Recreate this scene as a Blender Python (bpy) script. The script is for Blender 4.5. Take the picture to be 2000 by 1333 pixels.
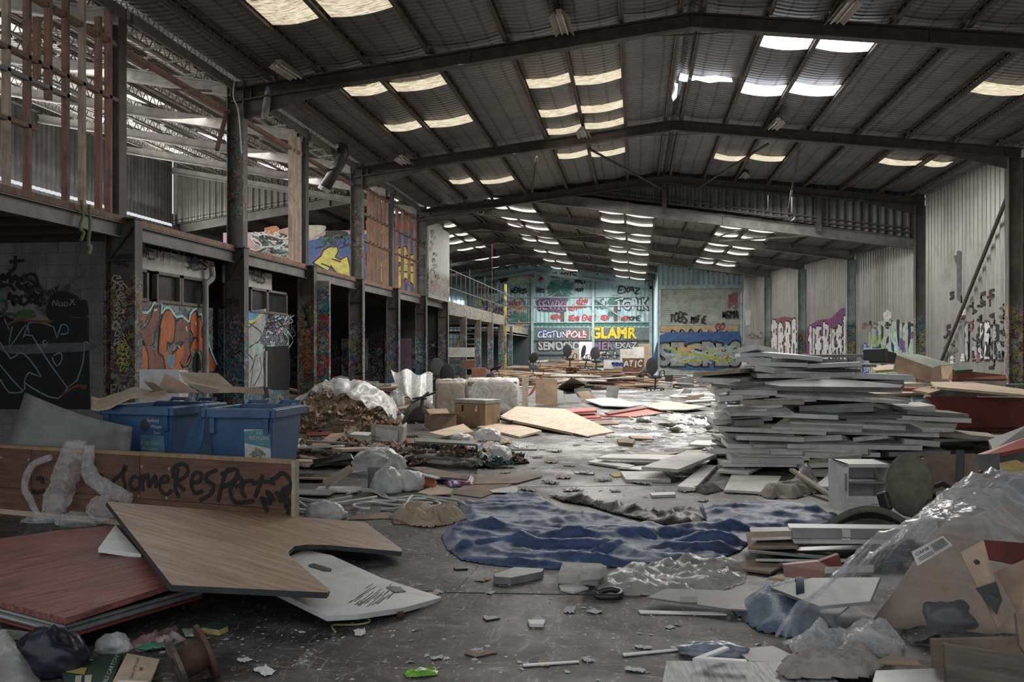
import bpy, bmesh, math, random
from mathutils import Vector, Matrix, noise
for _o in list(bpy.data.objects): bpy.data.objects.remove(_o)
R = random.Random(7)
SC = bpy.context.scene
COL = SC.collection
# ---------------------------------------------------------------- camera
F, TH, HOR, EYE = 1740.0, math.radians(7.85), 686.0, 1.6
SN, CS = math.sin(TH), math.cos(TH)
cam = bpy.data.objects.new('camera', bpy.data.cameras.new('camera')); COL.objects.link(cam)
cam.location = (0, 0, EYE); cam.rotation_euler = (math.pi/2, 0, TH)
cam.data.sensor_width = 36; cam.data.lens = 36*F/2000; cam.data.shift_y = (HOR-666.5)/2000
cam.data.clip_end = 300; cam.data.clip_start = .05
SC.camera = cam
# ---------------------------------------------------------------- world and daylight
w = bpy.data.worlds.new('world'); SC.world = w; w.use_nodes = True
_n = w.node_tree.nodes; _bg = _n['Background']
_bg.inputs[0].default_value = (.93, .96, 1, 1); _bg.inputs[1].default_value = .85
SC.view_settings.view_transform = 'Standard'; SC.view_settings.look = 'None'
SC.view_settings.gamma = 1; SC.view_settings.exposure = -0.12
def area(name, loc, sx, sy, e, rot=(0,0,0), col=(1,.97,.92), spread=180):
    l = bpy.data.lights.new(name, 'AREA'); l.shape = 'RECTANGLE'; l.size = sx; l.size_y = sy; l.energy = e; l.color = col
    l.spread = math.radians(spread)
    o = bpy.data.objects.new(name, l); COL.objects.link(o); o.location = loc; o.rotation_euler = rot
    return o
# daylight falling through the rows of roof sheets
area('skylight_daylight', (-2.1, 20, 6.85), 2.2, 9, 420)
area('skylight_daylight', (3.6, 20, 6.8), 2.2, 7, 900)
area('skylight_daylight', (-1.6, 27.5, 6.7), 2.2, 5, 420)
area('skylight_daylight', (4.0, 27.5, 6.5), 2.2, 5, 420)
area('skylight_daylight', (1.5, 41, 5.7), 3, 12, 900)
area('skylight_daylight', (-5.5, 44, 6.4), 3, 16, 1100)
area('skylight_daylight', (-3.0, 57, 6.0), 5, 8, 1700)
area('skylight_daylight', (-12.5, 20, 7.1), 5, 16, 1300)
area('skylight_daylight', (-12.0, 44, 6.4), 5, 20, 700)
area('strip_gap_daylight', (-16.8, 17, 6.3), .5, 26, 900, (0, math.radians(-115), 0))
# ---------------------------------------------------------------- pixel helpers: a point of the photo at a known height, depth or plane
def at(x, y, d):
    r = (x-1000)*d/F
    return Vector((r*CS-d*SN, r*SN+d*CS, EYE-(y-HOR)*d/F))
def P(x, y, z=0.0): return at(x, y, F*(EYE-z)/(y-HOR))
def onX(x, y, X):
    v = at(x, y, 1)-Vector((0,0,EYE)); return Vector((0,0,EYE))+v*(X/v.x)
def onY(x, y, Y):
    v = at(x, y, 1)-Vector((0,0,EYE)); return Vector((0,0,EYE))+v*(Y/v.y)
def onpl(x, y, p0, n):
    o = Vector((0,0,EYE)); v = at(x, y, 1)-o; return o+v*((p0-o).dot(n)/v.dot(n))
def sc(p): # pixels per metre at a point
    return F/(p.y*CS-p.x*SN)
def V(*a): return Vector(a)
# ---------------------------------------------------------------- materials
MATS = {}
def _new(name):
    m = bpy.data.materials.new(name); m.use_nodes = True; nt = m.node_tree
    return m, nt, nt.nodes['Principled BSDF']
def N(nt, t, **kw):
    n = nt.nodes.new(t)
    for k, v in kw.items(): setattr(n, k, v)
    return n
def lk(nt, a, b): nt.links.new(a, b)
def coords(nt, scale=(1,1,1), rnd=True, obj=True):
    tc = N(nt, 'ShaderNodeTexCoord'); mp = N(nt, 'ShaderNodeMapping'); mp.inputs['Scale'].default_value = scale
    lk(nt, tc.outputs['Object' if obj else 'Generated'], mp.inputs[0])
    if rnd:
        oi = N(nt, 'ShaderNodeObjectInfo'); mu = N(nt, 'ShaderNodeMath', operation='MULTIPLY'); mu.inputs[1].default_value = 37.
        lk(nt, oi.outputs['Random'], mu.inputs[0]); lk(nt, mu.outputs[0], mp.inputs['Location'])
    return mp.outputs[0]
def nz(nt, vec, scale, det=4, rough=.6, dist=0):
    n = N(nt, 'ShaderNodeTexNoise'); n.inputs['Scale'].default_value = scale; n.inputs['Detail'].default_value = det
    n.inputs['Roughness'].default_value = rough; n.inputs['Distortion'].default_value = dist
    lk(nt, vec, n.inputs['Vector']); return n.outputs['Fac']
def rp(nt, fac, stops, interp='LINEAR'):
    r = N(nt, 'ShaderNodeValToRGB'); cr = r.color_ramp; cr.interpolation = interp
    while len(cr.elements) < len(stops): cr.elements.new(.5)
    for e, (p, c) in zip(cr.elements, stops):
        e.position = p; e.color = (c, c, c, 1) if isinstance(c, (int, float)) else (*c, 1)
    lk(nt, fac, r.inputs[0]); return r.outputs[0]
def mixc(nt, fac, a, b, mode='MIX'):
    m = N(nt, 'ShaderNodeMix', data_type='RGBA', blend_type=mode)
    for s, v in ((m.inputs[0], fac), (m.inputs[6], a), (m.inputs[7], b)):
        if isinstance(v, (int, float)): s.default_value = v
        elif isinstance(v, tuple): s.default_value = (*v, 1)
        else: lk(nt, v, s)
    return m.outputs[2]
def bump(nt, h, bs, strength=.4, dist=.02):
    b = N(nt, 'ShaderNodeBump'); b.inputs['Strength'].default_value = strength; b.inputs['Distance'].default_value = dist
    lk(nt, h, b.inputs['Height']); lk(nt, b.outputs[0], bs.inputs['Normal'])
def M(name, c1, c2=None, scale=6, rough=.7, bmp=.3, metal=0, stretch=(1,1,1), dirt=.35, dscale=2.5, vary=.12, dist=.01, streak=None):
    """two-tone noise surface with dirt blotches of its own and a slight change of tone from one object to the next"""
    if name in MATS: return MATS[name]
    m, nt, bs = _new(name); c2 = c2 or tuple(v*.7 for v in c1)
    v = coords(nt, stretch); f = nz(nt, v, scale, 6, .65)
    c = rp(nt, f, [(.33, c2), (.66, c1)])
    if streak:
        c = mixc(nt, rp(nt, nz(nt, coords(nt, streak[1]), 2.6, 7, .8, .3), [(.56, 0.), (.64, .8)]), c, streak[0])
    if dirt:
        g = nz(nt, coords(nt), dscale, 5, .7, .6)
        c = mixc(nt, rp(nt, g, [(.48, 0.), (.68, dirt)]), c, (.035, .03, .026))
    if vary:
        oi = N(nt, 'ShaderNodeObjectInfo'); mr = N(nt, 'ShaderNodeMapRange')
        mr.inputs[3].default_value = 1-vary; mr.inputs[4].default_value = 1+vary
        lk(nt, oi.outputs['Random'], mr.inputs[0])
        cb = N(nt, 'ShaderNodeCombineColor')
        for i in range(3): lk(nt, mr.outputs[0], cb.inputs[i])
        c = mixc(nt, 1., c, cb.outputs[0], 'MULTIPLY')
    lk(nt, c, bs.inputs['Base Color']); bs.inputs['Roughness'].default_value = rough; bs.inputs['Metallic'].default_value = metal
    if bmp: bump(nt, f, bs, bmp, dist)
    MATS[name] = m; return m
def flat(name, c, rough=.6, metal=0): return M(name, c, tuple(v*.86 for v in c), 9, rough, .1, metal, dirt=.22, vary=0)
def emis(name, c, s, dirt=None):
    m, nt, bs = _new(name); bs.inputs['Base Color'].default_value = (*c, 1); bs.inputs['Roughness'].default_value = .8
    if dirt:
        f = nz(nt, coords(nt, (1.2, 7, 1)), 4.2, 8, .78, .6)
        cc = rp(nt, f, [(.40, (.08,.06,.03)), (.47, (.55,.45,.28)), (.58, c)])
        lk(nt, cc, bs.inputs['Emission Color'])
    else: bs.inputs['Emission Color'].default_value = (*c, 1)
    bs.inputs['Emission Strength'].default_value = s
    MATS[name] = m; return m
def film(name, tint=(.9,.92,.95), alpha=.35, rough=.18, scale=14):
    if name in MATS: return MATS[name]
    m, nt, bs = _new(name); v = coords(nt)
    f = nz(nt, v, scale, 3, .55, 1.6); bump(nt, f, bs, .6, .04)
    bs.inputs['Base Color'].default_value = (*tint, 1); bs.inputs['Roughness'].default_value = rough
    bs.inputs['Specular IOR Level'].default_value = 1.
    tr = N(nt, 'ShaderNodeBsdfTransparent'); mx = N(nt, 'ShaderNodeMixShader'); lw = N(nt, 'ShaderNodeLayerWeight'); lw.inputs[0].default_value = .3
    a = rp(nt, lw.outputs['Facing'], [(0., alpha), (.9, min(1, alpha+.3))])
    sb = N(nt, 'ShaderNodeMath', operation='SUBTRACT'); sb.inputs[1].default_value = .5; lk(nt, f, sb.inputs[0])
    ab = N(nt, 'ShaderNodeMath', operation='ABSOLUTE'); lk(nt, sb.outputs[0], ab.inputs[0])
    g = rp(nt, ab.outputs[0], [(.0, 1.35), (.04, .95), (.2, .65)])  # film turns more opaque along noise contours, painting in crease highlights
    mu = N(nt, 'ShaderNodeMath', operation='MULTIPLY'); lk(nt, a, mu.inputs[0]); lk(nt, g, mu.inputs[1])
    lk(nt, mu.outputs[0], mx.inputs[0]); lk(nt, tr.outputs[0], mx.inputs[1]); lk(nt, bs.outputs[0], mx.inputs[2])
    lk(nt, mx.outputs[0], nt.nodes['Material Output'].inputs[0])
    MATS[name] = m; return m
def graf(name, base, cols, zlo, zhi, scale=2.2, amount=.55, base2=None, edge=.35, rough=.6, stretch=(1,1,1)):
    """sprayed paint: patches of several colours with dark scribbled lines between heights zlo and zhi over a base"""
    if name in MATS: return MATS[name]
    m, nt, bs = _new(name); v = coords(nt, stretch, rnd=True)
    def off(k):
        mp = N(nt, 'ShaderNodeMapping'); mp.inputs['Location'].default_value = (k*7.3, k*3.1, k*5.7); lk(nt, v, mp.inputs[0]); return mp.outputs[0]
    pc = cols[0]
    for k, cc in enumerate(cols[1:]):
        pc = mixc(nt, rp(nt, nz(nt, off(k+1), scale*(.75+.22*(k%3)), 2.5, .55, 1.4), [(.52, 0.), (.535, 1.)]), pc, cc)
    def contour(k, sc_, wd_, dist_):
        f = nz(nt, off(k), sc_, 1.2, .5, dist_); sb = N(nt, 'ShaderNodeMath', operation='SUBTRACT'); sb.inputs[1].default_value = .5; lk(nt, f, sb.inputs[0])
        ab = N(nt, 'ShaderNodeMath', operation='ABSOLUTE'); lk(nt, sb.outputs[0], ab.inputs[0]); return rp(nt, ab.outputs[0], [(wd_, 1.), (wd_*1.6, 0.)])
    pc = mixc(nt, contour(11, scale*1.7, .017, 2.2), pc, (.014,.013,.016))
    pc = mixc(nt, contour(17, scale*1.2, .009, 3.), pc, (.5,.5,.48))
    pc = mixc(nt, contour(23, scale*2.3, .014, 2.), pc, (.02,.018,.022))
    pc = mixc(nt, 1., pc, (.62,.62,.62), 'MULTIPLY')
    geo = N(nt, 'ShaderNodeNewGeometry'); sx = N(nt, 'ShaderNodeSeparateXYZ'); lk(nt, geo.outputs['Position'], sx.inputs[0])
    a = N(nt, 'ShaderNodeMapRange', interpolation_type='SMOOTHSTEP'); a.inputs[1].default_value = zhi-edge; a.inputs[2].default_value = zhi; a.inputs[3].default_value = 1; a.inputs[4].default_value = 0
    b = N(nt, 'ShaderNodeMapRange', interpolation_type='SMOOTHSTEP'); b.inputs[1].default_value = zlo; b.inputs[2].default_value = zlo+edge
    lk(nt, sx.outputs[2], a.inputs[0]); lk(nt, sx.outputs[2], b.inputs[0])
    k = N(nt, 'ShaderNodeMath', operation='MULTIPLY'); lk(nt, a.outputs[0], k.inputs[0]); lk(nt, b.outputs[0], k.inputs[1])
    q = rp(nt, nz(nt, v, scale*.8, 3, .5, .5), [(.62-amount*.5, 0.), (.66-amount*.5, 1.)])
    k2 = N(nt, 'ShaderNodeMath', operation='MULTIPLY'); lk(nt, k.outputs[0], k2.inputs[0]); lk(nt, q, k2.inputs[1])
    bc = rp(nt, nz(nt, coords(nt, (1,1,.4)), 4, 6, .7), [(.35, base2 or tuple(x*.5 for x in base)), (.62, base)])
    c = mixc(nt, k2.outputs[0], bc, pc)
    lk(nt, c, bs.inputs['Base Color']); bs.inputs['Roughness'].default_value = rough
    MATS[name] = m; return m
# ---------------------------------------------------------------- mesh builder
FR = {}
class MB:
    def __init__(s): s.v = []; s.f = []; s.m = []; s.mi = 0
    def add(s, vs, fs):
        o = len(s.v); s.v += [Vector(p) for p in vs]; s.f += [tuple(i+o for i in f) for f in fs]; s.m += [s.mi]*len(fs); return s
    def box(s, c, size, mat=None):
        x, y, z = (k/2 for k in size); c = Vector(c)
        vs = [Vector((a*x, b*y, d*z)) for d in (-1,1) for b in (-1,1) for a in (-1,1)]
        vs = [c+(mat @ p if mat else p) for p in vs]
        return s.add(vs, [(0,2,3,1),(4,5,7,6),(0,1,5,4),(2,6,7,3),(0,4,6,2),(1,3,7,5)])
    def bar(s, a, b, wd, ht=None, up=(0,0,1)):
        a, b = Vector(a), Vector(b); ht = ht or wd; d = b-a; L = d.length
        if L < 1e-6: return s
        d.normalize(); up = Vector(up)
        if abs(d.dot(up)) > .98: up = Vector((1,0,0))
        x = d.cross(up).normalized(); z = x.cross(d)
        m = Matrix((x, d, z)).transposed()
        return s.box((a+b)/2, (wd, L, ht), m)
    def prism(s, pts, dv):
        """polygon pts (any winding) extruded along dv"""
        n = len(pts); pts = [Vector(p) for p in pts]; dv = Vector(dv)
        nn = Vector((0,0,0))
        for i in range(n): nn += (pts[i]-pts[0]).cross(pts[(i+1)%n]-pts[0])
        if nn.dot(dv) > 0: pts = pts[::-1]
        return s.add(pts+[p+dv for p in pts], [tuple(range(n)), tuple(range(2*n-1, n-1, -1))]+[(i, n+i, n+(i+1)%n, (i+1)%n) for i in range(n)])
    def tube(s, pts, r, n=8, cap=True):
        pts = [Vector(p) for p in pts]; k = len(pts); rs = r if isinstance(r, (list, tuple)) else [r]*k; vs = []; u = None
        for i, p in enumerate(pts):
            t = (pts[min(i+1,k-1)]-pts[max(i-1,0)]).normalized()
            if u is None: u = t.orthogonal().normalized()
            u = (u-t*u.dot(t)).normalized(); b = t.cross(u)
            vs += [p+(u*math.cos(2*math.pi*j/n)+b*math.sin(2*math.pi*j/n))*rs[i] for j in range(n)]
        fs = [(i*n+j, i*n+(j+1)%n, (i+1)*n+(j+1)%n, (i+1)*n+j) for i in range(k-1) for j in range(n)]
        if cap: fs += [tuple(range(n-1,-1,-1)), tuple((k-1)*n+j for j in range(n))]
        return s.add(vs, fs)
    def ell(s, c, r, mat=None, nu=14, nv=9, fn=None):
        c = Vector(c); vs = []
        for i in range(nv+1):
            a = math.pi*i/nv
            for j in range(nu):
                b = 2*math.pi*j/nu
                p = Vector((math.sin(a)*math.cos(b), math.sin(a)*math.sin(b), math.cos(a)))
                k = fn(p) if fn else 1
                p = Vector((p.x*r[0], p.y*r[1], p.z*r[2]))*k
                vs.append(c+(mat @ p if mat else p))
        return s.add(vs, [(i*nu+j, (i+1)*nu+j, (i+1)*nu+(j+1)%nu, i*nu+(j+1)%nu) for i in range(nv) for j in range(nu)])
    def grid(s, nx, ny, fn):
        vs = [fn(i/nx, j/ny) for j in range(ny+1) for i in range(nx+1)]
        return s.add(vs, [(j*(nx+1)+i, j*(nx+1)+i+1, (j+1)*(nx+1)+i+1, (j+1)*(nx+1)+i) for j in range(ny) for i in range(nx)])
    def ribbon(s, pts, wd, nrm):
        pts = [Vector(p) for p in pts]; nrm = Vector(nrm); k = len(pts); vs = []
        for i, p in enumerate(pts):
            t = (pts[min(i+1,k-1)]-pts[max(i-1,0)])
            if t.length < 1e-9: t = Vector((1,0,0))
            b = nrm.cross(t.normalized()).normalized()*wd/2; vs += [p-b, p+b]
        return s.add(vs, [(2*i, 2*i+2, 2*i+3, 2*i+1) for i in range(k-1)])
    def build(s, name, mats, parent=None, smooth=False, bevel=0, frame=None, solid=0, sub=0):
        """frame: 4x4 world frame the mesh is stored in (default: base centre of the shape, or the parent's frame)"""
        if not isinstance(mats, (list, tuple)): mats = [mats]
        if frame is None:
            if parent is not None: frame = FR.get(parent.name, Matrix())
            else:
                lo = [min(p[i] for p in s.v) for i in range(3)]; hi = [max(p[i] for p in s.v) for i in range(3)]
                frame = Matrix.Translation(((lo[0]+hi[0])/2, (lo[1]+hi[1])/2, lo[2]))
        inv = frame.inverted()
        me = bpy.data.meshes.new(name); me.from_pydata([inv @ p for p in s.v], [], s.f); me.update()
        for mm in mats: me.materials.append(mm)
        if len(mats) > 1:
            for p, i in zip(me.polygons, s.m): p.material_index = i
        if smooth: me.polygons.foreach_set('use_smooth', [True]*len(me.polygons))
        o = bpy.data.objects.new(name, me); COL.objects.link(o)
        if parent is not None: o.parent = parent
        else: o.matrix_world = frame
        FR[o.name] = frame.copy()
        if solid:
            md = o.modifiers.new('solid', 'SOLIDIFY'); md.thickness = solid; md.offset = 0
        if bevel:
            md = o.modifiers.new('bevel', 'BEVEL'); md.width = bevel; md.segments = 2; md.limit_method = 'ANGLE'
        if sub:
            md = o.modifiers.new('sub', 'SUBSURF'); md.levels = sub; md.render_levels = sub
        return o
def empty(name, frame):
    if not isinstance(frame, Matrix): frame = Matrix.Translation(frame)
    o = bpy.data.objects.new(name, None); COL.objects.link(o); o.matrix_world = frame; FR[o.name] = frame.copy(); return o
def tag(o, label, cat, group=None, kind=None):
    o['label'] = label; o['category'] = cat
    if group: o['group'] = group
    if kind: o['kind'] = kind
    return o
def struct(o): o['kind'] = 'structure'; return o
def copy_tree(o, parent=None):
    c = o.copy(); COL.objects.link(c)
    if parent is not None: c.parent = parent
    for ch in [k for k in o.children]: copy_tree(ch, c)
    return c
def rotz(a): return Matrix.Rotation(a, 3, 'Z')
def frame_of(o, x, up):
    x = Vector(x).normalized(); z = Vector(up); z = (z-x*z.dot(x)).normalized(); y = z.cross(x)
    m = Matrix((x, y, z)).transposed().to_4x4(); m.translation = o; return m
def rnd(a, b): return R.uniform(a, b)
def smoothline(pts, n=6):
    pts = [Vector(p) for p in pts]
    if len(pts) < 3: return pts
    out = []
    for i in range(len(pts)-1):
        p0, p1, p2, p3 = pts[max(i-1,0)], pts[i], pts[i+1], pts[min(i+2,len(pts)-1)]
        for k in range(n):
            t = k/n
            out.append(.5*((2*p1)+(p2-p0)*t+(2*p0-5*p1+4*p2-p3)*t*t+(3*p1-p0-3*p2+p3)*t**3))
    out.append(pts[-1]); return out
# ---------------------------------------------------------------- palette
conc = None
def floor_mat():
    m, nt, bs = _new('floor_concrete'); v = coords(nt, rnd=False)
    a = nz(nt, v, .55, 8, .68, .4); b = nz(nt, v, 3.2, 8, .72, .5); c2 = nz(nt, v, 17, 6, .7)
    c = rp(nt, a, [(.32, (.014,.013,.012)), (.52, (.033,.030,.028)), (.7, (.062,.058,.055))])
    c = mixc(nt, rp(nt, b, [(.45, 0.), (.6, .85)]), c, (.10,.095,.09))
    c = mixc(nt, rp(nt, c2, [(.55, 0.), (.75, .6)]), c, (.022,.02,.018))
    # scuffs: pale streaks in two directions
    for sx, sy, off in ((2.6, 9, 0), (7, 2.2, 1.1)):
        mp = N(nt, 'ShaderNodeMapping'); mp.inputs['Scale'].default_value = (sx, sy, 1); mp.inputs['Rotation'].default_value = (0,0,.5+off); lk(nt, v, mp.inputs[0])
        s_ = nz(nt, mp.outputs[0], 1.5, 9, .82, 1.8)
        c = mixc(nt, rp(nt, s_, [(.56, 0.), (.62, .8)]), c, (.30,.295,.285))
    # powdered plaster lying in the middle of the hall
    p = nz(nt, v, .9, 9, .78, .8); tc = N(nt, 'ShaderNodeSeparateXYZ'); lk(nt, v, tc.inputs[0])
    my = N(nt, 'ShaderNodeMapRange', interpolation_type='SMOOTHSTEP'); my.inputs[1].default_value = 9.5; my.inputs[2].default_value = 13.5
    lk(nt, tc.outputs[1], my.inputs[0])
    mx = N(nt, 'ShaderNodeMapRange', interpolation_type='SMOOTHSTEP'); mx.inputs[1].default_value = -2.6; mx.inputs[2].default_value = .2; lk(nt, tc.outputs[0], mx.inputs[0])
    q = N(nt, 'ShaderNodeMath', operation='MULTIPLY'); lk(nt, my.outputs[0], q.inputs[0]); lk(nt, mx.outputs[0], q.inputs[1])
    q2 = N(nt, 'ShaderNodeMath', operation='MULTIPLY'); lk(nt, q.outputs[0], q2.inputs[0]); lk(nt, rp(nt, p, [(.5, 0.), (.56, .9)]), q2.inputs[1])
    c = mixc(nt, q2.outputs[0], c, (.58,.59,.6))
    # specks of paper and plaster
    vo = N(nt, 'ShaderNodeTexVoronoi'); vo.inputs['Scale'].default_value = 9; lk(nt, v, vo.inputs['Vector'])
    sp = N(nt, 'ShaderNodeSeparateColor'); lk(nt, vo.outputs['Color'], sp.inputs[0])
    th = N(nt, 'ShaderNodeMath', operation='MULTIPLY'); th.inputs[1].default_value = .16; lk(nt, sp.outputs[1], th.inputs[0])
    ls = N(nt, 'ShaderNodeMath', operation='LESS_THAN'); lk(nt, vo.outputs['Distance'], ls.inputs[0]); lk(nt, th.outputs[0], ls.inputs[1])
    gt = N(nt, 'ShaderNodeMath', operation='GREATER_THAN'); gt.inputs[1].default_value = .55; lk(nt, sp.outputs[0], gt.inputs[0])
    an = N(nt, 'ShaderNodeMath', operation='MULTIPLY'); lk(nt, ls.outputs[0], an.inputs[0]); lk(nt, gt.outputs[0], an.inputs[1])
    c = mixc(nt, an.outputs[0], c, (.5,.5,.49))
    vo2 = N(nt, 'ShaderNodeTexVoronoi'); vo2.inputs['Scale'].default_value = 26; lk(nt, v, vo2.inputs['Vector'])
    s2 = N(nt, 'ShaderNodeSeparateColor'); lk(nt, vo2.outputs['Color'], s2.inputs[0])
    t2 = N(nt, 'ShaderNodeMath', operation='MULTIPLY'); t2.inputs[1].default_value = .3; lk(nt, s2.outputs[1], t2.inputs[0])
    l2 = N(nt, 'ShaderNodeMath', operation='LESS_THAN'); lk(nt, vo2.outputs['Distance'], l2.inputs[0]); lk(nt, t2.outputs[0], l2.inputs[1])
    g2 = N(nt, 'ShaderNodeMath', operation='GREATER_THAN'); g2.inputs[1].default_value = .72; lk(nt, s2.outputs[0], g2.inputs[0])
    a2 = N(nt, 'ShaderNodeMath', operation='MULTIPLY'); lk(nt, l2.outputs[0], a2.inputs[0]); lk(nt, g2.outputs[0], a2.inputs[1])
    pa = N(nt, 'ShaderNodeMath', operation='MULTIPLY'); lk(nt, a2.outputs[0], pa.inputs[0]); lk(nt, rp(nt, nz(nt, v, 1.3, 4, .6), [(.45, 0.), (.55, 1.)]), pa.inputs[1])
    c = mixc(nt, pa.outputs[0], c, (.55,.55,.54))
    lk(nt, c, bs.inputs['Base Color'])
    lk(nt, rp(nt, a, [(.3, .38), (.7, .8)]), bs.inputs['Roughness'])
    bump(nt, b, bs, .25, .01); return m
FLOOR = floor_mat()
steel = M('painted_steel_brown', (.085,.075,.066), (.04,.035,.031), 3, .6, .2, .2, dirt=.4)
steelg = M('painted_steel_grey', (.20,.195,.185), (.12,.115,.108), 3, .55, .2, .1, dirt=.4)
rust = M('rusty_steel', (.12,.062,.04), (.06,.036,.026), 7, .75, .3, .2, dirt=.4)
pale = M('pale_painted_steel', (.40,.39,.36), (.27,.26,.24), 4, .55, .1, .1, dirt=.35)
galv = M('galvanised_corrugated', (.27,.27,.25), (.19,.19,.175), 2.5, .36, .1, .5, stretch=(1,1,.12), dirt=.25, dscale=.9, vary=0)
galvd = M('weathered_corrugated', (.16,.165,.165), (.085,.088,.09), 2.5, .6, .2, .3, stretch=(1,1,.2), dirt=.4, vary=0)
teal = M('mural_blue_sheeting', (.38,.52,.55), (.25,.38,.42), 1.1, .55, .1, 0, stretch=(1,1,.5), dirt=.4, dscale=.9, vary=0)
tealg = M('pale_teal_steel', (.30,.38,.38), (.2,.26,.27), 4, .5, .1, .1)
stud = M('stud_timber', (.31,.185,.125), (.16,.088,.058), 9, .75, .4, stretch=(3,3,.3), dirt=.5)
studp = M('weathered_pale_timber', (.48,.40,.32), (.30,.23,.17), 9, .75, .4, stretch=(3,3,.3), dirt=.45)
def lining(name, col):
    m, nt, bs = _new(name); v = coords(nt, rnd=False)
    wv = N(nt, 'ShaderNodeTexWave', wave_type='BANDS', bands_direction='Y'); wv.inputs['Scale'].default_value = 1.9; wv.inputs['Distortion'].default_value = 1.1; wv.inputs['Detail'].default_value = 1; wv.inputs['Detail Scale'].default_value = .6
    lk(nt, v, wv.inputs['Vector']); bump(nt, wv.outputs['Fac'], bs, .8, .05)
    a = nz(nt, v, .8, 6, .7, .5)
    c = rp(nt, a, [(.3, tuple(k*.55 for k in col)), (.7, col)])
    wx = N(nt, 'ShaderNodeTexWave', wave_type='BANDS', bands_direction='X'); wx.inputs['Scale'].default_value = .78; wx.inputs['Distortion'].default_value = .7; lk(nt, v, wx.inputs['Vector'])
    c = mixc(nt, rp(nt, wx.outputs['Fac'], [(.93, 0.), (.99, .6)]), c, (.012,.012,.013))
    c = mixc(nt, rp(nt, wv.outputs['Fac'], [(.05, .5), (.3, 0.)]), c, (.02,.02,.021))
    lk(nt, c, bs.inputs['Base Color']); bs.inputs['Roughness'].default_value = .42; bs.inputs['Metallic'].default_value = .25; return m
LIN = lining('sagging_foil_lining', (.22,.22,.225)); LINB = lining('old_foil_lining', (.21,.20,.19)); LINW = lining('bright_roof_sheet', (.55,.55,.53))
SKY = emis('fibreglass_sheet', (1,.93,.76), .95, dirt=True); BURN = emis('bright_fibreglass_sheet', (.93,.96,1), 3.2); SKYW = emis('clean_fibreglass_sheet', (1,.96,.88), 1.15)
# ---------------------------------------------------------------- floor
o = struct(MB().box((-3, 33, -.1), (30, 72, .2)).build('floor', FLOOR, frame=Matrix()))
jm = flat('joint_filler', (.018,.017,.016), .9); j = MB()
for a, b in (((880,1158),(1700,1171)), ((885,1160),(935,1105)), ((600,1140),(880,1158)), ((935,1105),(1010,1000)), ((1010,952),(1320,948)), ((1020,990),(1060,940))):
    j.prism([P(a[0],a[1],.001)+V(0,-.009,0), P(b[0],b[1],.001)+V(0,-.009,0), P(b[0],b[1],.001)+V(0,.009,0), P(a[0],a[1],.001)+V(0,.009,0)], (0,0,.001))
j.build('floor_joint', jm, o)
# ---------------------------------------------------------------- roofs
def fz(X): return 7.79-.117*abs(X-1)          # underside of the front roof sheets
def bz(X): return 7.76-.145*abs(X+7.2)        # back roof
def lz(X): return 6.95+.183*(-7.33-X)         # left nave
PUF = [-6.8,-5.86,-4.94,-3.75,-2.33,-1.31,-.24,.8,1.2,2.33,3.34,4.42,5.6,6.78,7.95,8.95]
def roof(name, mat, zf, xs, y0, y1, sag, nsub=4, ny=60):
    X = []
    for a, b in zip(xs[:-1], xs[1:]): X += [a+(b-a)*k/nsub for k in range(nsub)]
    X.append(xs[-1])
    def fn(u, v):
        i = min(int(round(u*(len(X)-1))), len(X)-1); x = X[i]; t = (i%nsub)/nsub; y = y0+(y1-y0)*v
        s = sag*math.sin(math.pi*t)*(.5+.9*abs(noise.noise(V(x*.25, y*.3, 3))))
        return V(x, y, zf(x)-s)
    mb = MB().grid(len(X)-1, ny, fn)
    # outer sheets keep the daylight out
    n = len(mb.v); mb.add([V(xs[0],y0,zf(xs[0])+.1), V(xs[-1],y0,zf(xs[-1])+.1), V(xs[-1],y1,zf(xs[-1])+.1), V(xs[0],y1,zf(xs[0])+.1)], [(0,1,2,3)])
    return struct(mb.build(name, mat, smooth=True))
roof('ceiling', LIN, fz, [-7.5]+PUF[:8]+[1.0], 2.5, 31.2, .09)
roof('ceiling', LIN, fz, [1.0]+PUF[8:]+[9.6], 2.5, 31.2, .08)
BX = [-7.2,-6.9,-5.86,-5.03,-3.88,-2.6,-1.38,-.39,.72,1.9,3.0,4.0,5.05,6.1,7.2,8.3,9.76]
roof('ceiling', LINB, bz, BX[:17], 31.0, 63.2, .05, 3)
roof('ceiling', LINB, bz, [-17,-15.7,-14.5,-13.3,-12,-10.0,-8.94,-8.26,-7.2], 31.0, 63.2, .05, 3)
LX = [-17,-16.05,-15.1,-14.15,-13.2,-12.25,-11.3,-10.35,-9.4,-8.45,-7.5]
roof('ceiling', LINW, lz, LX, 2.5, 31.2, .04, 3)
def skylight(X0, X1, Y, wy, zf, mat, drop=.1):
    f = lambda x, y: V(x, y, zf(x)-drop-.05*math.sin(math.pi*(x-X0)/(X1-X0)))
    mb = MB().grid(6, 1, lambda u, v: f(X0+(X1-X0)*u, Y+wy*(v-.5)))
    o = mb.build('skylight', mat, solid=.012); return struct(o)
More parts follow.
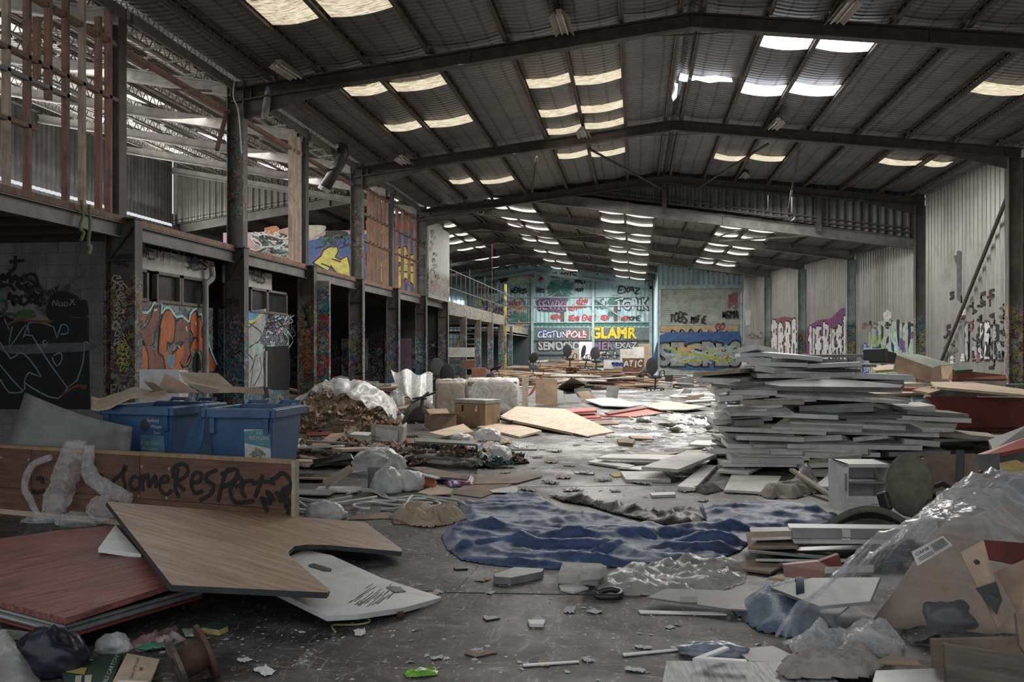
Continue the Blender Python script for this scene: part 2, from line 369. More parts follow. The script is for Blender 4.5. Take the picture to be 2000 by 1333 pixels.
for X0, X1, Y, wy, mt in ((-2.34,-1.38,19.5,.62,SKY),(-1.32,-.3,19.8,.62,SKY),(-2.33,-1.38,22.0,.62,SKY),(-1.32,-.28,22.2,.62,SKY),(-2.32,-1.38,24.25,.6,SKY),(-1.32,-.27,24.6,.6,SKY),
  (-2.3,-1.38,26.9,.65,SKY),(-1.32,-.28,27.3,.65,SKY),(-6.0,-5.17,18.1,.6,SKY),(-5.05,-3.93,18.3,.6,SKY),(-6.0,-5.16,21.2,.6,SKY),(-5.05,-3.92,21.4,.6,SKY),
  (-6.0,-5.12,13.7,1.0,SKY),(-5.02,-3.92,13.8,1.0,SKY),(-5.9,-5.12,28.3,.6,SKY),(-5.02,-3.93,29,.6,SKY),(2.45,3.4,17.95,.75,BURN),(3.5,4.52,17.85,.75,BURN),(2.45,3.4,21.2,.75,BURN),(3.5,4.52,20.9,.75,BURN),
  (2.46,3.4,28.5,.65,SKY),(3.5,4.5,28.1,.65,SKY),(7.06,8.15,19.9,.7,SKY),(8.25,9.05,19.7,.7,SKY),(7.04,8.15,27.2,.6,SKY),(8.25,8.92,27.0,.6,SKY)):
    skylight(X0*.9685, X1*.9685, min(Y*.9685, 23.1) if 23.4 < Y < 24.7 else Y*.9685, wy, fz, mt)
# torn hole in the right slope where the sky shows
def torn(pts, zf, mat=BURN):
    mb = MB(); mb.prism([V(x*.9685, y*.9685, zf(x*.9685)-.13) for x, y in pts], (0,0,.01)); struct(mb.build('skylight', mat))
torn([(1.02,20.4),(1.15,20.5),(1.5,20.55),(1.8,20.4),(2.15,20.5),(2.2,20.75),(1.9,20.8),(1.7,20.95),(1.4,20.8),(1.15,21.0),(1.0,20.9)], fz)
torn([(.92,21.1),(1.0,21.2),(1.02,22.3),(.95,22.6),(.9,22.2),(.96,21.7)], fz)
for Rr in (36.2,41.6,47.0,52.4,57.8,63.0):
  for Y in (Rr-.55, Rr-2.9):
    for X0, X1 in ((-1.36,-.42),(-.36,.7),(-5.83,-5.06),(-5.0,-3.9),(-9.95,-8.98),(-8.9,-8.28),(3.03,3.96),(4.03,5.03)):
        if X0 > 3 and Y > 50.5: continue
        if X0 < -8 and Y > Rr-1 and Rr > 50: continue
        skylight(X0, X1, Y, .6, bz, SKYW, .05)
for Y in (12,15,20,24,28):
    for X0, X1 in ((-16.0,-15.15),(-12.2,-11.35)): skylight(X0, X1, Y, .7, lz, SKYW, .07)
# ---------------------------------------------------------------- portal rafters
def ibeam(mb, a, b, h, wd, tf=.03):
    """I section from a to b; a and b lie on the lower edge"""
    a, b = Vector(a), Vector(b); up = V(0,0,1)
    mb.bar(a+up*tf/2, b+up*tf/2, wd, tf); mb.bar(a+up*(h-tf/2), b+up*(h-tf/2), wd, tf); mb.bar(a+up*h/2, b+up*h/2, .03, h-2*tf); return mb
def front_rafter(Y):
    mb = MB(); z = lambda X: fz(X)-.46
    ibeam(mb, (-7.6,Y,z(-7.6)), (1,Y,z(1)), .27, .2); ibeam(mb, (1,Y,z(1)), (9.45,Y,z(9.45)), .27, .2)
    mb.prism([V(-7.4,Y-.015,z(-7.4)-.35), V(-5.2,Y-.015,z(-5.2)), V(-7.4,Y-.015,z(-7.4))], (0,.03,0))
    mb.prism([V(9.4,Y-.015,z(9.4)-.3), V(7.4,Y-.015,z(7.4)), V(9.4,Y-.015,z(9.4))], (0,.03,0))
    mb.prism([V(.2,Y-.015,z(.2)), V(1,Y-.015,z(1)-.12), V(1.8,Y-.015,z(1.8))], (0,.03,0))
    for X in (-7.2,-3,1,5,9): mb.box((X,Y,z(X)+.135),(.02,.19,.22))
    return struct(mb.build('rafter', steel))
for Y in (8.69,16.12,23.54,30.9): front_rafter(Y)
def wallx(Y): # right side wall of the back hall leans in
    pts = [(30.9,9.38),(36.2,8.42),(41.6,7.52),(47,6.8),(51,5.9),(63,5.9)]
    for (a, x0), (b, x1) in zip(pts[:-1], pts[1:]):
        if Y <= b: return x0+(x1-x0)*(Y-a)/(b-a)
    return 5.9
RB = (31.25,36.2,41.6,47.0,52.4,57.8)
for i, Y in enumerate(RB):
    mb = MB(); z = lambda X: bz(X)-.38; xr = wallx(Y) if Y < 50 else 1.3
    ibeam(mb, (-7.2,Y,z(-7.2)), (xr,Y,z(xr)), .36, .2); ibeam(mb, (-16.8,Y,z(-16.8)), (-7.2,Y,z(-7.2)), .36, .2)
    mb.prism([V(-8.4,Y-.015,z(-8.4)), V(-7.2,Y-.015,z(-7.2)-.1), V(-6,Y-.015,z(-6))], (0,.03,0))
    for X in (-11,-7.2,-2,3): 
        if X < xr: mb.box((X,Y,z(X)+.18),(.02,.19,.32))
    struct(mb.build('rafter', steelg))
for k in range(8): # pale rafters of the left nave
    Y = 8.69+3.715*k; mb = MB(); z = lambda X: lz(X)-.55
    ibeam(mb, (-17,Y,z(-17)), (-7.62,Y,z(-7.62)), .24, .14); struct(mb.build('rafter', pale))
# ---------------------------------------------------------------- open web purlins
def purlin(L, h=.23):
    mb = MB(); c = .045
    for s in (-1, 1):
        mb.box((s*.022, L/2, c/2), (.035, L, .012)); mb.box((s*.036, L/2, c/2+.012), (.008, L, c))
        mb.box((s*.022, L/2, h-.006), (.035, L, .012)); mb.box((s*.036, L/2, h-c/2), (.008, L, c))
    n = int(L/.3); 
    for k in range(n):
        y0 = L*k/n; y1 = L*(k+.5)/n; y2 = L*(k+1)/n
        mb.bar((0,y0,.02),(0,y1,h-.02),.018,.018,(1,0,0)); mb.bar((0,y1,h-.02),(0,y2,.02),.018,.018,(1,0,0))
    return mb
def purlin_row(X, zf, bays, mat, h=.19, proto={}):
    for y0, L in bays:
        key = (mat.name, round(L,2))
        if key not in proto:
            o = purlin(L, h).build('purlin', mat, frame=Matrix()); struct(o); proto[key] = o
            o.location = (X, y0, zf(X)-h-.01)
        else:
            o = proto[key].copy(); COL.objects.link(o); o.location = (X, y0, zf(X)-h-.01)
steelp = M('purlin_steel', (.13,.10,.08), (.065,.05,.042), 5, .6, .2, .2)
palep = M('pale_purlin_steel', (.33,.32,.30), (.2,.19,.18), 5, .5, .1, .3)
for X in PUF: purlin_row(X, fz, [(8.8,7.2),(16.24,7.2),(23.66,7.2)], steelp)
for X in LX[:-1]+[-7.7]: purlin_row(X+.02, lz, [(8.8,7.3),(16.24,7.2),(23.66,7.2)], palep, .28)
for X in BX[:16]+[-8.26,-8.94,-10.0,-12,-13.3,-14.5,-15.7]:
    y1 = 63 if X < 1.2 else 50.8
    while X > wallx(y1)-.1 and y1 > 32: y1 -= .5
    mb = MB(); L = y1-31.4
    if L < 1: continue
    mb.box((X, 31.4+L/2, bz(X)-.08), (.012, L, .14)); mb.box((X+.03, 31.4+L/2, bz(X)-.145), (.07, L, .012)); mb.box((X+.03, 31.4+L/2, bz(X)-.015), (.07, L, .012))
    struct(mb.build('purlin', steel))
# cross braces and hangers under the roof
def rod(name, a, b, r, mat): return struct(MB().tube([a, b], r, 8).build(name, mat))
rod('roof_brace', V(-1.2,23.6,6.95), V(1.0,30.6,7.05), .035, rust); rod('roof_brace', V(-2.6,23.7,6.8), V(-3.4,29.5,6.9), .03, rust)
rod('roof_brace', V(3.4,23.7,6.95), V(2.0,30.3,7.0), .035, steel); rod('roof_brace', V(4.3,24.0,7.3), V(4.9,29.6,6.2), .03, steel)
rod('roof_brace', V(-3.2,36.3,6.9), V(.6,41.4,6.3), .035, pale); rod('roof_brace', V(1.3,36.3,6.4), V(-3.6,41.4,6.9), .035, steelg); rod('roof_brace', V(4.0,31.5,5.9), V(3.2,36,6.1), .03, pale)
rod('roof_brace', V(6.8,31.5,5.6), V(3.3,36.1,5.95), .035, pale); rod('roof_brace', V(-6.3,36.3,7.3), V(-4.4,41.5,7.15), .03, studp)
# ---------------------------------------------------------------- corrugated sheets
def corr(a, b, zb, zt, mat, name, per=.19, amp=.02, n=6, zt2=None, zb2=None):
    """corrugated sheet standing from a to b (plan points), bottom zb and top zt"""
    a, b = Vector((*a,0)), Vector((*b,0)); L = (b-a).length; d = (b-a)/L; nn = V(-d.y, d.x, 0); k = max(2, int(L/per*n))
    zt2 = zt if zt2 is None else zt2; zb2 = zb if zb2 is None else zb2
    def fn(u, v):
        s = math.sin(2*math.pi*u*L/per); s = max(-1, min(1, s*1.5))
        return a+d*(L*u)+nn*(amp*s)+V(0,0,(zb+(zb2-zb)*u)*(1-v)+(zt+(zt2-zt)*u)*v)
    o = MB().grid(k, 1, fn).build(name, mat); return struct(o)
wr = corr((9.5,2.5),(9.5,31.0), 0, fz(9.5)+.02, galv, 'wall_right', .3, .062)
WB = [(9.5,31.0),(8.54,36.2),(7.64,41.6),(6.92,47.0),(6.02,51.1)]
wrb = []
for (a, b) in zip(WB[:-1], WB[1:]): wrb.append(corr(a, b, 0, bz(a[0])+.02, galv, 'wall_right', .2, .045, zt2=bz(b[0])+.02))
wm = corr((-17,63),(1.3,63), 0, 6.3, teal, 'wall_back', .3, .02, zt2=6.45)
# gable above the mural wall
gz = MB().prism([V(-17,63.03,6.1), V(1.3,63.03,6.1), V(1.3,63.03,bz(1.3)), V(-7.2,63.03,7.73), V(-17,63.03,bz(-17))], (0,.04,0)); struct(gz.build('wall_back', teal))
wl = corr((-17,2.5),(-17,31.0), 6.32, lz(-17)+.05, galvd, 'wall_left', .22, .02)
corr((-17,2.5),(-17,31.0), 0, 6.22, galvd, 'wall_left', .22, .02)
corr((-17,31),(-17,63), 0, 6.7, galvd, 'wall_left', .22, .02)
corr((-17,31.1),(-9.6,31.1), 6.3, lz(-17), galv, 'wall_left', .24, .03, zt2=7.4, zb2=7.36)
# gable sheet between the high front roof and the lower back roof
gi = corr((-7.3,31.08),(1.0,31.08), bz(-7.3)+.05, fz(-7.3), galvd, 'wall_gable', .19, .025, zt2=fz(1), zb2=bz(1.0)+.12)
corr((1.0,31.08),(9.5,31.08), bz(1.0)+.12, fz(1), galvd, 'wall_gable', .26, .04, zt2=fz(9.5), zb2=bz(9.5)-.05)
for dz, yy in ((.05,31.0),(-.1,30.98)): 
    struct(MB().bar((-6.9,yy,bz(-6.9)+.2+dz), (9.4,yy,bz(9.4)+.2+dz), .06, .05).build('gable_rail', steel))
for X in (1.0,6.1): struct(MB().box((X,30.95,bz(X)+.5),(.16,.16,1.5)).build('gable_post', steel))
# far right: roller door wall
corr((1.3,51.1),(6.0,51.1), 5.17, bz(1.3), teal, 'wall_back', .28, .02, zt2=bz(5.9))
dm = M('door_slat_paint', (.42,.47,.42), (.30,.34,.30), 1.2, .5, .1, .2, stretch=(.3,1,1.5), dirt=.4)
def slats(mb, x0, x1, y, z0, z1, per=.105, amp=.018):
    n = int((z1-z0)/per*4)
    return mb.grid(1, n, lambda u, v: V(x0+(x1-x0)*u, y-amp*max(-.5,math.sin(2*math.pi*v*(z1-z0)/per)), z0+(z1-z0)*v))
mb = slats(MB(), 1.42, 5.88, 51.05, 0, 5.15); door = mb.build('door_1', dm, smooth=True); struct(door)
struct(MB().box((3.65,50.95,5.2),(4.6,.12,.22)).build('trim_1', tealg)); struct(MB().box((1.34,50.98,2.6),(.12,.14,5.2)).build('trim_2', tealg)); struct(MB().box((5.94,50.98,2.6),(.1,.14,5.2)).build('trim_3', tealg))
corr((1.32,63),(1.32,51.1), 0, 6.5, teal, 'wall_return', .28, .02)
# mural wall framework
for X in (-11.6,-7.2,-2.9,1.1): struct(MB().box((X,62.85,3.2),(.18,.22,6.6 if X>-11 else 6.2)).build('wall_post', tealg))
for zz in (1.35,2.35,3.62,4.78,5.4):
    struct(MB().box((-5.4,62.9,zz),(13,.14,.07)).build('wall_girt', tealg if zz > 2.5 else steel))
struct(MB().bar((-7.2,62.8,7.2),(1.2,62.8,6.0),.12,.2).build('wall_girt', tealg)); struct(MB().bar((-7.2,62.8,7.2),(-16,62.8,5.9),.12,.2).build('wall_girt', tealg))
rod('wall_brace', V(-2.8,62.7,5.3), V(-.9,62.7,3.9), .05, tealg); rod('wall_brace', V(-11.4,62.7,5.6), V(-9.6,62.7,6.5), .04, tealg)
# windows of daylight at the far left
for k, (xa, xb, za, zb) in enumerate(((-15.4,-13.2,4.3,5.4),(-12.9,-12.2,4.4,5.2))):
    struct(MB().box(((xa+xb)/2,62.9,(za+zb)/2),(xb-xa,.06,zb-za)).build('window_%d' % (k+1), emis('daylit_glass%d' % k, (.9,.95,1), 5)))
# ---------------------------------------------------------------- sprayed paint on walls
SPC = {}
def SP(c, rough=.55):
    k = 'spray_%02x%02x%02x' % tuple(int(min(1,x)*255) for x in c)
    if k not in SPC:
        m, nt, bs = _new(k); f = nz(nt, coords(nt), 6, 4, .7)
        lk(nt, rp(nt, f, [(.35, tuple(x*.62 for x in c)), (.6, c)]), bs.inputs['Base Color']); bs.inputs['Roughness'].default_value = rough; SPC[k] = m
    return SPC[k]
BLK=(.012,.012,.014); WHT=(.62,.63,.62); RED=(.36,.03,.04); ORG=(.48,.13,.05); BRN=(.20,.09,.065); LBL=(.42,.66,.68); BLU=(.03,.10,.28); DBL=(.02,.05,.16); YEL=(.62,.56,.12); PUR=(.16,.10,.22); GRN=(.03,.17,.13); SIL=(.36,.37,.38); PNK=(.5,.18,.24); LGR=(.30,.45,.16); TAN=(.52,.34,.16); CRM=(.52,.49,.40)
LET = {'A':"00,26,40;12,32",'B':"00,06,36,45,33,03;33,42,41,30,00",'C':"45,26,04,02,20,41",'D':"00,06,26,44,42,20,00",'E':"46,06,00,40;03,33",'F':"46,06,00;03,33",'G':"45,26,04,02,20,41,43,23",'H':"00,06;40,46;03,43",'I':"20,26",'J':"36,31,10,01",'K':"00,06;46,03,40",'L':"06,00,40",'M':"00,06,23,46,40",'N':"00,06,40,46",'O':"26,04,02,20,42,44,26",'P':"00,06,36,45,44,33,03",'Q':"26,04,02,20,42,44,26;31,50",'R':"00,06,36,45,33,03;23,40",'S':"45,36,06,04,42,41,30,00",'T':"06,46;26,20",'U':"06,01,10,30,41,46",'V':"06,20,46",'W':"06,10,24,30,46",'X':"06,40;00,46",'Y':"06,23,46;23,20",'Z':"06,46,00,40",'&':"40,05,26,35,02,10,42"}
class Paint:
    """one sprayed piece on a wall: polygons, lines and lettering given in photo pixels and thrown onto the wall's plane"""
    def __init__(s, fn, nrm, corr=None): s.fn = fn; s.n = Vector(nrm); s.mb = MB(); s.mats = []; s.corr = corr; s.lay = 0
    def slot(s, c):
        m = SP(c) if isinstance(c, tuple) else c
        if m not in s.mats: s.mats.append(m)
        s.mb.mi = s.mats.index(m); s.lay += 1
        return s.n*(.003+.00025*s.lay)
    def poly(s, pts, c, sm=0, tr=None):
        o = s.slot(c); pts = [tr(*p) if tr else p for p in pts]
        if sm: pts = [(p.x, p.y) for p in smoothline([V(*p, 0) for p in pts+[pts[0]]], sm)[:-1]]
        s.mb.add([s.fn(*p)+o for p in pts], [tuple(range(len(pts)))]); return s
    def line(s, pts, wd, c, sm=5, tr=None):
        o = s.slot(c); pts = [tr(*p) if tr else p for p in pts]
        q = [s.fn(*p)+o for p in pts]; q = smoothline(q, sm) if sm else q
        s.mb.ribbon(q, wd, s.n); return s
    def word(s, t, x0, y0, x1, h, wd, c, slope=0, seed=1, lean=.15, sm=3):
        """hand lettering: baseline from (x0,y0) to x1, letter height h, all pixels"""
        r = random.Random(seed); n = len(t); cw = (x1-x0)/max(n,1)
        for i, ch in enumerate(t):
            if ch not in LET: continue
            hh = h*r.uniform(.8,1.15); dy = r.uniform(-.1,.1)*h
            for st in LET[ch].split(';'):
                pts = []
                for k in st.split(','):
                    gx, gy = int(k[0])/4+r.uniform(-.06,.06), int(k[1])/6+r.uniform(-.04,.04)
                    x = x0+cw*(i+gx*.8)+lean*gy*cw; pts.append((x, y0+slope*(x-x0)-gy*hh+dy))
                s.line(pts, wd, c, sm)
        return s
    def font(s, t, x0, y0, x1, h, c, slope=0, off=0., outline=None, ow=.06, wob=.03, seed=1):
        """block lettering filled in colour with an outline"""
        r = random.Random(seed)
        for cc, of in (([(outline, ow)] if outline else [])+[(c, off)]):
            me = textmesh(t, of); o = s.slot(cc)
            xs = [v.co.x for v in textmesh(t, 0).vertices]; ax, bx = min(xs), max(xs)
            vs = []
            for v in me.vertices:
                u = (v.co.x-ax)/(bx-ax); w_ = v.co.y/.73
                x = x0+(x1-x0)*u+wob*h*math.sin(7*w_+u*11+seed); y = y0+slope*(x-x0)-h*w_*(1+wob*2*math.sin(u*17+seed))
                vs.append(s.fn(x, y)+o)
            s.mb.add(vs, [tuple(p.vertices) for p in me.polygons])
        return s
    def squig(s, x0, y0, x1, y1, n, amp, wd, c, seed=1):
        """loose looping scribble between two points"""
        r = random.Random(seed); pts = []
        for i in range(n):
            t = i/(n-1); a = i*2.2
            pts.append((x0+(x1-x0)*t+amp*math.cos(a)*r.uniform(.4,1.1), y0+(y1-y0)*t+amp*math.sin(a)*r.uniform(.4,1.1)))
        return s.line(pts, wd, c, 5)
    def drips(s, letters, c, oc, seed=1, ow=.05):
        """upright blob letters: list of (x0, x1, ytop, ybot)"""
        r = random.Random(seed)
        for x0, x1, yt, yb in letters:
            w_ = x1-x0; H = yb-yt; P_ = []
            for k in range(9): P_.append((x0+w_*(.1+r.uniform(-.12,.12)), yb-H*k/9))
            P_ += [(x0+w_*.3, yt+r.uniform(-4,4)), (x0+w_*.65, yt+r.uniform(-4,6))]
            for k in range(9): P_.append((x1-w_*(.1+r.uniform(-.15,.15)), yt+H*(k+.5)/9))
            s.poly(P_, c, 3); s.line(P_+[P_[0]], ow, oc, 3)
            s.line([(x0+w_*.45, yb-H*.1), (x0+w_*(.5+r.uniform(-.1,.1)), yb-H*.35), (x0+w_*.4, yb-H*.5)], ow*1.6, oc)
            s.line([(x0+w_*.6, yt+H*.15), (x0+w_*.5, yt+H*.3)], ow*1.4, oc)
        return s
    def build(s, parent):
        mb = s.mb
        if s.corr:
            a, d, per, amp, nn = s.corr
            bm = bmesh.new(); me = bpy.data.meshes.new('t'); me.from_pydata([p for p in mb.v], [], mb.f); me.update()
            for p, i in zip(me.polygons, mb.m): p.material_index = i
            bm.from_mesh(me); us = [(v.co-a).dot(d) for v in bm.verts]; u = math.floor(min(us)/per*6)*per/6
            while u < max(us):
                bmesh.ops.bisect_plane(bm, geom=bm.verts[:]+bm.edges[:]+bm.faces[:], plane_co=a+d*u, plane_no=d); u += per/6
            for v in bm.verts:
                t = max(-1, min(1, 1.5*math.sin(2*math.pi*(v.co-a).dot(d)/per))); v.co += nn*(amp*t)
            bm.to_mesh(me); mb.v = [v.co.copy() for v in me.vertices]; mb.f = [tuple(p.vertices) for p in me.polygons]; mb.m = [p.material_index for p in me.polygons]; bm.free()
        if len(s.mats) == 1: s.mats = s.mats+[s.mats[0]]
        o = mb.build('graffiti', s.mats, parent); return o
_TM = {}
def textmesh(t, off):
    k = (t, off)
    if k not in _TM:
        cu = bpy.data.curves.new('t', 'FONT'); cu.body = t; cu.offset = off; cu.resolution_u = 3
        ob = bpy.data.objects.new('t', cu); COL.objects.link(ob)
        dg = bpy.context.evaluated_depsgraph_get(); _TM[k] = bpy.data.meshes.new_from_object(ob.evaluated_get(dg))
        bpy.data.objects.remove(ob)
    return _TM[k]
# ---------------------------------------------------------------- left side: two-storey steel frame
YC = [8.69,12.4,16.12,19.83,23.54,27.26,30.97,34.69]
PAL1 = [(.30,.12,.06),(.12,.13,.13),(.4,.38,.3),(.05,.2,.2),(.25,.28,.3),(.35,.3,.06),(.2,.05,.05)]
PAL2 = [(.05,.13,.3),(.35,.37,.36),(.1,.1,.11),(.3,.1,.05),(.14,.1,.2),(.4,.42,.42),(.06,.25,.3)]
PAL3 = [(.4,.4,.34),(.05,.22,.25),(.1,.1,.1),(.35,.4,.4),(.08,.2,.35),(.3,.28,.1),(.2,.1,.25)]
gcolA = graf('painted_column_warm', (.10,.088,.075), PAL1, -.2, 2.9, 3.2, .55); gcolB = graf('painted_column_blue', (.10,.088,.075), PAL2, -.2, 2.4, 3.0, .7); gcolC = graf('painted_column_mixed', (.14,.125,.11), PAL3, -.2, 2.6, 3.2, .75)
gcolU = graf('tagged_upper_column', (.13,.12,.105), [(.3,.3,.29),(.05,.28,.22),(.1,.1,.1),(.28,.1,.06)], 3.9, 5.9, 3.4, .35)
XF = -7.33
for i, Y in enumerate(YC):
    dp = .48 if i < 2 else .4; g = (gcolA, gcolA, gcolB, gcolA, gcolC, gcolC, gcolB, gcolC)[i]
    mb = MB(); xb = XF-dp
    mb.box((XF-.01,Y,1.78),(.022,.2,3.56)); mb.box((xb+.01,Y,1.78),(.022,.2,3.56)); mb.box(((XF+xb)/2,Y+.02,1.78),(dp-.04,.02,3.56))
    mb.box(((XF+xb)/2,Y,3.57),(dp+.04,.22,.025))
    mb.mi = 1; mb.box(((XF+xb)/2,Y-.03,2.95),(dp-.05,.12,.02)); mb.bar((XF-.03,Y-.03,3.5),(xb+.03,Y-.03,2.98),.03,.03)
    o = struct(mb.build('column', [g, steel]))
    main = i % 2 == 0
    x0, x1 = (-7.68,-7.35) if main else (-7.75,-7.53)
    if i == 1: x0, x1 = -7.82, -7.58
    if i < 7:
        mb = MB(); top = 6.75
        mb.box((x1-.008,Y,(3.6+top)/2),(.016,.2,top-3.6)); mb.box((x0+.008,Y,(3.6+top)/2),(.016,.2,top-3.6)); mb.box(((x0+x1)/2,Y+.02,(3.6+top)/2),(x1-x0-.02,.018,top-3.6))
        struct(mb.build('column', [gcolU if main and i else steel]))
    if i < 7:
        Y1 = YC[i+1]; mb = MB()
        mb.box((-7.56,(Y+Y1)/2,3.39),(.012,Y1-Y-.2,.22)); mb.box((-7.53,(Y+Y1)/2,3.285),(.07,Y1-Y-.2,.014)); mb.box((-7.53,(Y+Y1)/2,3.495),(.07,Y1-Y-.2,.014))
        o = struct(mb.build('mezzanine_beam', steelg))
        struct(MB().box((-7.62,(Y+Y1)/2,3.56),(.2,Y1-Y-.02,.09)).build('mezzanine_plate', stud))
        # eaves channel and timber top plate under the roof
        struct(MB().box((-7.5,(Y+Y1)/2,6.6),(.05,Y1-Y-.2,.16)).build('eaves_channel', steelg))
        if i < 4: struct(MB().box((-7.65,(Y+Y1)/2,6.14),(.1,Y1-Y-.2,.07)).build('stud_wall_plate', stud))
        for k in range(5):
            if i < 4:
                y = Y+.5+k*.68; struct(MB().bar((-7.5,y,6.56),(-7.95,y,6.52),.03,.03).build('eaves_outrigger', pale))
# mezzanine floor with joists beneath
struct(MB().box((-12.2,21,3.6),(9,37,.05)).build('floor', M('chipboard_floor', (.12,.09,.07), (.06,.05,.04), 5)))
for k in range(30): struct(MB().box((-12.2,9+k*.86,3.47),(8.9,.06,.2)).build('floor_joist', M('joist_timber', (.09,.06,.045), (.04,.03,.025), 6, stretch=(.3,3,3))))
# timber stud walls on the mezzanine edge
def stud_px(x, Y0, zb=3.62, zt=6.9, wd=.05, mat=None):
    q = onX(x, 500, -7.63); return MB().box((-7.63, q.y, (zb+zt)/2), (.09, wd, zt-zb)).build('stud', mat or stud)
for x, zt, mt in ((12,6.9,studp),(53,6.9,None),(128,6.9,None),(160,6.6,studp),(192,6.4,None),(212,6.9,None),(94,6.9,None)): struct(stud_px(x, 0, 4.9 if x == 94 else 3.62, zt, .055, mt))
struct(stud_px(72, 0, 5.1, 5.9))
for zz in (5.32,): struct(MB().box((-7.63,10.55,zz),(.09,3.5,.05)).build('nogging', stud))
struct(MB().box((-7.63,9.7,4.45),(.09,1.6,.05)).build('nogging', stud)); struct(MB().box((-7.63,10.6,5.05),(.09,1.5,.05)).build('nogging', steelg))
for x in (568,575,584): struct(stud_px(x, 0, 3.62, 6.5, .09, studp))
for x in (720,727,734,741,749,756,775,786,799,810): struct(stud_px(x, 0, 3.62, 6.3, .08))
for Y0, Y1 in ((23.7,27.1),(27.4,30.8)):
    for zz in (4.75,5.5,6.25): struct(MB().box((-7.63,(Y0+Y1)/2,zz),(.09,Y1-Y0,.06)).build('nogging', stud))
struct(MB().bar((-7.6,15.2,6.3),(-7.6,13.9,5.95),.07,.04).build('nogging', stud)); struct(MB().bar((-7.62,15.9,6.1),(-7.62,15.5,5.3),.06,.06).build('nogging', rust))
# ---------------------------------------------------------------- walls under and on the mezzanine
blk = graf('blockwork_dark', (.30,.29,.28), [(.05,.05,.055),(.3,.29,.28),(.08,.08,.09)], 1.2, 3.3, 1.1, .05, base2=(.17,.165,.16))
def blocks(name, base, g=None):
    m = g or M(name, base); return m
wroom = struct(MB().box((-10.9,13.45,1.75),(6,.2,3.5)).build('wall_room', blk))
mor = flat('mortar', (.36,.35,.33), .9); jb = MB()
for k in range(17):
    z = .2*k; 
    jb.box((-10.9,13.347,z),(6,.004,.008))
    for q in range(14): jb.box((-13.7+.4*q+(.2 if k%2 else 0),13.347,z+.1),(.006,.004,.2)) if R.random() < .5 else None
jb.build('mortar_joint', M('grey_mortar', (.16,.155,.15)), wroom)
fy = lambda Y: (lambda x, y: onY(x, y, Y)); fx = lambda X: (lambda x, y: onX(x, y, X))
c5 = lambda x, y: (x*.3, 380+y*.3); c6 = lambda x, y: (420+x*.3, 380+y*.3)
p = Paint(fy(13.34), (0,-1,0))
p.poly([(-5,800),(40,790),(120,830),(180,820),(250,820),(330,830),(370,810),(440,790),(575,800),(585,1400),(-5,1400)], BLK, tr=c5)
p.poly([(-5,985),(580,965),(580,1015),(380,1030),(100,1040),(-5,1010)], (.16,.17,.19), 4, tr=c5)
for l in ([(80,860),(60,1000),(150,870),(180,860),(150,940),(210,920),(440,1260),(540,1100),(550,960),(580,975)], [(190,905),(185,840),(260,835),(350,865),(370,940),(400,850),(440,860),(440,905),(395,910)], [(0,960),(70,1070),(130,1030),(190,1070),(270,1190),(190,1160),(160,1220),(150,1280),(0,1110)], [(160,1225),(260,1290),(380,1330),(440,1260)], [(300,950),(280,960),(300,990),(310,960)], [(340,1060),(370,1120),(405,1075),(395,1030),(350,1050)], [(30,810),(60,880)], [(0,1200),(60,1290),(150,1285)]):
    p.line([(x, y) for x, y in l], .022, (.33,.42,.46), 2, tr=c5)
for l in ([(400,1310),(490,1250),(570,1250)], [(40,850),(130,820),(210,825),(310,830),(400,795),(520,800)], [(520,1240),(560,1270)]): p.line(l, .04, (.28,.08,.04), 3, tr=c5)
for l in ([(55,690),(60,640),(80,700),(95,720),(90,660),(140,690),(120,700),(100,700)], [(150,660),(120,690),(150,720),(190,690),(160,655)], [(200,650),(190,700),(225,690),(215,650)], [(225,640),(232,720)], [(265,650),(235,690),(265,725)], [(0,560),(20,520),(30,560),(60,510),(70,580),(100,530),(120,590)], [(140,540),(110,590),(170,620),(240,580),(220,520),(160,530)], [(60,440),(160,430)], [(100,400),(95,480),(60,500)], [(0,600),(60,590),(100,630)]): p.line(l, .05, BLK, 4, tr=c5)
p.poly([(300,760),(330,670),(400,630),(500,660),(520,690),(560,690),(570,790),(470,800),(330,820)], BLK, 4, tr=c5)
for l in ([(345,730),(350,690),(370,725),(375,690)], [(390,700),(385,725),(410,720),(400,700)], [(425,700),(420,725),(445,720),(435,700)], [(460,680),(490,720)], [(485,680),(455,725)]): p.line(l, .02, (.3,.34,.38), 3, tr=c5)
p.poly([(120,760),(200,750),(230,800),(120,810),(90,800)], (.10,.20,.05), 4, tr=c5); p.line([(0,700),(30,690),(40,740),(0,780),(70,780),(110,790)], .05, (.03,.12,.11), 4, tr=c5)
p.build(wroom)
struct(MB().box((-7.98,13.2,1.5),(.12,.3,2.95)).build('wall_post', gcolC)); struct(MB().box((-7.9,13.1,2.6),(.1,.1,1.0)).build('wall_post', studp))
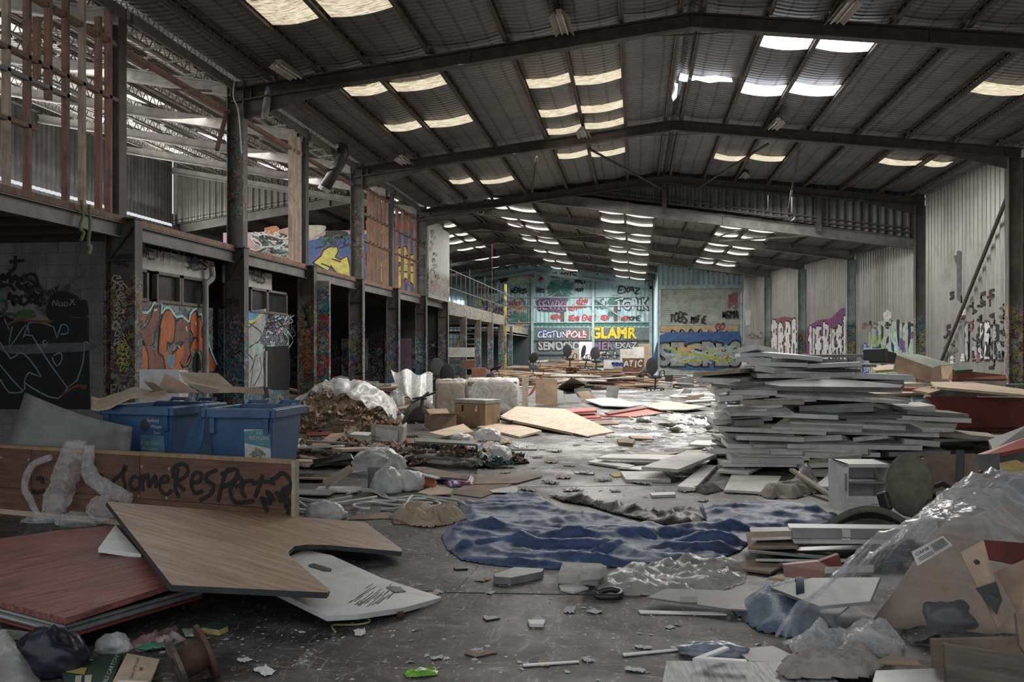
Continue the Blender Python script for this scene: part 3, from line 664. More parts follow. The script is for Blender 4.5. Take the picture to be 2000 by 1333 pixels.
# block wall with windows between the second and third columns (plane X = -7.86)
wallg = graf('painted_blockwork', (.34,.36,.34), [(.36,.36,.26),(.05,.22,.26),(.07,.08,.08),(.3,.42,.42),(.12,.16,.17)], .0, 2.6, 2.6, .9)
wallg2 = graf('painted_blockwork_scribbled', (.3,.36,.4), [(.35,.38,.3),(.07,.2,.36),(.06,.06,.07),(.32,.38,.42),(.2,.13,.24),(.08,.24,.28)], .0, 2.6, 4.2, .95)
fascia = M('white_fascia_board', (.55,.54,.50), (.42,.41,.38), 3, dirt=.25)
winf = M('window_frame_timber', (.20,.17,.14), (.11,.09,.075), 6)
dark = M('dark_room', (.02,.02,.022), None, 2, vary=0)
glass = M('dusty_dark_glass', (.045,.048,.05), (.02,.02,.022), 2, .25, 0, vary=0)
def sidewall(Ya, Yb, g, wins, fas):
    X = -7.87; o = struct(MB().box((X-.06,(Ya+Yb)/2,1.2),(.12,Yb-Ya,2.42)).build('wall_mezzanine', g))
    mb = MB()
    for k in range(1, 13): mb.box((X+.002,(Ya+Yb)/2,.2*k),(.004,Yb-Ya,.008))
    mb.build('mortar_joint', M('thin_mortar', (.16,.15,.14)), o)
    f = struct(MB().box((X-.02,(fas[0]+fas[1])/2,3.1),(.04,fas[1]-fas[0],.36)).build('wall_fascia', fascia))
    for n, (a, b) in enumerate(wins):
        mb = MB(); 
        for y in (a, b): mb.box((X-.02,y,2.67),(.09,.06,.5))
        mb.box((X-.02,(a+b)/2,2.43),(.1,b-a+.06,.05)); mb.box((X-.02,(a+b)/2,2.9),(.09,b-a+.06,.05))
        wo = struct(mb.build('window_3', winf)); MB().box((X-.05,(a+b)/2,2.67),(.006,b-a,.46)).build('window_pane', glass, wo)
    return o, f
w1, f1 = sidewall(12.55, 15.85, wallg, ((12.65,13.55),(13.85,14.6),(14.68,15.55)), (12.6,15.9))
p = Paint(fx(-7.865), (1,0,0))
p.poly([(1000,735),(1038,730),(1042,780),(1022,880),(1005,900),(1005,960),(985,985),(965,980),(1000,1010),(1060,1050),(1062,1180),(975,1180),(965,1040),(930,950),(912,950),(912,900),(960,850),(985,800)], BRN, tr=c5)
p.poly([(912,780),(955,785),(940,840),(912,855)], ORG, tr=c5); p.poly([(912,990),(940,988),(960,1020),(965,1180),(912,1180)], ORG, tr=c5)
p.poly([(1045,860),(1060,790),(1090,758),(1120,772),(1137,830),(1132,930),(1112,972),(1090,960),(1085,1020),(1120,1040),(1200,960),(1212,1000),(1190,1060),(1150,1180),(1090,1180),(1065,1060),(1030,1030),(1035,950)], ORG, 2, tr=c5)
p.poly([(1140,850),(1165,812),(1205,812),(1232,860),(1230,1000),(1242,1060),(1222,1110),(1190,1120),(1168,1090),(1200,1040),(1190,960),(1160,960),(1120,975),(1135,930)], BRN, 2, tr=c5)
p.poly([(1240,790),(1275,760),(1282,800),(1300,800),(1312,850),(1307,920),(1332,960),(1362,1020),(1402,1110),(1392,1150),(1340,1150),(1320,1100),(1310,1020),(1270,1005),(1240,1030),(1232,1090),(1210,1150),(1186,1165),(1196,1120),(1240,1050),(1235,980),(1265,930),(1240,880)], ORG, tr=c5)
p.poly([(1258,1060),(1275,1025),(1300,1050),(1310,1140),(1255,1150)], BLK, 2, tr=c5); p.poly([(1088,1060),(1110,1045),(1135,1060),(1120,1130),(1095,1120)], (.08,.3,.46), 2, tr=c5)
for L_ in ([(1000,735),(1038,730),(1042,780),(1022,880),(1005,900),(1005,960),(985,985)], [(1040,870),(1060,785),(1090,752),(1122,768),(1140,830),(1134,930),(1112,975),(1090,960),(1085,1020)], [(1140,850),(1165,808),(1205,808),(1235,860),(1232,1000),(1245,1060),(1222,1115),(1190,1123),(1168,1090)], [(1238,880),(1236,790),(1276,755),(1284,798),(1302,797),(1315,850),(1309,920),(1334,958),(1364,1020),(1406,1112)], [(1030,1030),(1035,950),(1045,870)], [(965,1170),(963,1040),(930,952)], [(1065,1060),(1030,1032)], [(1120,1040),(1200,960)], [(1235,1000),(1268,930),(1290,960)]): p.line(L_, .035, BLK, 2, tr=c5)
p.line([(912,765),(958,770),(990,728),(1000,708),(1052,708),(1048,778),(1070,745),(1100,738),(1132,780),(1150,800),(1185,792),(1228,830),(1236,780),(1278,742),(1290,785),(1312,785),(1322,905),(1352,955),(1378,1035),(1412,1112)], .045, LBL, 2, tr=c5)
for a, b in (((1210,860),(1215,890)),((1160,985),(1165,1000)),((1000,755),(1020,750)),((1270,830),(1275,850))): p.line([a, b], .03, (.75,.75,.72), 0, tr=c5)
for k in range(9): p.squig(1320+R.uniform(0,60), 740+k*28, 1375, 750+k*30, 6, 16, .03, BLK, k)
for pts in ():
    pass
p2 = p.build(w1)
p = Paint(fx(-7.845), (1,0,0))
for t, x0, y0, x1, h, s in (("WEM",915,400,1070,85,3),("FM",1105,440,1205,80,5),("SB",1220,480,1300,70,7),("OS",1290,480,1350,60,8)): 
    a, b = c5(x0,y0), c5(x1,y0); p.word(t, a[0], a[1], b[0], h*.3, .032 if t != "FM" else .02, BLK if t != "FM" else (.12,.2,.17), .2, s)
p.word("REF", 409, 522, 421, 8, .012, RED, .2, 2); p.poly([(1240,440),(1265,400),(1290,430),(1280,470),(1245,470)], (.05,.05,.14), 3, tr=c5); p.build(f1)
w2, f2 = sidewall(16.3, 19.6, wallg2, ((16.4,17.2),(17.5,18.3),(18.35,19.4)), (16.3,18.6))
p = Paint(fx(-7.845), (1,0,0)); p.word("YEBS", 489, 546, 518, 20, .035, BLK, .24, 4); p.line([(482,520),(484,535),(481,545)], .05, BLK); p.build(f2)
p = Paint(fx(-7.865), (1,0,0)) # grey lettered piece beside the doorway
p.poly([(205,820),(260,800),(320,760),(330,830),(290,960),(325,1000),(310,1110),(330,1250),(200,1260)], SIL, tr=c6)
for L_ in ([(205,830),(300,900),(280,960),(210,1000)], [(230,1260),(260,1060),(330,990)], [(205,880),(260,830),(310,770)], [(250,1250),(300,1150),(290,1060)], [(215,1040),(250,1090),(225,1160)]): p.line(L_, .03, BLK, 3, tr=c6)
p.poly([(240,990),(270,970),(310,985),(300,1030),(260,1040)], (.35,.5,.42), 4, tr=c6); p.poly([(200,760),(330,745),(290,800),(205,830)], (.1,.3,.55), tr=c6); p.line([(205,830),(260,820),(330,750)], .06, (.55,.5,.1), 3, tr=c6)
for k in range(26): p.squig(500+R.uniform(18,70), 610+R.uniform(0,60), 500+R.uniform(20,75), 620+R.uniform(0,60), 5, 7, .03, R.choice([BLK,LBL,PUR,(.5,.5,.2),BLK,WHT]), k+40)
p.poly([(330,990),(400,990),(475,985),(490,1100),(480,1270),(330,1270)], BLK, tr=c6); p.build(w2)
dd = MB().box((-7.83,18.2,.85),(.03,.06,1.5)).build('door_2', pale); struct(dd)
# pipe at the end of the first wall
struct(MB().tube(smoothline([V(-7.72,15.5,3.15),V(-7.72,15.52,2.95),V(-7.74,15.3,2.8),V(-7.74,15.3,2.6),V(-7.74,15.3,.0)],4),.055,10).build('downpipe', M('grey_pipe', (.34,.34,.34))))
struct(MB().box((-7.2,20.02,1.62),(.30,.10,3.24)).build('wall_pier', graf('painted_pier', (.3,.3,.29), PAL2+[(.45,.05,.06)], .0, 3.3, 2.6, .95)))
# rooms behind: dark back walls of the ground floor
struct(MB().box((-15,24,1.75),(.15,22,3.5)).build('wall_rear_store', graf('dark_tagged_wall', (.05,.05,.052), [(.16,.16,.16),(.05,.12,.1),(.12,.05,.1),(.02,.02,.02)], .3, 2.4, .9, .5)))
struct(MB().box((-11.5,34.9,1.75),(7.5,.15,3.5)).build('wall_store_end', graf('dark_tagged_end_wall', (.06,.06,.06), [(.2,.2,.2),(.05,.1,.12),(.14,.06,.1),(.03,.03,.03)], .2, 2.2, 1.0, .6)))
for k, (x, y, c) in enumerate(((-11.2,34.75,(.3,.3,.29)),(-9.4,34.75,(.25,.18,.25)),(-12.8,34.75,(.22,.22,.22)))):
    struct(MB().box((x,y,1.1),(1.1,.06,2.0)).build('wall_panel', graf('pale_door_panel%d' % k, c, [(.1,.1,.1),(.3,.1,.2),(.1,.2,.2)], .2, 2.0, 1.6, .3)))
# upper mural: blue wall with yellow letters, pink band and scribbles
wu = struct(MB().box((-11.3,31.06,4.75),(7.4,.1,2.4)).build('wall_upper', graf('pink_scribbled_wall', (.50,.34,.36), [(.12,.12,.13),(.4,.3,.2),(.3,.36,.28),(.5,.3,.34),(.5,.45,.4)], 3.5, 5.55, 2.4, .8, base2=(.40,.27,.29))))
p = Paint(fy(31.0), (0,-1,0))
p.poly([(610,300),(700,285),(900,255),(1000,260),(1315,230),(1315,640),(610,640)], BLU, tr=c6)
p.poly([(980,170),(1090,165),(1110,240),(985,240)], (.36,.06,.05), tr=c6); p.poly([(1180,180),(1310,180),(1310,240),(1180,240)], (.30,.07,.06), tr=c6)
p.poly([(320,220),(400,205),(420,250),(340,265)], (.5,.2,.08), 3, tr=c6); p.poly([(720,240),(790,235),(860,245),(850,285),(730,290)], BLK, 3, tr=c6); p.poly([(420,230),(500,215),(520,280),(440,290)], (.52,.32,.25), 3, tr=c6); p.poly([(610,200),(720,205),(700,250),(640,280),(610,270)], CRM, 3, tr=c6)
for pts in ([(635,445),(690,400),(705,365),(745,340),(795,340),(805,372),(782,408),(815,425),(862,402),(880,470),(885,620),(800,600),(780,505),(755,462),(735,500)], [(985,385),(1045,355),(1055,400),(1015,425),(1060,440),(1125,425),(1135,560),(1060,580),(990,600),(1000,500),(985,450)], [(1180,352),(1245,338),(1258,390),(1215,412),(1312,385),(1312,450),(1240,455),(1312,470),(1312,610),(1270,570),(1240,545),(1205,620),(1180,620),(1190,470),(1235,450),(1185,440)]):
    p.line(pts+[pts[0]], .2, PUR, 0, tr=c6); p.poly(pts, YEL, tr=c6); p.line(pts+[pts[0]], .06, BLK, 0, tr=c6)
for L_ in ([(690,450),(760,480),(820,540)], [(760,420),(820,440)], [(1000,470),(1110,480)], [(1200,500),(1290,510)]): p.line(L_, .05, BLK, 2, tr=c6)
for k in range(34): p.squig(480+R.uniform(0,110), 452+R.uniform(0,40), 490+R.uniform(0,110), 455+R.uniform(0,45), 6, 6, .05, R.choice([BLK,BLK,WHT,GRN,(.5,.5,.45)]), k+90)
for k in range(16): p.squig(610+R.uniform(0,80), 458+R.uniform(0,22), 615+R.uniform(0,80), 462+R.uniform(0,22), 5, 5, .05, R.choice([BLK,BLK,GRN,DBL]), k+190)
p.build(wu)
wp = struct(MB().box((-7.32,32.85,4.9),(.08,3.6,2.75)).build('wall_upper_panel', graf('pale_tagged_panel', (.50,.52,.47), [(.25,.34,.12),(.42,.44,.38),(.45,.22,.1),(.5,.5,.45),(.3,.1,.1)], 3.4, 4.7, 2.2, .9, base2=(.38,.41,.38))))
p = Paint(fx(-7.27), (1,0,0))
for k in range(10): p.squig(840+R.uniform(0,16), 450+k*11, 842+R.uniform(0,16), 455+k*11, 5, 4, .05, R.choice([BLK,(.3,.1,.1),GRN]), k+9)
p.build(wp)
# far balcony beyond the frame
balc = graf('balcony_boards', (.20,.19,.17), [(.3,.26,.14),(.18,.2,.2),(.24,.2,.12)], 2.6, 4, 1.2, .7)
struct(MB().box((-7.5,43,3.35),(.1,16.5,.55)).build('balcony_front', balc)); struct(MB().box((-9.5,45,3.15),(4,20,.1)).build('floor', steel))
struct(MB().box((-7.5,57,2.9),(.1,12,.6)).build('balcony_front', balc)); struct(MB().box((-9.4,57,2.7),(3.9,12,.1)).build('floor', steel))
bl = MB()
for k in range(26): y = 36+k*1.05; struct(MB().box((-7.5,y,4.25),(.03,.03,1.5 if k%4 else 2.2)).build('balcony_post', steel))
for zz in (4.2,4.95): struct(MB().box((-7.5,48.5,zz),(.025,26,.03)).build('balcony_rail', steel))
ypost = graf('yellow_flaked_post', (.42,.36,.07), [(.1,.1,.1),(.3,.26,.06),(.2,.2,.2)], 0, 5, 2.5, .3)
for Y in (38.4,42.1,45.8,49.5,53.2): struct(MB().box((-7.45,Y,1.55),(.28,.2,3.1)).build('column', gcolC if Y < 42 else gcolB))
struct(MB().box((-6.9,47.5,2.6),(.12,.12,5.2)).build('yellow_post', ypost))
for a, b in (((890,700),(905,628)),((898,700),(911,628))): struct(MB().bar(onY(*a,41.5), onY(*b,41.5), .16, .08).build('leaning_yellow_plank', ypost))
for k in range(9): struct(MB().box((-9.6,44,.9+k*.26),(3.4,.2,.05)).build('stair_tread', pale))
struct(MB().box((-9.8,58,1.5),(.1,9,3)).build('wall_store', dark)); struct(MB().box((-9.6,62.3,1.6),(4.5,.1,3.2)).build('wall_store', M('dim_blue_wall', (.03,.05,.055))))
# right wall columns, brace and paint
for i, (Y, X, m) in enumerate(((23.54,9.34,gcolA),(30.9,9.34,None),(36.2,8.38,None),(41.6,7.48,None),(47.0,6.76,None))):
    mb = MB(); h = (fz(X)-.44 if Y < 31 else bz(X)-.36); h += 0
    mb.box((X-.2,Y,h/2),(.02,.22,h)); mb.box((X+.12,Y,h/2),(.02,.22,h)); mb.box((X-.04,Y,h/2),(.3,.02,h))
    g = m or graf('pale_tagged_column%d' % i, (.30,.37,.37) if i > 1 else (.10,.09,.085), [(.3,.24,.14),(.1,.1,.1),(.34,.32,.26),(.2,.06,.06),(.3,.3,.1),(.1,.2,.22)], 0, (2.7,2.9,2.9,2.7,2.5)[i], 2.2, .75)
    struct(mb.build('column', g))
struct(MB().tube([onX(1977,360,9.3), onX(1838,706,9.3)], .05, 8).build('wall_brace', steel))
wc = (V(9.5,2.5,0), V(0,1,0), .3, .062, V(-1,0,0))
p = Paint(fx(9.47), (-1,0,0), wc)
for k in range(26): 
    x = R.choice([1850,1858,1870,1880,1905,1915,1925,1940,1955,1965])+R.uniform(-6,6); y = R.uniform(565,705); p.squig(x, y, x+R.uniform(-5,5), y+R.uniform(10,34), 6, 5, .07, R.choice([BLK,BLK,BLK,(.12,.12,.12),WHT,(.25,.08,.1)]), k)
p.poly([(1868,500),(1876,490),(1880,520),(1878,560),(1882,590),(1874,585),(1870,540)], (.1,.1,.1), 3)
for k in range(6): p.drips([(1888+k*13,1897+k*13,628+R.uniform(0,40),705)], R.choice([WHT,SIL]), BLK, k, .06)
p.build(wr)
for i, (wl_, (a, b)) in enumerate(zip(wrb, zip(WB[:-1], WB[1:]))):
    A = V(*a,0); B = V(*b,0); d = (B-A).normalized(); nn = V(-d.y,d.x,0)
    nn = nn if nn.x < 0 else nn; pl = lambda x, y, A=A, nn=nn: onpl(x, y, A+nn*.004, nn)
    p = Paint(pl, nn, (A, d, .2, .045, nn))
    if i == 0:
        p.poly([(1700,650),(1712,630),(1735,625),(1760,632),(1790,628),(1797,730),(1690,730)], (.42,.5,.45))
        for k in range(22):
            x = R.uniform(1690,1790); y = R.uniform(635,715); p.poly([(x,y),(x+R.uniform(6,16),y-6),(x+R.uniform(8,18),y+R.uniform(10,40)),(x+2,y+R.uniform(10,34))], R.choice([PUR,LGR,(.5,.52,.2),LBL,(.4,.45,.42),DBL]), 2)
        for k in range(9): x = 1700+k*11; p.line([(x,628+R.uniform(-4,6)),(x+R.uniform(-5,5),650),(x+R.uniform(-6,6),690)], .09, R.choice([BLK,BLK,PUR]), 3)
        p.poly([(1728,612),(1734,606),(1741,610),(1739,626),(1730,628)], WHT, 2); p.drips([(1686,1700,672,730)], (.35,.38,.6), DBL, 3)
        for k in range(5): p.squig(1688+k*22, 640, 1692+k*22, 632, 5, 6, .08, R.choice([BLK,(.2,.12,.1)]), k)
    if i == 1:
        p.poly([(1578,640),(1600,625),(1625,622),(1657,600),(1660,720),(1580,720)], (.2,.05,.16), 2)
        p.drips([(1580+k*13.5,1593+k*13.5,632-(k==5)*18+R.uniform(-6,8),725) for k in range(6)], WHT, BLK, 5, .07)
    if i == 2:
        p.poly([(1503,640),(1510,624),(1560,624),(1560,700),(1505,700)], (.22,.06,.09), 2)
        p.drips([(1507+k*13,1519+k*13,628+R.uniform(-6,8),712) for k in range(4)], WHT, BLK, 8, .07)
    if i == 3:
        p.poly([(1456,606),(1467,606),(1466,634),(1457,636)], WHT); 
        for k in range(5): p.squig(1462+k*6, 655+R.uniform(-8,12), 1466+k*6, 660, 5, 5, .06, (.12,.1,.12), k)
    p.build(wl_)
# ---------------------------------------------------------------- far mural wall and roller door paint
c7 = lambda x, y: (900+x*.19, 500+y*.19)
def mural(): return Paint(fy(62.96), (0,-1,0))
p = mural()
for pts in ([(400,720),(720,715),(720,1120),(400,1120)], [(735,735),(1320,735),(1320,1130),(735,1130)], [(1330,735),(1930,735),(1930,1130),(1330,1130)]): p.poly(pts, (.10,.13,.14), tr=c7)
for k in range(16): # band of bushes along the mid girt
    x = 745+k*74; p.poly([(x-20,720),(x,695+R.uniform(-8,8)),(x+30,688+R.uniform(-8,6)),(x+60,698),(x+80,720)], GRN, 3, tr=c7)
def palm(x, y, r, n=26, trunk=None):
    if trunk: p.line(trunk, .25, (.09,.055,.05), 3, tr=c7)
    for k in range(n):
        a = math.pi*2*k/n+R.uniform(-.1,.1); L = r*R.uniform(.75,1.1)
        p.poly([(x,y-6),(x+L*.6*math.cos(a),y+L*.5*math.sin(a)-14),(x+L*math.cos(a),y+L*.75*math.sin(a)+6),(x+L*.55*math.cos(a),y+L*.45*math.sin(a)+8)], R.choice([GRN,(.05,.24,.19),(.02,.12,.1)]), 2, tr=c7)
palm(1025,330,150,34,[(1045,690),(1045,560),(1035,400)]); palm(1590,470,95,24,[(1593,700),(1590,600),(1592,480)]); palm(1545,600,50,14); palm(605,640,110,20); palm(1040,430,90,16)
p.build(wm)
p = mural() # tan standing figure in a leaf crown
p.poly([(570,500),(600,485),(632,495),(640,540),(622,580),(585,582),(565,545)], TAN, 3, tr=c7); p.poly([(572,590),(632,590),(634,640),(652,720),(560,722),(578,660)], TAN, 2, tr=c7)
for a in ((540,525),(666,535)): p.poly([(a[0]-16,a[1]-14),(a[0]+16,a[1]-14),(a[0]+16,a[1]+18),(a[0]-14,a[1]+18)], TAN, 3, tr=c7)
p.line([(575,690),(605,690),(640,690)], .05, BLK, tr=c7); p.line([(590,540),(612,550),(625,535)], .05, BLK, tr=c7)
p.line([(535,520),(540,470),(600,435),(650,470),(660,530)], .14, GRN, 4, tr=c7); p.build(wm)
def wd(t, x0, y0, x1, h, w_, c, seed=1, lean=.15):
    a, b = c7(x0,y0), c7(x1,y0); P_.word(t, a[0], a[1], b[0], h*.19, w_, c, 0, seed, lean)
P_ = p = mural()
a, b = c7(150,300), c7(330,300); p.font("GVCS", a[0], a[1], c7(370,0)[0], 15, LBL, outline=BLK, off=.02, ow=.09, wob=.06)
for k in range(9): p.squig(*c7(400+k*8,225+R.uniform(0,50)), *c7(410+k*8,250), 5, 4, .07, BLK, k)
wd("CLARTS", 930,220,1190,48,.09,BLK,3); wd("MILI", 1180,285,1290,42,.1,BLK,4); wd("EXAZ", 1620,380,1840,62,.1,BLK,5); wd("BOKS", 780,375,860,40,.07,BLK,6); wd("MAR", 1180,370,1260,35,.07,BLK,7)
wd("ERNEI", 1345,545,1505,80,.09,(.05,.09,.1),8)
for t, x0, y0, x1, h, s in (("KEMN",1190,490,1300,45,1),("KEMI",1200,535,1285,38,2),("KEM",1110,560,1190,45,3),("KEN",930,650,1020,45,4),("KEMN",1110,665,1215,52,5),("ENZE",1250,660,1385,50,6),("KEN",1440,655,1520,45,7),("KEM",1650,665,1730,50,8),("DORS",170,385,260,45,9),("COOKE",455,520,640,45,11)): wd(t, x0, y0, x1, h, .08, RED, s, .3)
for t, x0, y0, x1, h, s in (("BACK",290,385,380,40,9),("WEROS",515,385,680,45,10),("OME",1735,660,1850,40,3)): wd(t, x0, y0, x1, h, .08, BLK, s)
a, b = c7(780,580), c7(1075,560); p.poly([(772,470),(830,440),(1060,440),(1085,480),(1060,580),(960,575),(830,565)], (.13,.07,.13), 3, tr=c7); p.font("SEWK", c7(795,0)[0], c7(0,555)[1], c7(1065,0)[0], 19, (.24,.19,.32), outline=BLK, off=.02, ow=.09, wob=.05, seed=2)
p.font("TOPIK", c7(1595,0)[0], c7(0,550)[1], c7(1925,0)[0], 22, (.42,.52,.54), off=.03, outline=BLK, ow=.1, wob=.07, seed=5)
p.font("GLAMR", c7(1340,0)[0], c7(0,845)[1], c7(1800,0)[0], 21.5, (.58,.44,.03), off=.045, outline=BLK, ow=.07, wob=.02, seed=3)
p.font("CEGTUN", c7(790,0)[0], c7(0,840)[1], c7(1090,0)[0], 13, (.55,.6,.66), outline=DBL, off=.02, ow=.09, wob=.08, seed=4); p.font("POLE", c7(1090,0)[0], c7(0,840)[1], c7(1290,0)[0], 13, (.6,.55,.56), outline=RED, off=.02, ow=.09, wob=.08, seed=6)
p.font("SEMOSSO", c7(800,0)[0], c7(0,965)[1], c7(1225,0)[0], 17, SIL, off=.045, outline=BLK, ow=.12, wob=.04, seed=7); p.font("MER", c7(1365,0)[0], c7(0,965)[1], c7(1570,0)[0], 16, (.2,.13,.22), outline=BLK, off=.02, ow=.09, wob=.05, seed=8); p.font("EXAZ", c7(1590,0)[0], c7(0,950)[1], c7(1810,0)[0], 12, SIL, outline=BLK, off=.02, ow=.09, wob=.05, seed=9)
p.font("EN", c7(1430,0)[0], c7(0,1045)[1], c7(1590,0)[0], 11, SIL, outline=BLK, off=.02, ow=.09, wob=.05, seed=9)
p.build(wm)
p = mural() # blue swirls, and the scribbled left end
p.poly([(500,780),(560,780),(560,825),(500,825)], (.5,.2,.2), tr=c7); p.poly([(540,735),(700,735),(690,790),(560,775)], (.05,.24,.2), 2, tr=c7); p.poly([(440,870),(470,830),(560,830),(560,880),(450,890)], (.26,.04,.07), 3, tr=c7)
for cx, cy, r in ((530,985,62),(600,930,68),(640,980,55),(620,870,45),(560,1010,40)):
    ring = [(cx+r*math.cos(t*.5), cy+r*math.sin(t*.5)) for t in range(13)]
    p.poly(ring[:-1], (.03,.11,.24), 2, tr=c7); p.line(ring, .12, BLK, 2, tr=c7); p.line([(cx+r*.6*math.cos(t*.5), cy+r*.6*math.sin(t*.5)) for t in range(8)], .07, (.25,.4,.5), 2, tr=c7)
for k in range(16): p.squig(*c7(410+R.uniform(0,90),740+R.uniform(0,60)), *c7(420+R.uniform(0,90),760+R.uniform(0,60)), 5, 4, .08, R.choice([BLK,WHT]), k+3)
for k in range(60): p.squig(*c7(150+R.uniform(0,360),440+R.uniform(0,260)), *c7(160+R.uniform(0,360),450+R.uniform(0,260)), 5, 5, .09, R.choice([BLK,(.4,.45,.2),PUR,RED,GRN,WHT,DBL]), k+300)
for pts in ([(200,560),(200,450),(240,425),(300,470),(320,560),(260,600)],): p.line(pts+[pts[0]], .2, (.5,.5,.2), 3, tr=c7)
for x, y, c in ((660,240,(.5,.5,.25)),(560,260,(.48,.5,.3)),(690,190,(.45,.25,.25)),(800,230,(.4,.15,.2))): p.squig(*c7(x,y), *c7(x+40,y+20), 7, 7, .1, c, x)
p.poly([(500,230),(640,225),(700,270),(560,300),(480,280)], (.45,.52,.36), 4, tr=c7); p.build(wm)
# roller door
c8 = lambda x, y: (1300+x*.35, 380+y*.35)
p = Paint(fy(51.0), (0,-1,0))
p.poly([(-35,790),(20,770),(140,755),(260,770),(405,760),(405,960),(-38,960)], BLU, 3, tr=c8)
p.poly([(-35,735),(405,730),(405,765),(-35,770)], (.45,.36,.22), tr=c8)
p.font("SECPLS", 1288, 712, 1444, 42, (.27,.29,.29), off=.05, outline=BLK, ow=.12, wob=.03, seed=4)
for k in range(24): p.squig(1290+R.uniform(0,150), 672+R.uniform(0,36), 1292+R.uniform(0,150), 674+R.uniform(0,36), 4, 4, .14, R.choice([(.33,.45,.4),(.5,.33,.16),(.35,.4,.08),(.3,.32,.33)]), k)
for t, x0, y0, x1, h, c, s in (("TOBS",1308,629,1342,16,BLK,3),("MAFIE",1350,632,1380,13,BLK,5),("GO",1398,645,1416,12,(.3,.05,.06),6),("WRMA",1411,622,1442,14,BLK,7),("MST",1424,588,1440,16,(.3,.08,.1),8),("FS",1424,602,1440,12,(.3,.08,.1),9)): p.word(t, x0, y0, x1, h, .1, c, 0, s)
for k in range(7): p.squig(1310+k*18, 646, 1316+k*18, 648, 4, 4, .07, R.choice([BLK,BLU,(.4,.2,.25)]), k+60)
p.build(door)
# marks on the left columns: white loops on the first, green on the fourth, tags on others
p = Paint(fy(12.37), (0,-1,0))
for k in range(9): p.squig(*c5(735+R.uniform(0,40),545+k*52), *c5(760+R.uniform(0,60),560+k*50), 7, 11, .018, (.48,.47,.40), k)
for k in range(5): p.squig(*c5(770+R.uniform(0,40),980+k*35), *c5(800+R.uniform(0,50),990+k*35), 6, 11, .02, (.5,.45,.1), k+20)
p.word("MOZ", 213, 517, 254, 18, .035, BLK, 0, 3); p.word("FM", 217, 772, 246, 20, .02, (.35,.36,.38), 0, 4); p.squig(238,660,250,640,7,8,.02,(.12,.1,.16),7); p.build(struct(MB().box((-7.57,12.385,1.5),(.40,.006,2.9)).build('column_plate', gcolA)))
p = Paint(fy(16.05), (0,-1,0)); p.word("EPA", 440, 598, 468, 14, .03, (.06,.02,.02), 0, 3); p.squig(450,640,470,615,8,9,.03,(.3,.2,.2),4); p.squig(455,735,466,755,6,6,.02,(.4,.42,.44),5)
for k in range(3): p.line([(451,680+k*9),(456,680+k*9),(456,686+k*9),(451,686+k*9),(451,680+k*9)], .01, BLK, 0)
p.build(struct(MB().box((-7.53,16.07,1.5),(.36,.006,2.9)).build('column_plate', gcolB)))
p = Paint(fy(19.76), (0,-1,0)); p.squig(596,600,600,640,8,6,.05,BLK,3); 
for k in range(5): p.line([(594,655+k*16),(608,650+k*16),(596,662+k*16),(607,664+k*16)], .05, (.33,.09,.03), 2)
p.build(struct(MB().box((-7.53,19.78,1.5),(.36,.006,2.9)).build('column_plate', gcolA)))
# ---------------------------------------------------------------- builders for loose things
def mk(o, label, cat, group=None, kind=None): return tag(o, label, cat, group, kind)
def plane3(a, b, c):
    p = [P(*q) for q in (a, b, c)]; n = (p[1]-p[0]).cross(p[2]-p[0]).normalized()
    return p[0], (n if n.z > 0 else -n)
def slab(name, pts, th, mat, label=None, cat=None, group=None, plane=None, z=.0, parent=None, bev=.003, grain=None, emat=None, down=True):
    """flat board: outline in photo pixels on a plane (three x,y,height points) or at height z (top face); thickness goes below"""
    if plane: p0, n = plane3(*plane)
    else: p0, n = V(0,0,z), V(0,0,1)
    q = [onpl(x, y, p0, n) for x, y in pts]; c = sum(q, V(0,0,0))/len(q)
    g = onpl(*grain[1], p0, n)-onpl(*grain[0], p0, n) if grain else q[1]-q[0]
    fr = frame_of(c, g, n) if parent is None else None
    mb = MB().prism(q, -n*th)
    if emat: mb.m = [0]*len(mb.f); mb.m[2:] = [1]*(len(mb.f)-2)
    if emat and (q[1]-q[0]).cross(q[2]-q[1]).dot(n) < 0: pass
    o = mb.build(name, [mat, emat] if emat else mat, parent, bevel=bev, frame=fr)
    if label: mk(o, label, cat, group)
    return o
def hull(name, pts3, th, mat, parent=None, label=None, cat=None, group=None, bev=.003):
    """flat panel through 3-D points, thickened away from the viewer"""
    n = (pts3[1]-pts3[0]).cross(pts3[2]-pts3[0]).normalized(); c = sum(pts3, V(0,0,0))/len(pts3)
    if n.dot(c-V(0,0,EYE)) < 0: n = -n
    o = MB().prism(pts3, n*th).build(name, mat, parent, bevel=bev, frame=frame_of(c, pts3[1]-pts3[0], -n) if parent is None else None)
    if label: mk(o, label, cat, group)
    return o
def board(Lp, Cp, Rp, d, phi, th, mat, label, cat, group=None, name='shelf_board', wmax=2.6):
    """board seen edge on: left end, near corner and right end in pixels, near corner at depth d, turned phi degrees"""
    t = math.tan(math.radians(phi)); C_ = at(*Cp, d)
    w1 = max(.02, abs(Cp[0]-Lp[0])*d/F); w2 = max(.02, abs(Rp[0]-Cp[0])*d/F)
    L_ = at(*Lp, d+min(w1*t, .9)); e1 = L_-C_
    if w2 > .12: R_ = at(*Rp, d+min(w2/t if t > .02 else 9, 1.1)); e2 = R_-C_
    else:
        dv = V(-SN,CS,0); e2 = dv*rnd(.45,.8)+V(0,0,rnd(-.02,.03)); e2 = e2-e1*(e2.dot(e1)/e1.length_squared)
    up = e2.cross(e1).normalized(); up = up if up.z > 0 else -up
    q = [C_, C_+e1, C_+e1+e2, C_+e2]; c = sum(q, V(0,0,0))/4
    o = MB().prism(q, -up*th).build(name, mat, frame=frame_of(c, e1, up), bevel=.003); mk(o, label, cat, group); return o
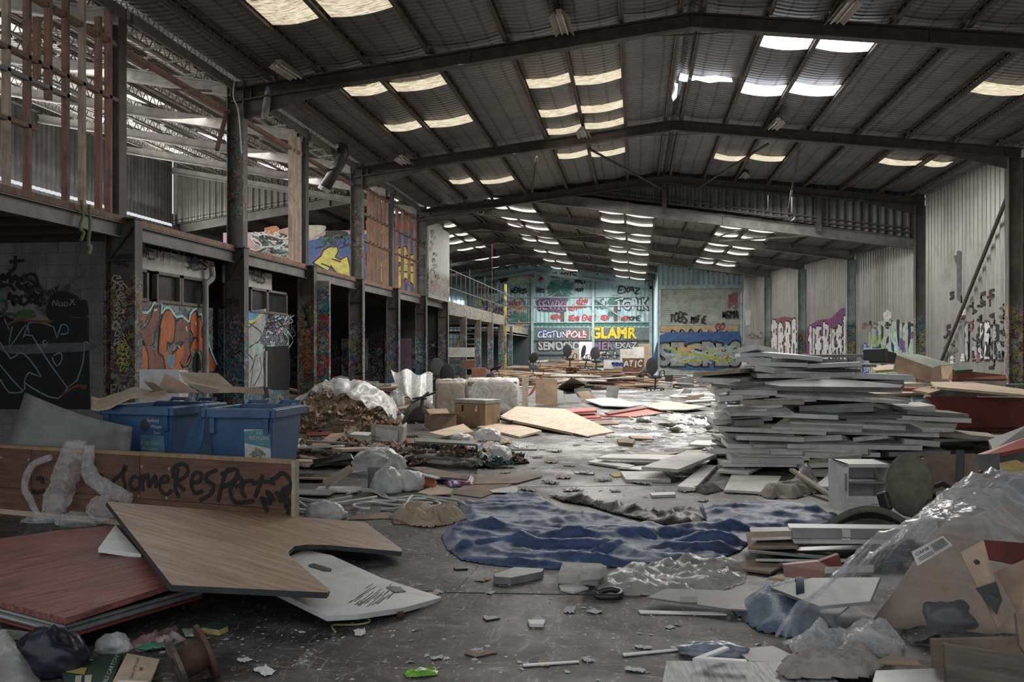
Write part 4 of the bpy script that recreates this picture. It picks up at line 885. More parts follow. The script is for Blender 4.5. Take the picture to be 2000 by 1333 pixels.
def inpoly(p, poly):
    x, y = p; c = False; j = len(poly)-1
    for i in range(len(poly)):
        xi, yi = poly[i]; xj, yj = poly[j]
        if (yi > y) != (yj > y) and x < (xj-xi)*(y-yi)/(yj-yi)+xi: c = not c
        j = i
    return c
def edged(p, poly):
    best = (9e9, p); P0 = V(p[0], p[1])
    for i in range(len(poly)):
        a = V(*poly[i]); b = V(*poly[(i+1)%len(poly)]); t = max(0, min(1, (P0-a).dot(b-a)/max((b-a).length_squared,1e-9))); q = a+(b-a)*t; d = (P0-q).length
        if d < best[0]: best = (d, (q.x, q.y))
    return best
def drape(name, px, h, zf, mat, label=None, cat=None, group=None, z=0., parent=None, thick=.004, smooth=True, kind=None):
    """cloth or film lying over an outline (photo pixels on the floor): zf(x, y, distance to the edge) gives its height"""
    poly = [(q.x, q.y) for q in (P(*(list(p)+[z])[:3]) if len(p) < 3 else P(*p) for p in px)]
    x0, x1 = min(p[0] for p in poly), max(p[0] for p in poly); y0, y1 = min(p[1] for p in poly), max(p[1] for p in poly)
    nx, ny = int((x1-x0)/h)+1, int((y1-y0)/h)+1; ids = {}; vs = []; fs = []
    def vid(i, j):
        if (i, j) not in ids:
            p = (x0+i*h, y0+j*h); ins = inpoly(p, poly); d, q = edged(p, poly)
            if not ins: p, d = q, 0
            ids[(i,j)] = len(vs); vs.append(V(p[0], p[1], max(.004, z+zf(p[0], p[1], d))))
        return ids[(i,j)]
    for i in range(nx):
        for j in range(ny):
            if inpoly((x0+(i+.5)*h, y0+(j+.5)*h), poly): fs.append((vid(i,j), vid(i+1,j), vid(i+1,j+1), vid(i,j+1)))
    o = MB().add(vs, fs).build(name, mat, parent, smooth=smooth, solid=thick)
    if label: mk(o, label, cat, group, kind)
    return o
def fold(x, y, s, p=2., seed=0.): return max(0, 1-abs(noise.noise(V(x*s, y*s, seed)))*2.2)**p
def crump(o_name, w_, l_, amp, mat, seed, n=12, curl=.0):
    """crumpled sheet, local, lying on z=0"""
    def fn(u, v):
        x, y = (u-.5)*w_, (v-.5)*l_
        z = amp*(abs(noise.noise(V(x*5/w_, y*5/l_, seed)))*1.4+.5*abs(noise.noise(V(x*11/w_, y*11/l_, seed+9)))+curl*((2*u-1)**2))
        k = 1-.25*noise.noise(V(u*3, v*3, seed+4))
        return V(x*k, y*k, z+.004)
    return MB().grid(n, n, fn).build(o_name, mat, frame=Matrix(), solid=.003)
def place(o, p, rz=0, s=1., rx=0, ry=0):
    o.matrix_world = Matrix.Translation(p) @ Matrix.Rotation(rz,4,'Z') @ Matrix.Rotation(ry,4,'Y') @ Matrix.Rotation(rx,4,'X') @ Matrix.Scale(s,4); return o
def bag(name, p, r, mat, label=None, cat=None, seed=0, group=None, knot=True, parent=None, flat_=.35):
    def fn(q):
        a = 1+.16*noise.noise(q*2.2+V(seed,0,0))+.10*noise.noise(q*5+V(0,seed,0))-.06*abs(noise.noise(q*9+V(0,0,seed)))
        return a
    mb = MB().ell((0,0,0), r, None, 36, 24, fn); lo = -r[2]*flat_
    for v in mb.v: v.z = max(v.z, lo)-lo
    if knot:
        mb.tube([V(0,0,(r[2]-lo)*.95), V(.02,.01,r[2]-lo+r[2]*.18), V(.05,.03,r[2]-lo+r[2]*.42)], [r[0]*.16, r[0]*.07, r[0]*.2], 10)
    for v in mb.v: v += Vector(p)
    o = mb.build(name, mat, parent, smooth=True, frame=None if parent else Matrix.Translation(p))
    if label: mk(o, label, cat, group)
    return o
def carton(p, w_, d_, h_, rz, mat, label, flaps=(.5,.4,.8,.3), name='cardboard_box', cat='box', group=None, tilt=(0,0), th=.006):
    fr = Matrix.Translation(p) @ Matrix.Rotation(rz,4,'Z') @ Matrix.Rotation(tilt[0],4,'X') @ Matrix.Rotation(tilt[1],4,'Y')
    e = empty(name, fr); mk(e, label, cat, group)
    mb = MB(); mb.box((0,0,th/2),(w_,d_,th))
    for s in (-1,1): mb.box((s*(w_/2-th/2),0,h_/2),(th,d_,h_)); mb.box((0,s*(d_/2-th/2),h_/2),(w_-2*th,th,h_))
    mb.v = [fr @ v for v in mb.v]; mb.build('body', mat, e)
    for i, a in enumerate(flaps):
        if not a: continue
        a = a*2.4-1.0
        m2 = MB(); L_ = (d_ if i < 2 else w_); s = 1 if i%2 else -1; fl = min(w_, d_)*.5
        if i < 2: m2.box((s*(w_/2+fl/2*math.cos(a)),0,h_+fl/2*math.sin(a)),(fl,L_-.01,th), Matrix.Rotation(-a*s,3,'Y'))
        else: m2.box((0,s*(d_/2+fl/2*math.cos(a)),h_+fl/2*math.sin(a)),(L_-.01,fl,th), Matrix.Rotation(a*s,3,'X'))
        m2.v = [fr @ v for v in m2.v]; m2.build('flap', mat, e)
    return e
# ---------------------------------------------------------------- materials of things
kraft = M('brown_cardboard', (.44,.32,.22), (.31,.215,.145), 3, .8, .25, dirt=.3); kraftd = M('old_cardboard', (.30,.22,.155), (.19,.135,.095), 3, .85, .3, dirt=.45); kraftp = M('pale_cardboard', (.52,.41,.30), (.40,.30,.21), 3, .8, .2, dirt=.25)
ply = M('pale_plywood', (.62,.50,.38), (.46,.35,.25), 2.6, .6, .1, stretch=(.5,6,6), dirt=.25)
lam = M('white_laminate', (.70,.69,.65), (.55,.54,.51), 2.2, .5, .08, dirt=.4); lamw = M('clean_white_laminate', (.70,.70,.69), (.58,.58,.57), 2, .45, .05, dirt=.25); lamg = M('grey_laminate', (.26,.26,.255), (.18,.18,.178), 2.4, .5, .08, dirt=.35)
mdf = M('board_core_edge', (.44,.40,.30), (.31,.27,.20), 8, .8, .2, dirt=.3)
walnut = M('walnut_woodgrain', (.48,.32,.215), (.23,.145,.092), 2.2, .5, .12, stretch=(.7,9,9), dirt=.2, dscale=1.5, streak=((.10,.06,.038),(1.0,13,9)))
oakf = M('oak_veneer', (.40,.27,.15), (.25,.16,.09), 2.4, .55, .1, stretch=(7,7,.6), dirt=.3)
teak = M('dark_timber_panel', (.175,.085,.05), (.085,.04,.025), 2.6, .5, .15, stretch=(.8,8,10), dirt=.3)
redw = M('scuffed_red_timber', (.31,.11,.088), (.09,.033,.029), 3.2, .55, .3, stretch=(1.1,11,8), dirt=.5, streak=((.42,.22,.18),(1.3,16,10)))
redp = M('red_panel', (.42,.10,.08), (.28,.06,.05), 3, .5, .1, dirt=.3); redb = M('dark_red_panel', (.20,.045,.035), (.12,.03,.024), 3, .5, .1, dirt=.3)
blackp = M('black_plastic', (.03,.03,.032), (.018,.018,.02), 6, .4, .1, dirt=.2); greyp = M('grey_plastic', (.22,.22,.22), (.15,.15,.15), 5, .5, .1); chairf = M('faded_green_grey_fabric', (.17,.165,.13), (.10,.098,.08), 12, .85, .4, dirt=.3); chairb = M('charcoal_fabric', (.055,.055,.06), (.03,.03,.033), 14, .9, .3)
binb = M('blue_bin_plastic', (.05,.125,.25), (.032,.085,.18), 3, .42, .08, dirt=.3); white = M('white_plastic', (.62,.62,.61), (.48,.48,.47), 5, .5, .1, dirt=.35); paperw = M('white_paper', (.66,.66,.64), (.52,.52,.50), 6, .85, .2, dirt=.2)
metal = M('grey_sheet_metal', (.33,.34,.34), (.24,.25,.25), 4, .38, .1, .5, dirt=.3); chrome = M('bright_metal', (.6,.6,.6), (.5,.5,.5), 5, .25, .05, .9, dirt=.2); olive = M('olive_grey_metal', (.22,.23,.19), (.15,.155,.13), 4, .5, .1, .2)
fclear = film('clear_film', alpha=.02, rough=.1, scale=3.2); fmilk = film('milky_film', (.80,.81,.80), .42, .22, 2.0); fwrap = film('stretch_wrap', (.86,.87,.88), .16, .12, 7); fgrey = film('dusty_film', (.56,.55,.52), .26, .34, 3.2)
bagw = M('white_bag', (.66,.66,.65), (.5,.5,.49), 7, .4, .4, dirt=.25, dscale=4)
# ---------------------------------------------------------------- foreground left
PLW = ((210,980,.45),(785,1080,.08),(645,1156,.20))
# long timber panel with spray-painted words
f0 = P(575,1058); f1 = P(0,1004); dirx = (f0-f1).normalized(); fn = V(dirx.y,-dirx.x,0); fn = fn if fn.y < 0 else -fn
f1 = f0-dirx*(f0-f1).length*1.06; H = .80
pan = empty('counter_front', frame_of(f0, dirx, V(0,0,1))); mk(pan, 'long dark timber counter front with black sprayed lettering, standing before the blue bins', 'panel')
def tp(u, z, o=0.): return f1+(f0-f1)*u+V(0,0,z)+fn*o
def upright(u0, u1, z0, z1, th, mat, name, par): return MB().prism([tp(u0,z0), tp(u1,z0), tp(u1,z1), tp(u0,z1)], -fn*th).build(name, mat, par, bevel=.003)
for u0, u1, z0, z1 in ((0,.17,.26,.645),(.172,.54,.26,.645),(.542,1,.26,.645),(0,1,.05,.257)): upright(u0, u1, z0, z1, .03, teak, 'front_board', pan)
MB().prism([tp(0,.645,.006), tp(1,.645,.006), tp(1,.68,.006), tp(0,.68,.006)], -fn*.06).build('top_rail', oakf, pan, bevel=.004)
MB().prism([tp(0,0,.004), tp(1,0,.004), tp(1,.05,.004), tp(0,.05,.004)], -fn*.05).build('kick_strip', ply, pan); MB().prism([tp(.993,0,.008), tp(1.003,0,.008), tp(1.003,.68,.008), tp(.993,.68,.008)], -fn*.06).build('end_strip', mdf, pan)
for x, y in ((3,894),(57,898),(278,912),(331,916),(272,970),(326,973)):
    q = onpl(x, y, f0, fn); MB().tube([q, q+fn*.006], .014, 12).build('screw_cap', metal, pan)
cA = lambda x, y: (x*.3, 720+y*.3)
p = Paint(lambda x, y: onpl(x, y, f0+fn*.002, fn), fn)
INK = (.012,.011,.012)
for l in ([(735,730),(775,700),(820,650),(810,640),(800,700),(815,770),(790,785),(760,770),(720,735)], [(870,700),(845,750),(870,790),(910,770),(905,720),(870,700)], [(925,690),(930,800)], [(925,740),(960,690),(970,770),(1010,700),(1015,780)], [(1045,740),(1090,735),(1085,700),(1050,720),(1040,780),(1080,820),(1120,790)], [(1165,840),(1140,770),(1160,650)], [(1130,720),(1130,650),(1190,622),(1225,660),(1200,710),(1145,740),(1190,780),(1200,800)], [(1250,745),(1300,735),(1310,690),(1270,680),(1245,740),(1270,810),(1320,795)], [(1415,660),(1350,690),(1345,730),(1390,760),(1370,820),(1300,860)], [(1420,870),(1440,780),(1470,680),(1500,650)], [(1440,690),(1530,655),(1545,690),(1510,740),(1450,770)], [(1530,770),(1575,750),(1560,705),(1525,740),(1500,800),(1530,870),(1600,870),(1650,860)], [(1650,730),(1590,740),(1575,800),(1600,840)], [(1710,690),(1690,760),(1660,840)], [(1640,750),(1720,735),(1790,750)], [(1760,725),(1800,710),(1840,680),(1890,730),(1890,800)], [(1740,930),(1705,840),(1760,880),(1740,800),(1790,860)], [(1800,800),(1830,870)], [(1850,840),(1890,790),(1880,770),(1840,800),(1850,860),(1890,850)], [(1900,880),(1860,890),(1880,920),(1870,950)], [(590,700),(600,760)], [(590,730),(620,690),(640,740),(660,690),(670,740)], [(210,800),(250,810),(290,790)], [(240,720),(270,710),(280,750)], [(690,780),(740,770)]):
    p.line(l, .034, INK, 5, tr=cA)
p.build(pan)
# walnut desk top with a curved notch
w_px = [(208,980),(555,1008),(712,1020),(784,1072),(785,1078),(640,1065),(600,1064),(575,1067),(563,1078),(566,1086),(645,1153),(640,1158),(335,1143)]
o = slab('worktop', w_px, .036, walnut, 'brown woodgrain desk top with curved notch lying across other boards', 'desk top', plane=PLW, grain=((210,980),(560,1075)), emat=M('dark_edge_band', (.05,.052,.054), None, 6)); q = onpl(222,981,*plane3(*PLW)); MB().tube([q, q+V(0,0,.003)], .03, 14).build('grommet', blackp, o, frame=None) if 0 else None
PLT = ((640,1205,.10),(865,1168,.02),(650,1085,.12))
o = slab('worktop', [(452,1112),(640,1203),(700,1200),(790,1187),(864,1167),(745,1129),(648,1085),(594,1074),(560,1090)], .034, lamw, 'white desk top with two cable slots under the brown desk top', 'desk top', plane=PLT)
p0, n = plane3(*PLT); fr = FR[o.name]
for pts in ([(602,1105),(612,1102),(648,1113),(647,1117),(634,1117),(604,1108)], [(754,1149),(762,1146),(782,1149),(793,1157),(771,1159)]): MB().prism([onpl(x,y,p0,n)+n*.001 for x,y in pts], n*.004).build('cable_slot', blackp, o)
mb = MB()
for k in range(26):
    t = k/25; a = onpl(668+t*70+R.uniform(-4,4), 1190-R.uniform(0,6), p0, n); b = onpl(735+t*50, 1136+t*4+R.uniform(0,8), p0, n); u0, u1 = sorted((R.random(), R.random()))
    mb.ribbon([a+(b-a)*u0+n*.0015, a+(b-a)*(u0+(u1-u0)*.5)+n*.0015, a+(b-a)*u1+n*.0015], .006, n)
mb.build('dirt_streak', flat('dried_dirt', (.06,.055,.05)), o)
slab('desk_corner', [(225,1025),(276,1083),(192,1071)], .03, lamw, 'white laminate board corner poking out beside the brown desk top', 'board', plane=((192,1071,.33),(276,1083,.30),(225,1025,.36)))
# stack of red-brown doors
PLR = ((125,1206,.24),(340,1140,.26),(0,1052,.30))
slab('door_leaf', [(-40,1058),(100,1038),(225,1026),(345,1138),(127,1208),(-40,1165)], .035, redw, 'scuffed red-brown timber door lying on top of the stack at left', 'door', plane=PLR, grain=((0,1150),(300,1085)), emat=redw)
PLR2 = ((125,1226,.17),(365,1150,.17),(0,1100,.22))
o = slab('door_leaf', [(-40,1180),(126,1222),(395,1146),(300,1080),(-40,1080)], .05, blackp, 'dark framed glass door leaf beneath the scuffed red-brown door', 'door', plane=PLR2)
p0, n = plane3(*PLR2)
for dz, rr, mt in ((.008,.012,metal),(-.022,.016,metal),(-.05,.01,redb)): MB().tube([onpl(-40,1184,p0,n)+n*dz, onpl(127,1228,p0,n)+n*dz, onpl(392,1151,p0,n)+n*dz], rr, 8).build('edge_rail', mt, o)
slab('metal_strip', [(-40,1225),(112,1240),(110,1256),(-40,1247)], .03, olive, 'olive grey metal strip under the left door stack', 'strip', plane=((-20,1247,.06),(110,1256,.06),(110,1240,.10)))
# curved grey sheet behind the panel
cs = [at(50+208*t, 768+66*t+8*math.sin(3.1*t), 9.15-.75*t) for t in [k/10 for k in range(11)]]
bs_ = [at(-20+255*t, 925+15*t, 9.1-.72*t) for t in [k/10 for k in range(11)]]
mb = MB().grid(10, 8, lambda u, v: cs[int(round(u*10))].lerp(bs_[int(round(u*10))], v)+V(0,1,0)*(.05*math.sin(math.pi*v)))
mk(mb.build('curved_panel', lamg, smooth=True, solid=.02), 'curved grey laminate sheet leaning behind the dark timber counter front', 'panel')
MATS['grey_laminate_warm'] = None
# crumpled stretch wrap hanging over the panel
def wrap_path(pts, wd, seed, z0):
    P3 = smoothline(pts, 8); k = len(P3)
    def fn(u, v):
        i = min(int(u*(k-1)), k-1); p_ = P3[i]; t = (P3[min(i+1,k-1)]-P3[max(i-1,0)]).normalized(); b = t.cross(fn).normalized() if False else t.cross(fnv).normalized()
        a = math.pi*2*v; r_ = wd[0]+(wd[1]-wd[0])*u+wd[2]*math.sin(math.pi*u)
        rr = r_*(1+.35*noise.noise(V(u*7, math.cos(a)*1.5, math.sin(a)*1.5+seed))+.2*noise.noise(V(u*18, math.cos(a)*4, math.sin(a)*4+seed)))
        return p_+b*(rr*math.cos(a))+fnv*(rr*.55*math.sin(a))
    return MB().grid(40, 22, fn)
fnv = fn
q = lambda x, y, o: onpl(x, y, f0+fn*o, fn)
mb = wrap_path([q(148,862,.04),q(140,900,.07),q(122,950,.07),q(102,1000,.1),q(88,1030,.14)], (.12,.12,.02), 1, 0)
sw = mb.build('stretch_wrap', fwrap, smooth=True); mk(sw, 'crumpled clear stretch wrap hanging over the dark timber counter front', 'plastic wrap')
mb = wrap_path([q(175,870,.05),q(172,915,.08),q(190,945,.09),q(230,965,.09),q(255,978,.08)], (.05,.05,.03), 2, 0); mb.build('wrap_tail', fwrap, sw, smooth=True)
mb = wrap_path([q(100,893,.05),q(65,908,.07),q(48,945,.07),q(60,980,.08),q(76,1008,.1)], (.025,.03,.01), 3, 0); mb.build('wrap_tail', fwrap, sw, smooth=True)
mb = MB().ell(q(75,1028,.16), (.17,.10,.10), None, 30, 20, lambda v_: 1+.3*noise.noise(v_*3+V(5,0,0))+.15*noise.noise(v_*8)); mb.build('wrap_bunch', fwrap, sw, smooth=True)
mb = MB().ell(q(150,1020,.15), (.20,.10,.09), None, 30, 20, lambda v_: 1+.3*noise.noise(v_*3+V(9,0,0))+.15*noise.noise(v_*8)); mb.build('wrap_bunch', fwrap, sw, smooth=True)
mb = MB().ell(q(200,995,.12), (.13,.09,.12), None, 30, 20, lambda v_: 1+.3*noise.noise(v_*3+V(2,0,0))+.15*noise.noise(v_*8)); mb.build('wrap_bunch', fwrap, sw, smooth=True)
# ---------------------------------------------------------------- two wheelie bins
def bin_(c, rz, label, w_=.66, d_=.70, h_=1.06):
    fr = Matrix.Translation(c) @ Matrix.Rotation(rz,4,'Z'); e = empty('wheelie_bin', fr); mk(e, label, 'bin', 'blue wheelie bins')
    T = lambda mb: [setattr(mb, 'v', [fr @ v for v in mb.v]), mb][1]
    mb = MB(); b = .78; th = .02
    def ring(z, k, o=0): return [V(sx*(w_/2*k-o), sy*(d_/2*k-o), z) for sx, sy in ((-1,-1),(1,-1),(1,1),(-1,1))]
    r0, r1, r2, i0, i1 = ring(.1,b), ring(.88,.97), ring(h_,1), ring(.12,b,th), ring(h_,1,th)
    vs = r0+r1+r2+i0+i1; fs = [(0,3,2,1),(12,13,14,15)]
    for a in range(4):
        n_ = (a+1)%4; fs += [(a,n_,4+n_,4+a),(4+a,4+n_,8+n_,8+a),(8+a,8+n_,16+n_,16+a),(16+a,16+n_,12+n_,12+a)]
    mb.add(vs, fs); T(mb).build('body', binb, e, bevel=.012)
    mb = MB()
    for s in (-1,1): mb.box((s*(w_/2+.02),0,h_-.05),(.05,d_+.08,.09)); mb.box((0,s*(d_/2+.02),h_-.05),(w_-.02,.05,.09))
    T(mb).build('rim', binb, e, bevel=.012)
    for s in (-1,1):
        mb = MB(); mb.bar(V(s*.17-.1,d_/2+.09,h_+.02),V(s*.17+.1,d_/2+.09,h_+.02),.035); 
        for x in (-.1,.1): mb.bar(V(s*.17+x,d_/2+.02,h_-.02),V(s*.17+x,d_/2+.1,h_+.03),.03)
        T(mb).build('handle', binb, e, bevel=.006)
    for s in (-1,1):
        mb = MB(); mb.box((s*(w_/2-.06),-d_/2+.0,h_-.16),(.05,.05,.16)); T(mb).build('rib', binb, e, bevel=.005)
        mb = MB(); mb.box((-w_/2-.005,s*.1,h_-.18),(.05,.02,.16)); T(mb).build('rib', binb, e, bevel=.005)
        mb = MB(); mb.tube([V(s*(w_/2-.1)-.03,d_/2-.06,.1),V(s*(w_/2-.1)+.03,d_/2-.06,.1)],.1,20); T(mb).build('wheel', blackp, e)
    return e, fr, T, w_, d_, h_
def decal(T, e, x0, x1, z0, z1, yf, c, name='sticker'):
    mb = MB(); mb.add([V(x0,yf(z0),z0),V(x1,yf(z0),z0),V(x1,yf(z1),z1),V(x0,yf(z1),z1)], [(0,1,2,3)]); return T(mb).build(name, c, e)
def dtext(T, e, t, x, z, h, yf, c, wmax, name='lettering'):
    me = textmesh(t, .0); xs = [v.co.x for v in me.vertices]; k = min(h, wmax/(max(xs)))
    mb = MB().add([V(x+v.co.x*k, yf(z+v.co.y*h)-.003, z+v.co.y*h) for v in me.vertices], [tuple(p_.vertices) for p_ in me.polygons]); T(mb).build(name, c, e)
sW = flat('label_white', (.62,.63,.62)); sT = M('label_teal', (.12,.30,.36), (.07,.2,.26), 5); sK = flat('label_black', (.05,.05,.05))
e, fr, T, w_, d_, h_ = bin_(at(500,985,8.75)*1.0-V(0,0,at(500,985,8.75).z), TH-.16, 'blue wheelie bin at right with paper recycling sticker')
yf = lambda z: -(d_/2*(.78+.19*min(1,(z-.1)/.78)))-.004
decal(T, e, .04, .30, .56, .86, yf, sW); yg = lambda z: yf(z)-.002
mb = MB().add([V(.04,yg(.73),.73),V(.30,yg(.68),.68),V(.30,yg(.855),.855),V(.16,yg(.855),.855),V(.04,yg(.84),.84)], [(0,1,2,3,4)]); T(mb).build('sticker_band', sT, e)
dtext(T, e, 'PAPER', .165, .812, .045, yg, sW, .13); dtext(T, e, 'RECYCLING', .09, .765, .045, yg, sW, .195); dtext(T, e, '- -o', .19, .715, .03, yg, sW, .08)
mb = MB()
for k in range(34):
    a, r_ = R.uniform(0,6.28), R.uniform(.0,.07); x, z = .17+r_*math.cos(a), .635+r_*.75*math.sin(a); s_ = R.uniform(.012,.026)
    mb.add([V(x-s_,yg(z)-.0005*k,z-s_*.3),V(x+s_*.6,yg(z)-.0005*k,z-s_*.6),V(x+s_,yg(z)-.0005*k,z+s_*.4),V(x-s_*.5,yg(z)-.0005*k,z+s_*.6)], [(0,1,2,3)])
T(mb).build('sticker_picture', M('printed_paper_heap', (.42,.42,.36), (.12,.14,.1), 40), e)
e2, fr2, T2, *_ = bin_(at(320,985,9.2)*1.0-V(0,0,at(320,985,9.2).z), TH-.30, 'blue wheelie bin at left with a faded waste company sticker', .82, .8)
yf2 = lambda z: -(.8/2*(.78+.19*min(1,(z-.1)/.78)))-.004
decal(T2, e2, .02, .30, .60, .97, yf2, M('label_blue', (.13,.28,.34), (.05,.15,.22), 6)); yg2 = lambda z: yf2(z)-.003
dtext(T2, e2, 'Sydney', .12, .90, .05, yg2, sW, .16); dtext(T2, e2, 'Waste', .16, .84, .05, yg2, sW, .13); dtext(T2, e2, 'Serv', .19, .78, .045, yg2, sW, .1); dtext(T2, e2, 'P: 02 9363', .03, .67, .05, yg2, sW, .25); dtext(T2, e2, 'www.sydneyw', .03, .625, .035, yg2, sW, .26)
mb = MB().ell(V(.085,yg2(.87),.87),(.045,.003,.055),None,14,8,lambda v_: 1+.35*noise.noise(v_*4)); T2(mb).build('sticker_picture', sK, e2)
lid = [at(398,790,8.5),at(403,792,8.5),at(395,862,8.35),at(378,905,8.3),at(356,885,8.45),at(365,850,8.5)]
hull('bin_lid', lid, .03, binb, None, 'blue bin lid hanging open between the two blue bins', 'lid')
# things lying in and on the bins
for pts, th, mt, lb in (([(350,727),(426,729),(452,752),(462,766),(400,768),(360,746)], .012, kraftp, 'ribbed flat sheet of cardboard sticking out of the left bin'), ([(322,731),(331,733),(390,768),(330,769),(310,756)], .012, kraft, 'cardboard box side with a dark mark sticking out of the left bin'), ([(280,745),(300,748),(330,768),(300,766)], .01, kraftd, 'small dark cardboard scrap behind the left bin'), ([(428,754),(470,756),(470,768),(427,768)], .012, kraftp, 'cardboard strip standing between the two bins'), ([(470,756),(530,761),(528,772),(468,768)], .012, kraft, 'printed cardboard strip standing in the right bin')):
    hull('cardboard_sheet', [at(x, y, 9.3 if x < 427 else 9.15) for x, y in pts], th, mt, None, lb, 'cardboard')
def fl(u, v):
    x = 178+u*150; y = 800-28*u-(v)*26*(1-.4*u)+6*math.sin(u*9); return at(x, y, 8.75+v*.5)+V(0,0,.02*noise.noise(V(u*6,v*4,1)))
mk(MB().grid(20,6,fl).build('cardboard_sheet', kraftp, smooth=True, solid=.006), 'torn cardboard sheet draped over the rim of the left bin', 'cardboard')
mk(MB().tube([at(523,778,8.6),at(518,757,8.6)],.02,8).build('black_rod', blackp), 'short black rod standing up in the right bin', 'rod')
hull('metal_cabinet', [at(272,722,10.6),at(350,722,10.6),at(350,960,10.5),at(272,960,10.5)], .3, lamw, None, 'white metal cabinet whose top shows above the left bin', 'cabinet')
# ---------------------------------------------------------------- bottom left corner
mk(drape('tarpaulin', [(-60,1262),(20,1248),(70,1300),(85,1350),(-60,1360)], .02, lambda x,y,d: min(.16,d*1.2)*(.6+.8*fold(x,y,5,1.5,3)), fgrey), 'dull grey plastic tarpaulin heaped in the bottom left corner', 'tarpaulin')
bag('rubbish_bag', P(95,1312), (.19,.14,.16), M('navy_bag', (.02,.022,.035), (.012,.012,.02), 8, .35, .5), 'dark navy rubbish bag beside the grey tarpaulin, bottom left', 'bag', 3, None, False)
bag('plastic_bag', P(86,1275), (.10,.06,.10), fmilk, 'small translucent bag under the red-brown door stack', 'bag', 5, None, False)
e = slab('carton', [(110,1290),(205,1284),(240,1276),(215,1345),(135,1345)], .02, M('dark_green_card', (.03,.075,.05), (.02,.045,.03), 5), 'dark green flattened carton with yellow print, bottom left', 'carton', z=.03)
pl = Paint(lambda x, y: P(x, y, .031), (0,0,1)); pl.poly([(130,1303),(170,1306),(165,1320),(128,1315)], (.42,.36,.10)); pl.poly([(125,1290),(182,1290),(182,1292),(125,1293)], WHT); pl.poly([(148,1322),(160,1321),(156,1345),(144,1345)], CRM); pl.poly([(166,1321),(180,1320),(176,1345),(164,1345)], CRM)
me = textmesh('ALS CARTON', 0)
for m_ in [0]:
    o_ = pl.slot(WHT); a = V(207,1338,0); b = V(232,1284,0); L_ = max(v.co.x for v in me.vertices)
    pl.mb.add([P(a.x+(b.x-a.x)*v.co.x/L_-v.co.y*11, a.y+(b.y-a.y)*v.co.x/L_-v.co.y*3, .031)+o_ for v in me.vertices], [tuple(p_.vertices) for p_ in me.polygons])
pl.build(e)
e = slab('paper_bag', [(248,1276),(312,1288),(296,1328),(285,1335),(218,1335)], .012, kraftp, 'flat brown paper bag with dark print beside the green carton', 'paper bag', z=.05)
pl = Paint(lambda x, y: P(x, y, .051), (0,0,1)); me = textmesh('box of bread', 0); o_ = pl.slot((.05,.04,.035)); L_ = max(v.co.x for v in me.vertices); a = V(258,1328,0); b = V(272,1288,0)
pl.mb.add([P(a.x+(b.x-a.x)*v.co.x/L_-v.co.y*9, a.y+(b.y-a.y)*v.co.x/L_-v.co.y*2, .051)+o_ for v in me.vertices], [tuple(p_.vertices) for p_ in me.polygons]); pl.poly([(273,1305),(279,1306),(278,1311),(272,1310)], (.05,.04,.035)); pl.build(e)
slab('book', [(230,1329),(290,1331),(288,1345),(226,1345)], .03, lamw, 'white edged book at the bottom edge beside the paper bag', 'book', z=.08)
# metal spool
e = empty('metal_spool', P(375,1335)); mk(e, 'rusty hollow metal spool lying on the floor at the bottom edge', 'spool')
c_ = P(375,1335)+V(0,0,.115); ax = V(.72,.62,.32).normalized(); u_ = ax.orthogonal().normalized(); v_ = ax.cross(u_)
def ringm(a, b, r0, r1, n=40):
    mb = MB(); vs = []
    for (o_, r_) in ((a,r0),(a,r1),(b,r1),(b,r0)): vs += [c_+ax*o_+(u_*math.cos(6.2832*k/n)+v_*math.sin(6.2832*k/n))*r_ for k in range(n)]
    return mb.add(vs, [(i*n+k, i*n+(k+1)%n, ((i+1)%4)*n+(k+1)%n, ((i+1)%4)*n+k) for i in range(4) for k in range(n)])
ringm(-.08,-.06,.05,.145).build('flange', M('rusty_grey_metal', (.20,.19,.18), (.09,.055,.04), 6, .45, .2, .5), e, smooth=False); ringm(.06,.08,.05,.14).build('flange', rust, e); ringm(-.07,.07,.05,.075).build('hub', rust, e)
# sponge, packet and wrapper
e = empty('sponge', P(420,1237)); mk(e, 'yellow sponge with dark green scourer on the floor', 'sponge')
fr = FR[e.name] @ Matrix.Rotation(-.25,4,'Z'); T = lambda mb: [setattr(mb, 'v', [fr @ v for v in mb.v]), mb][1]
T(MB().box((0,0,.018),(.125,.08,.035))).build('foam', M('yellow_foam', (.50,.40,.16), (.36,.28,.1), 30, .9, .4), e, bevel=.006); T(MB().box((0,0,.04),(.126,.081,.01))).build('scourer', M('green_scourer', (.02,.07,.045), (.012,.04,.028), 40, .95, .5), e, bevel=.003)
slab('leaflet', [(355,1228),(396,1228),(397,1240),(362,1241)], .012, M('pale_green_print', (.40,.42,.34), (.2,.24,.16), 30), 'small printed pale green packet beside the sponge', 'packet', z=.02)
mk(drape('wrapper', [(248,1262),(300,1240),(345,1222),(352,1240),(366,1252),(320,1268),(270,1276)], .012, lambda x,y,d: min(.05,d)*fold(x,y,9,1.2,1), M('crumpled_print_wrapper', (.45,.42,.42), (.30,.08,.09), 7, .5, .3)), 'crumpled red and white wrapper beneath the door stack', 'wrapper')
mk(drape('wrapper', [(262,1276),(320,1262),(345,1255),(330,1272),(285,1278)], .012, lambda x,y,d: .02+min(.03,d)*fold(x,y,9,1.2,4), M('green_wrapper', (.06,.26,.17), (.03,.15,.1), 7, .4)), 'green wrapper edge under the crumpled red and white wrapper', 'wrapper')
bag('plastic_bag', P(222,1272), (.10,.07,.07), fmilk, 'clear plastic bag on the floor by the green carton', 'bag', 8, None, False)
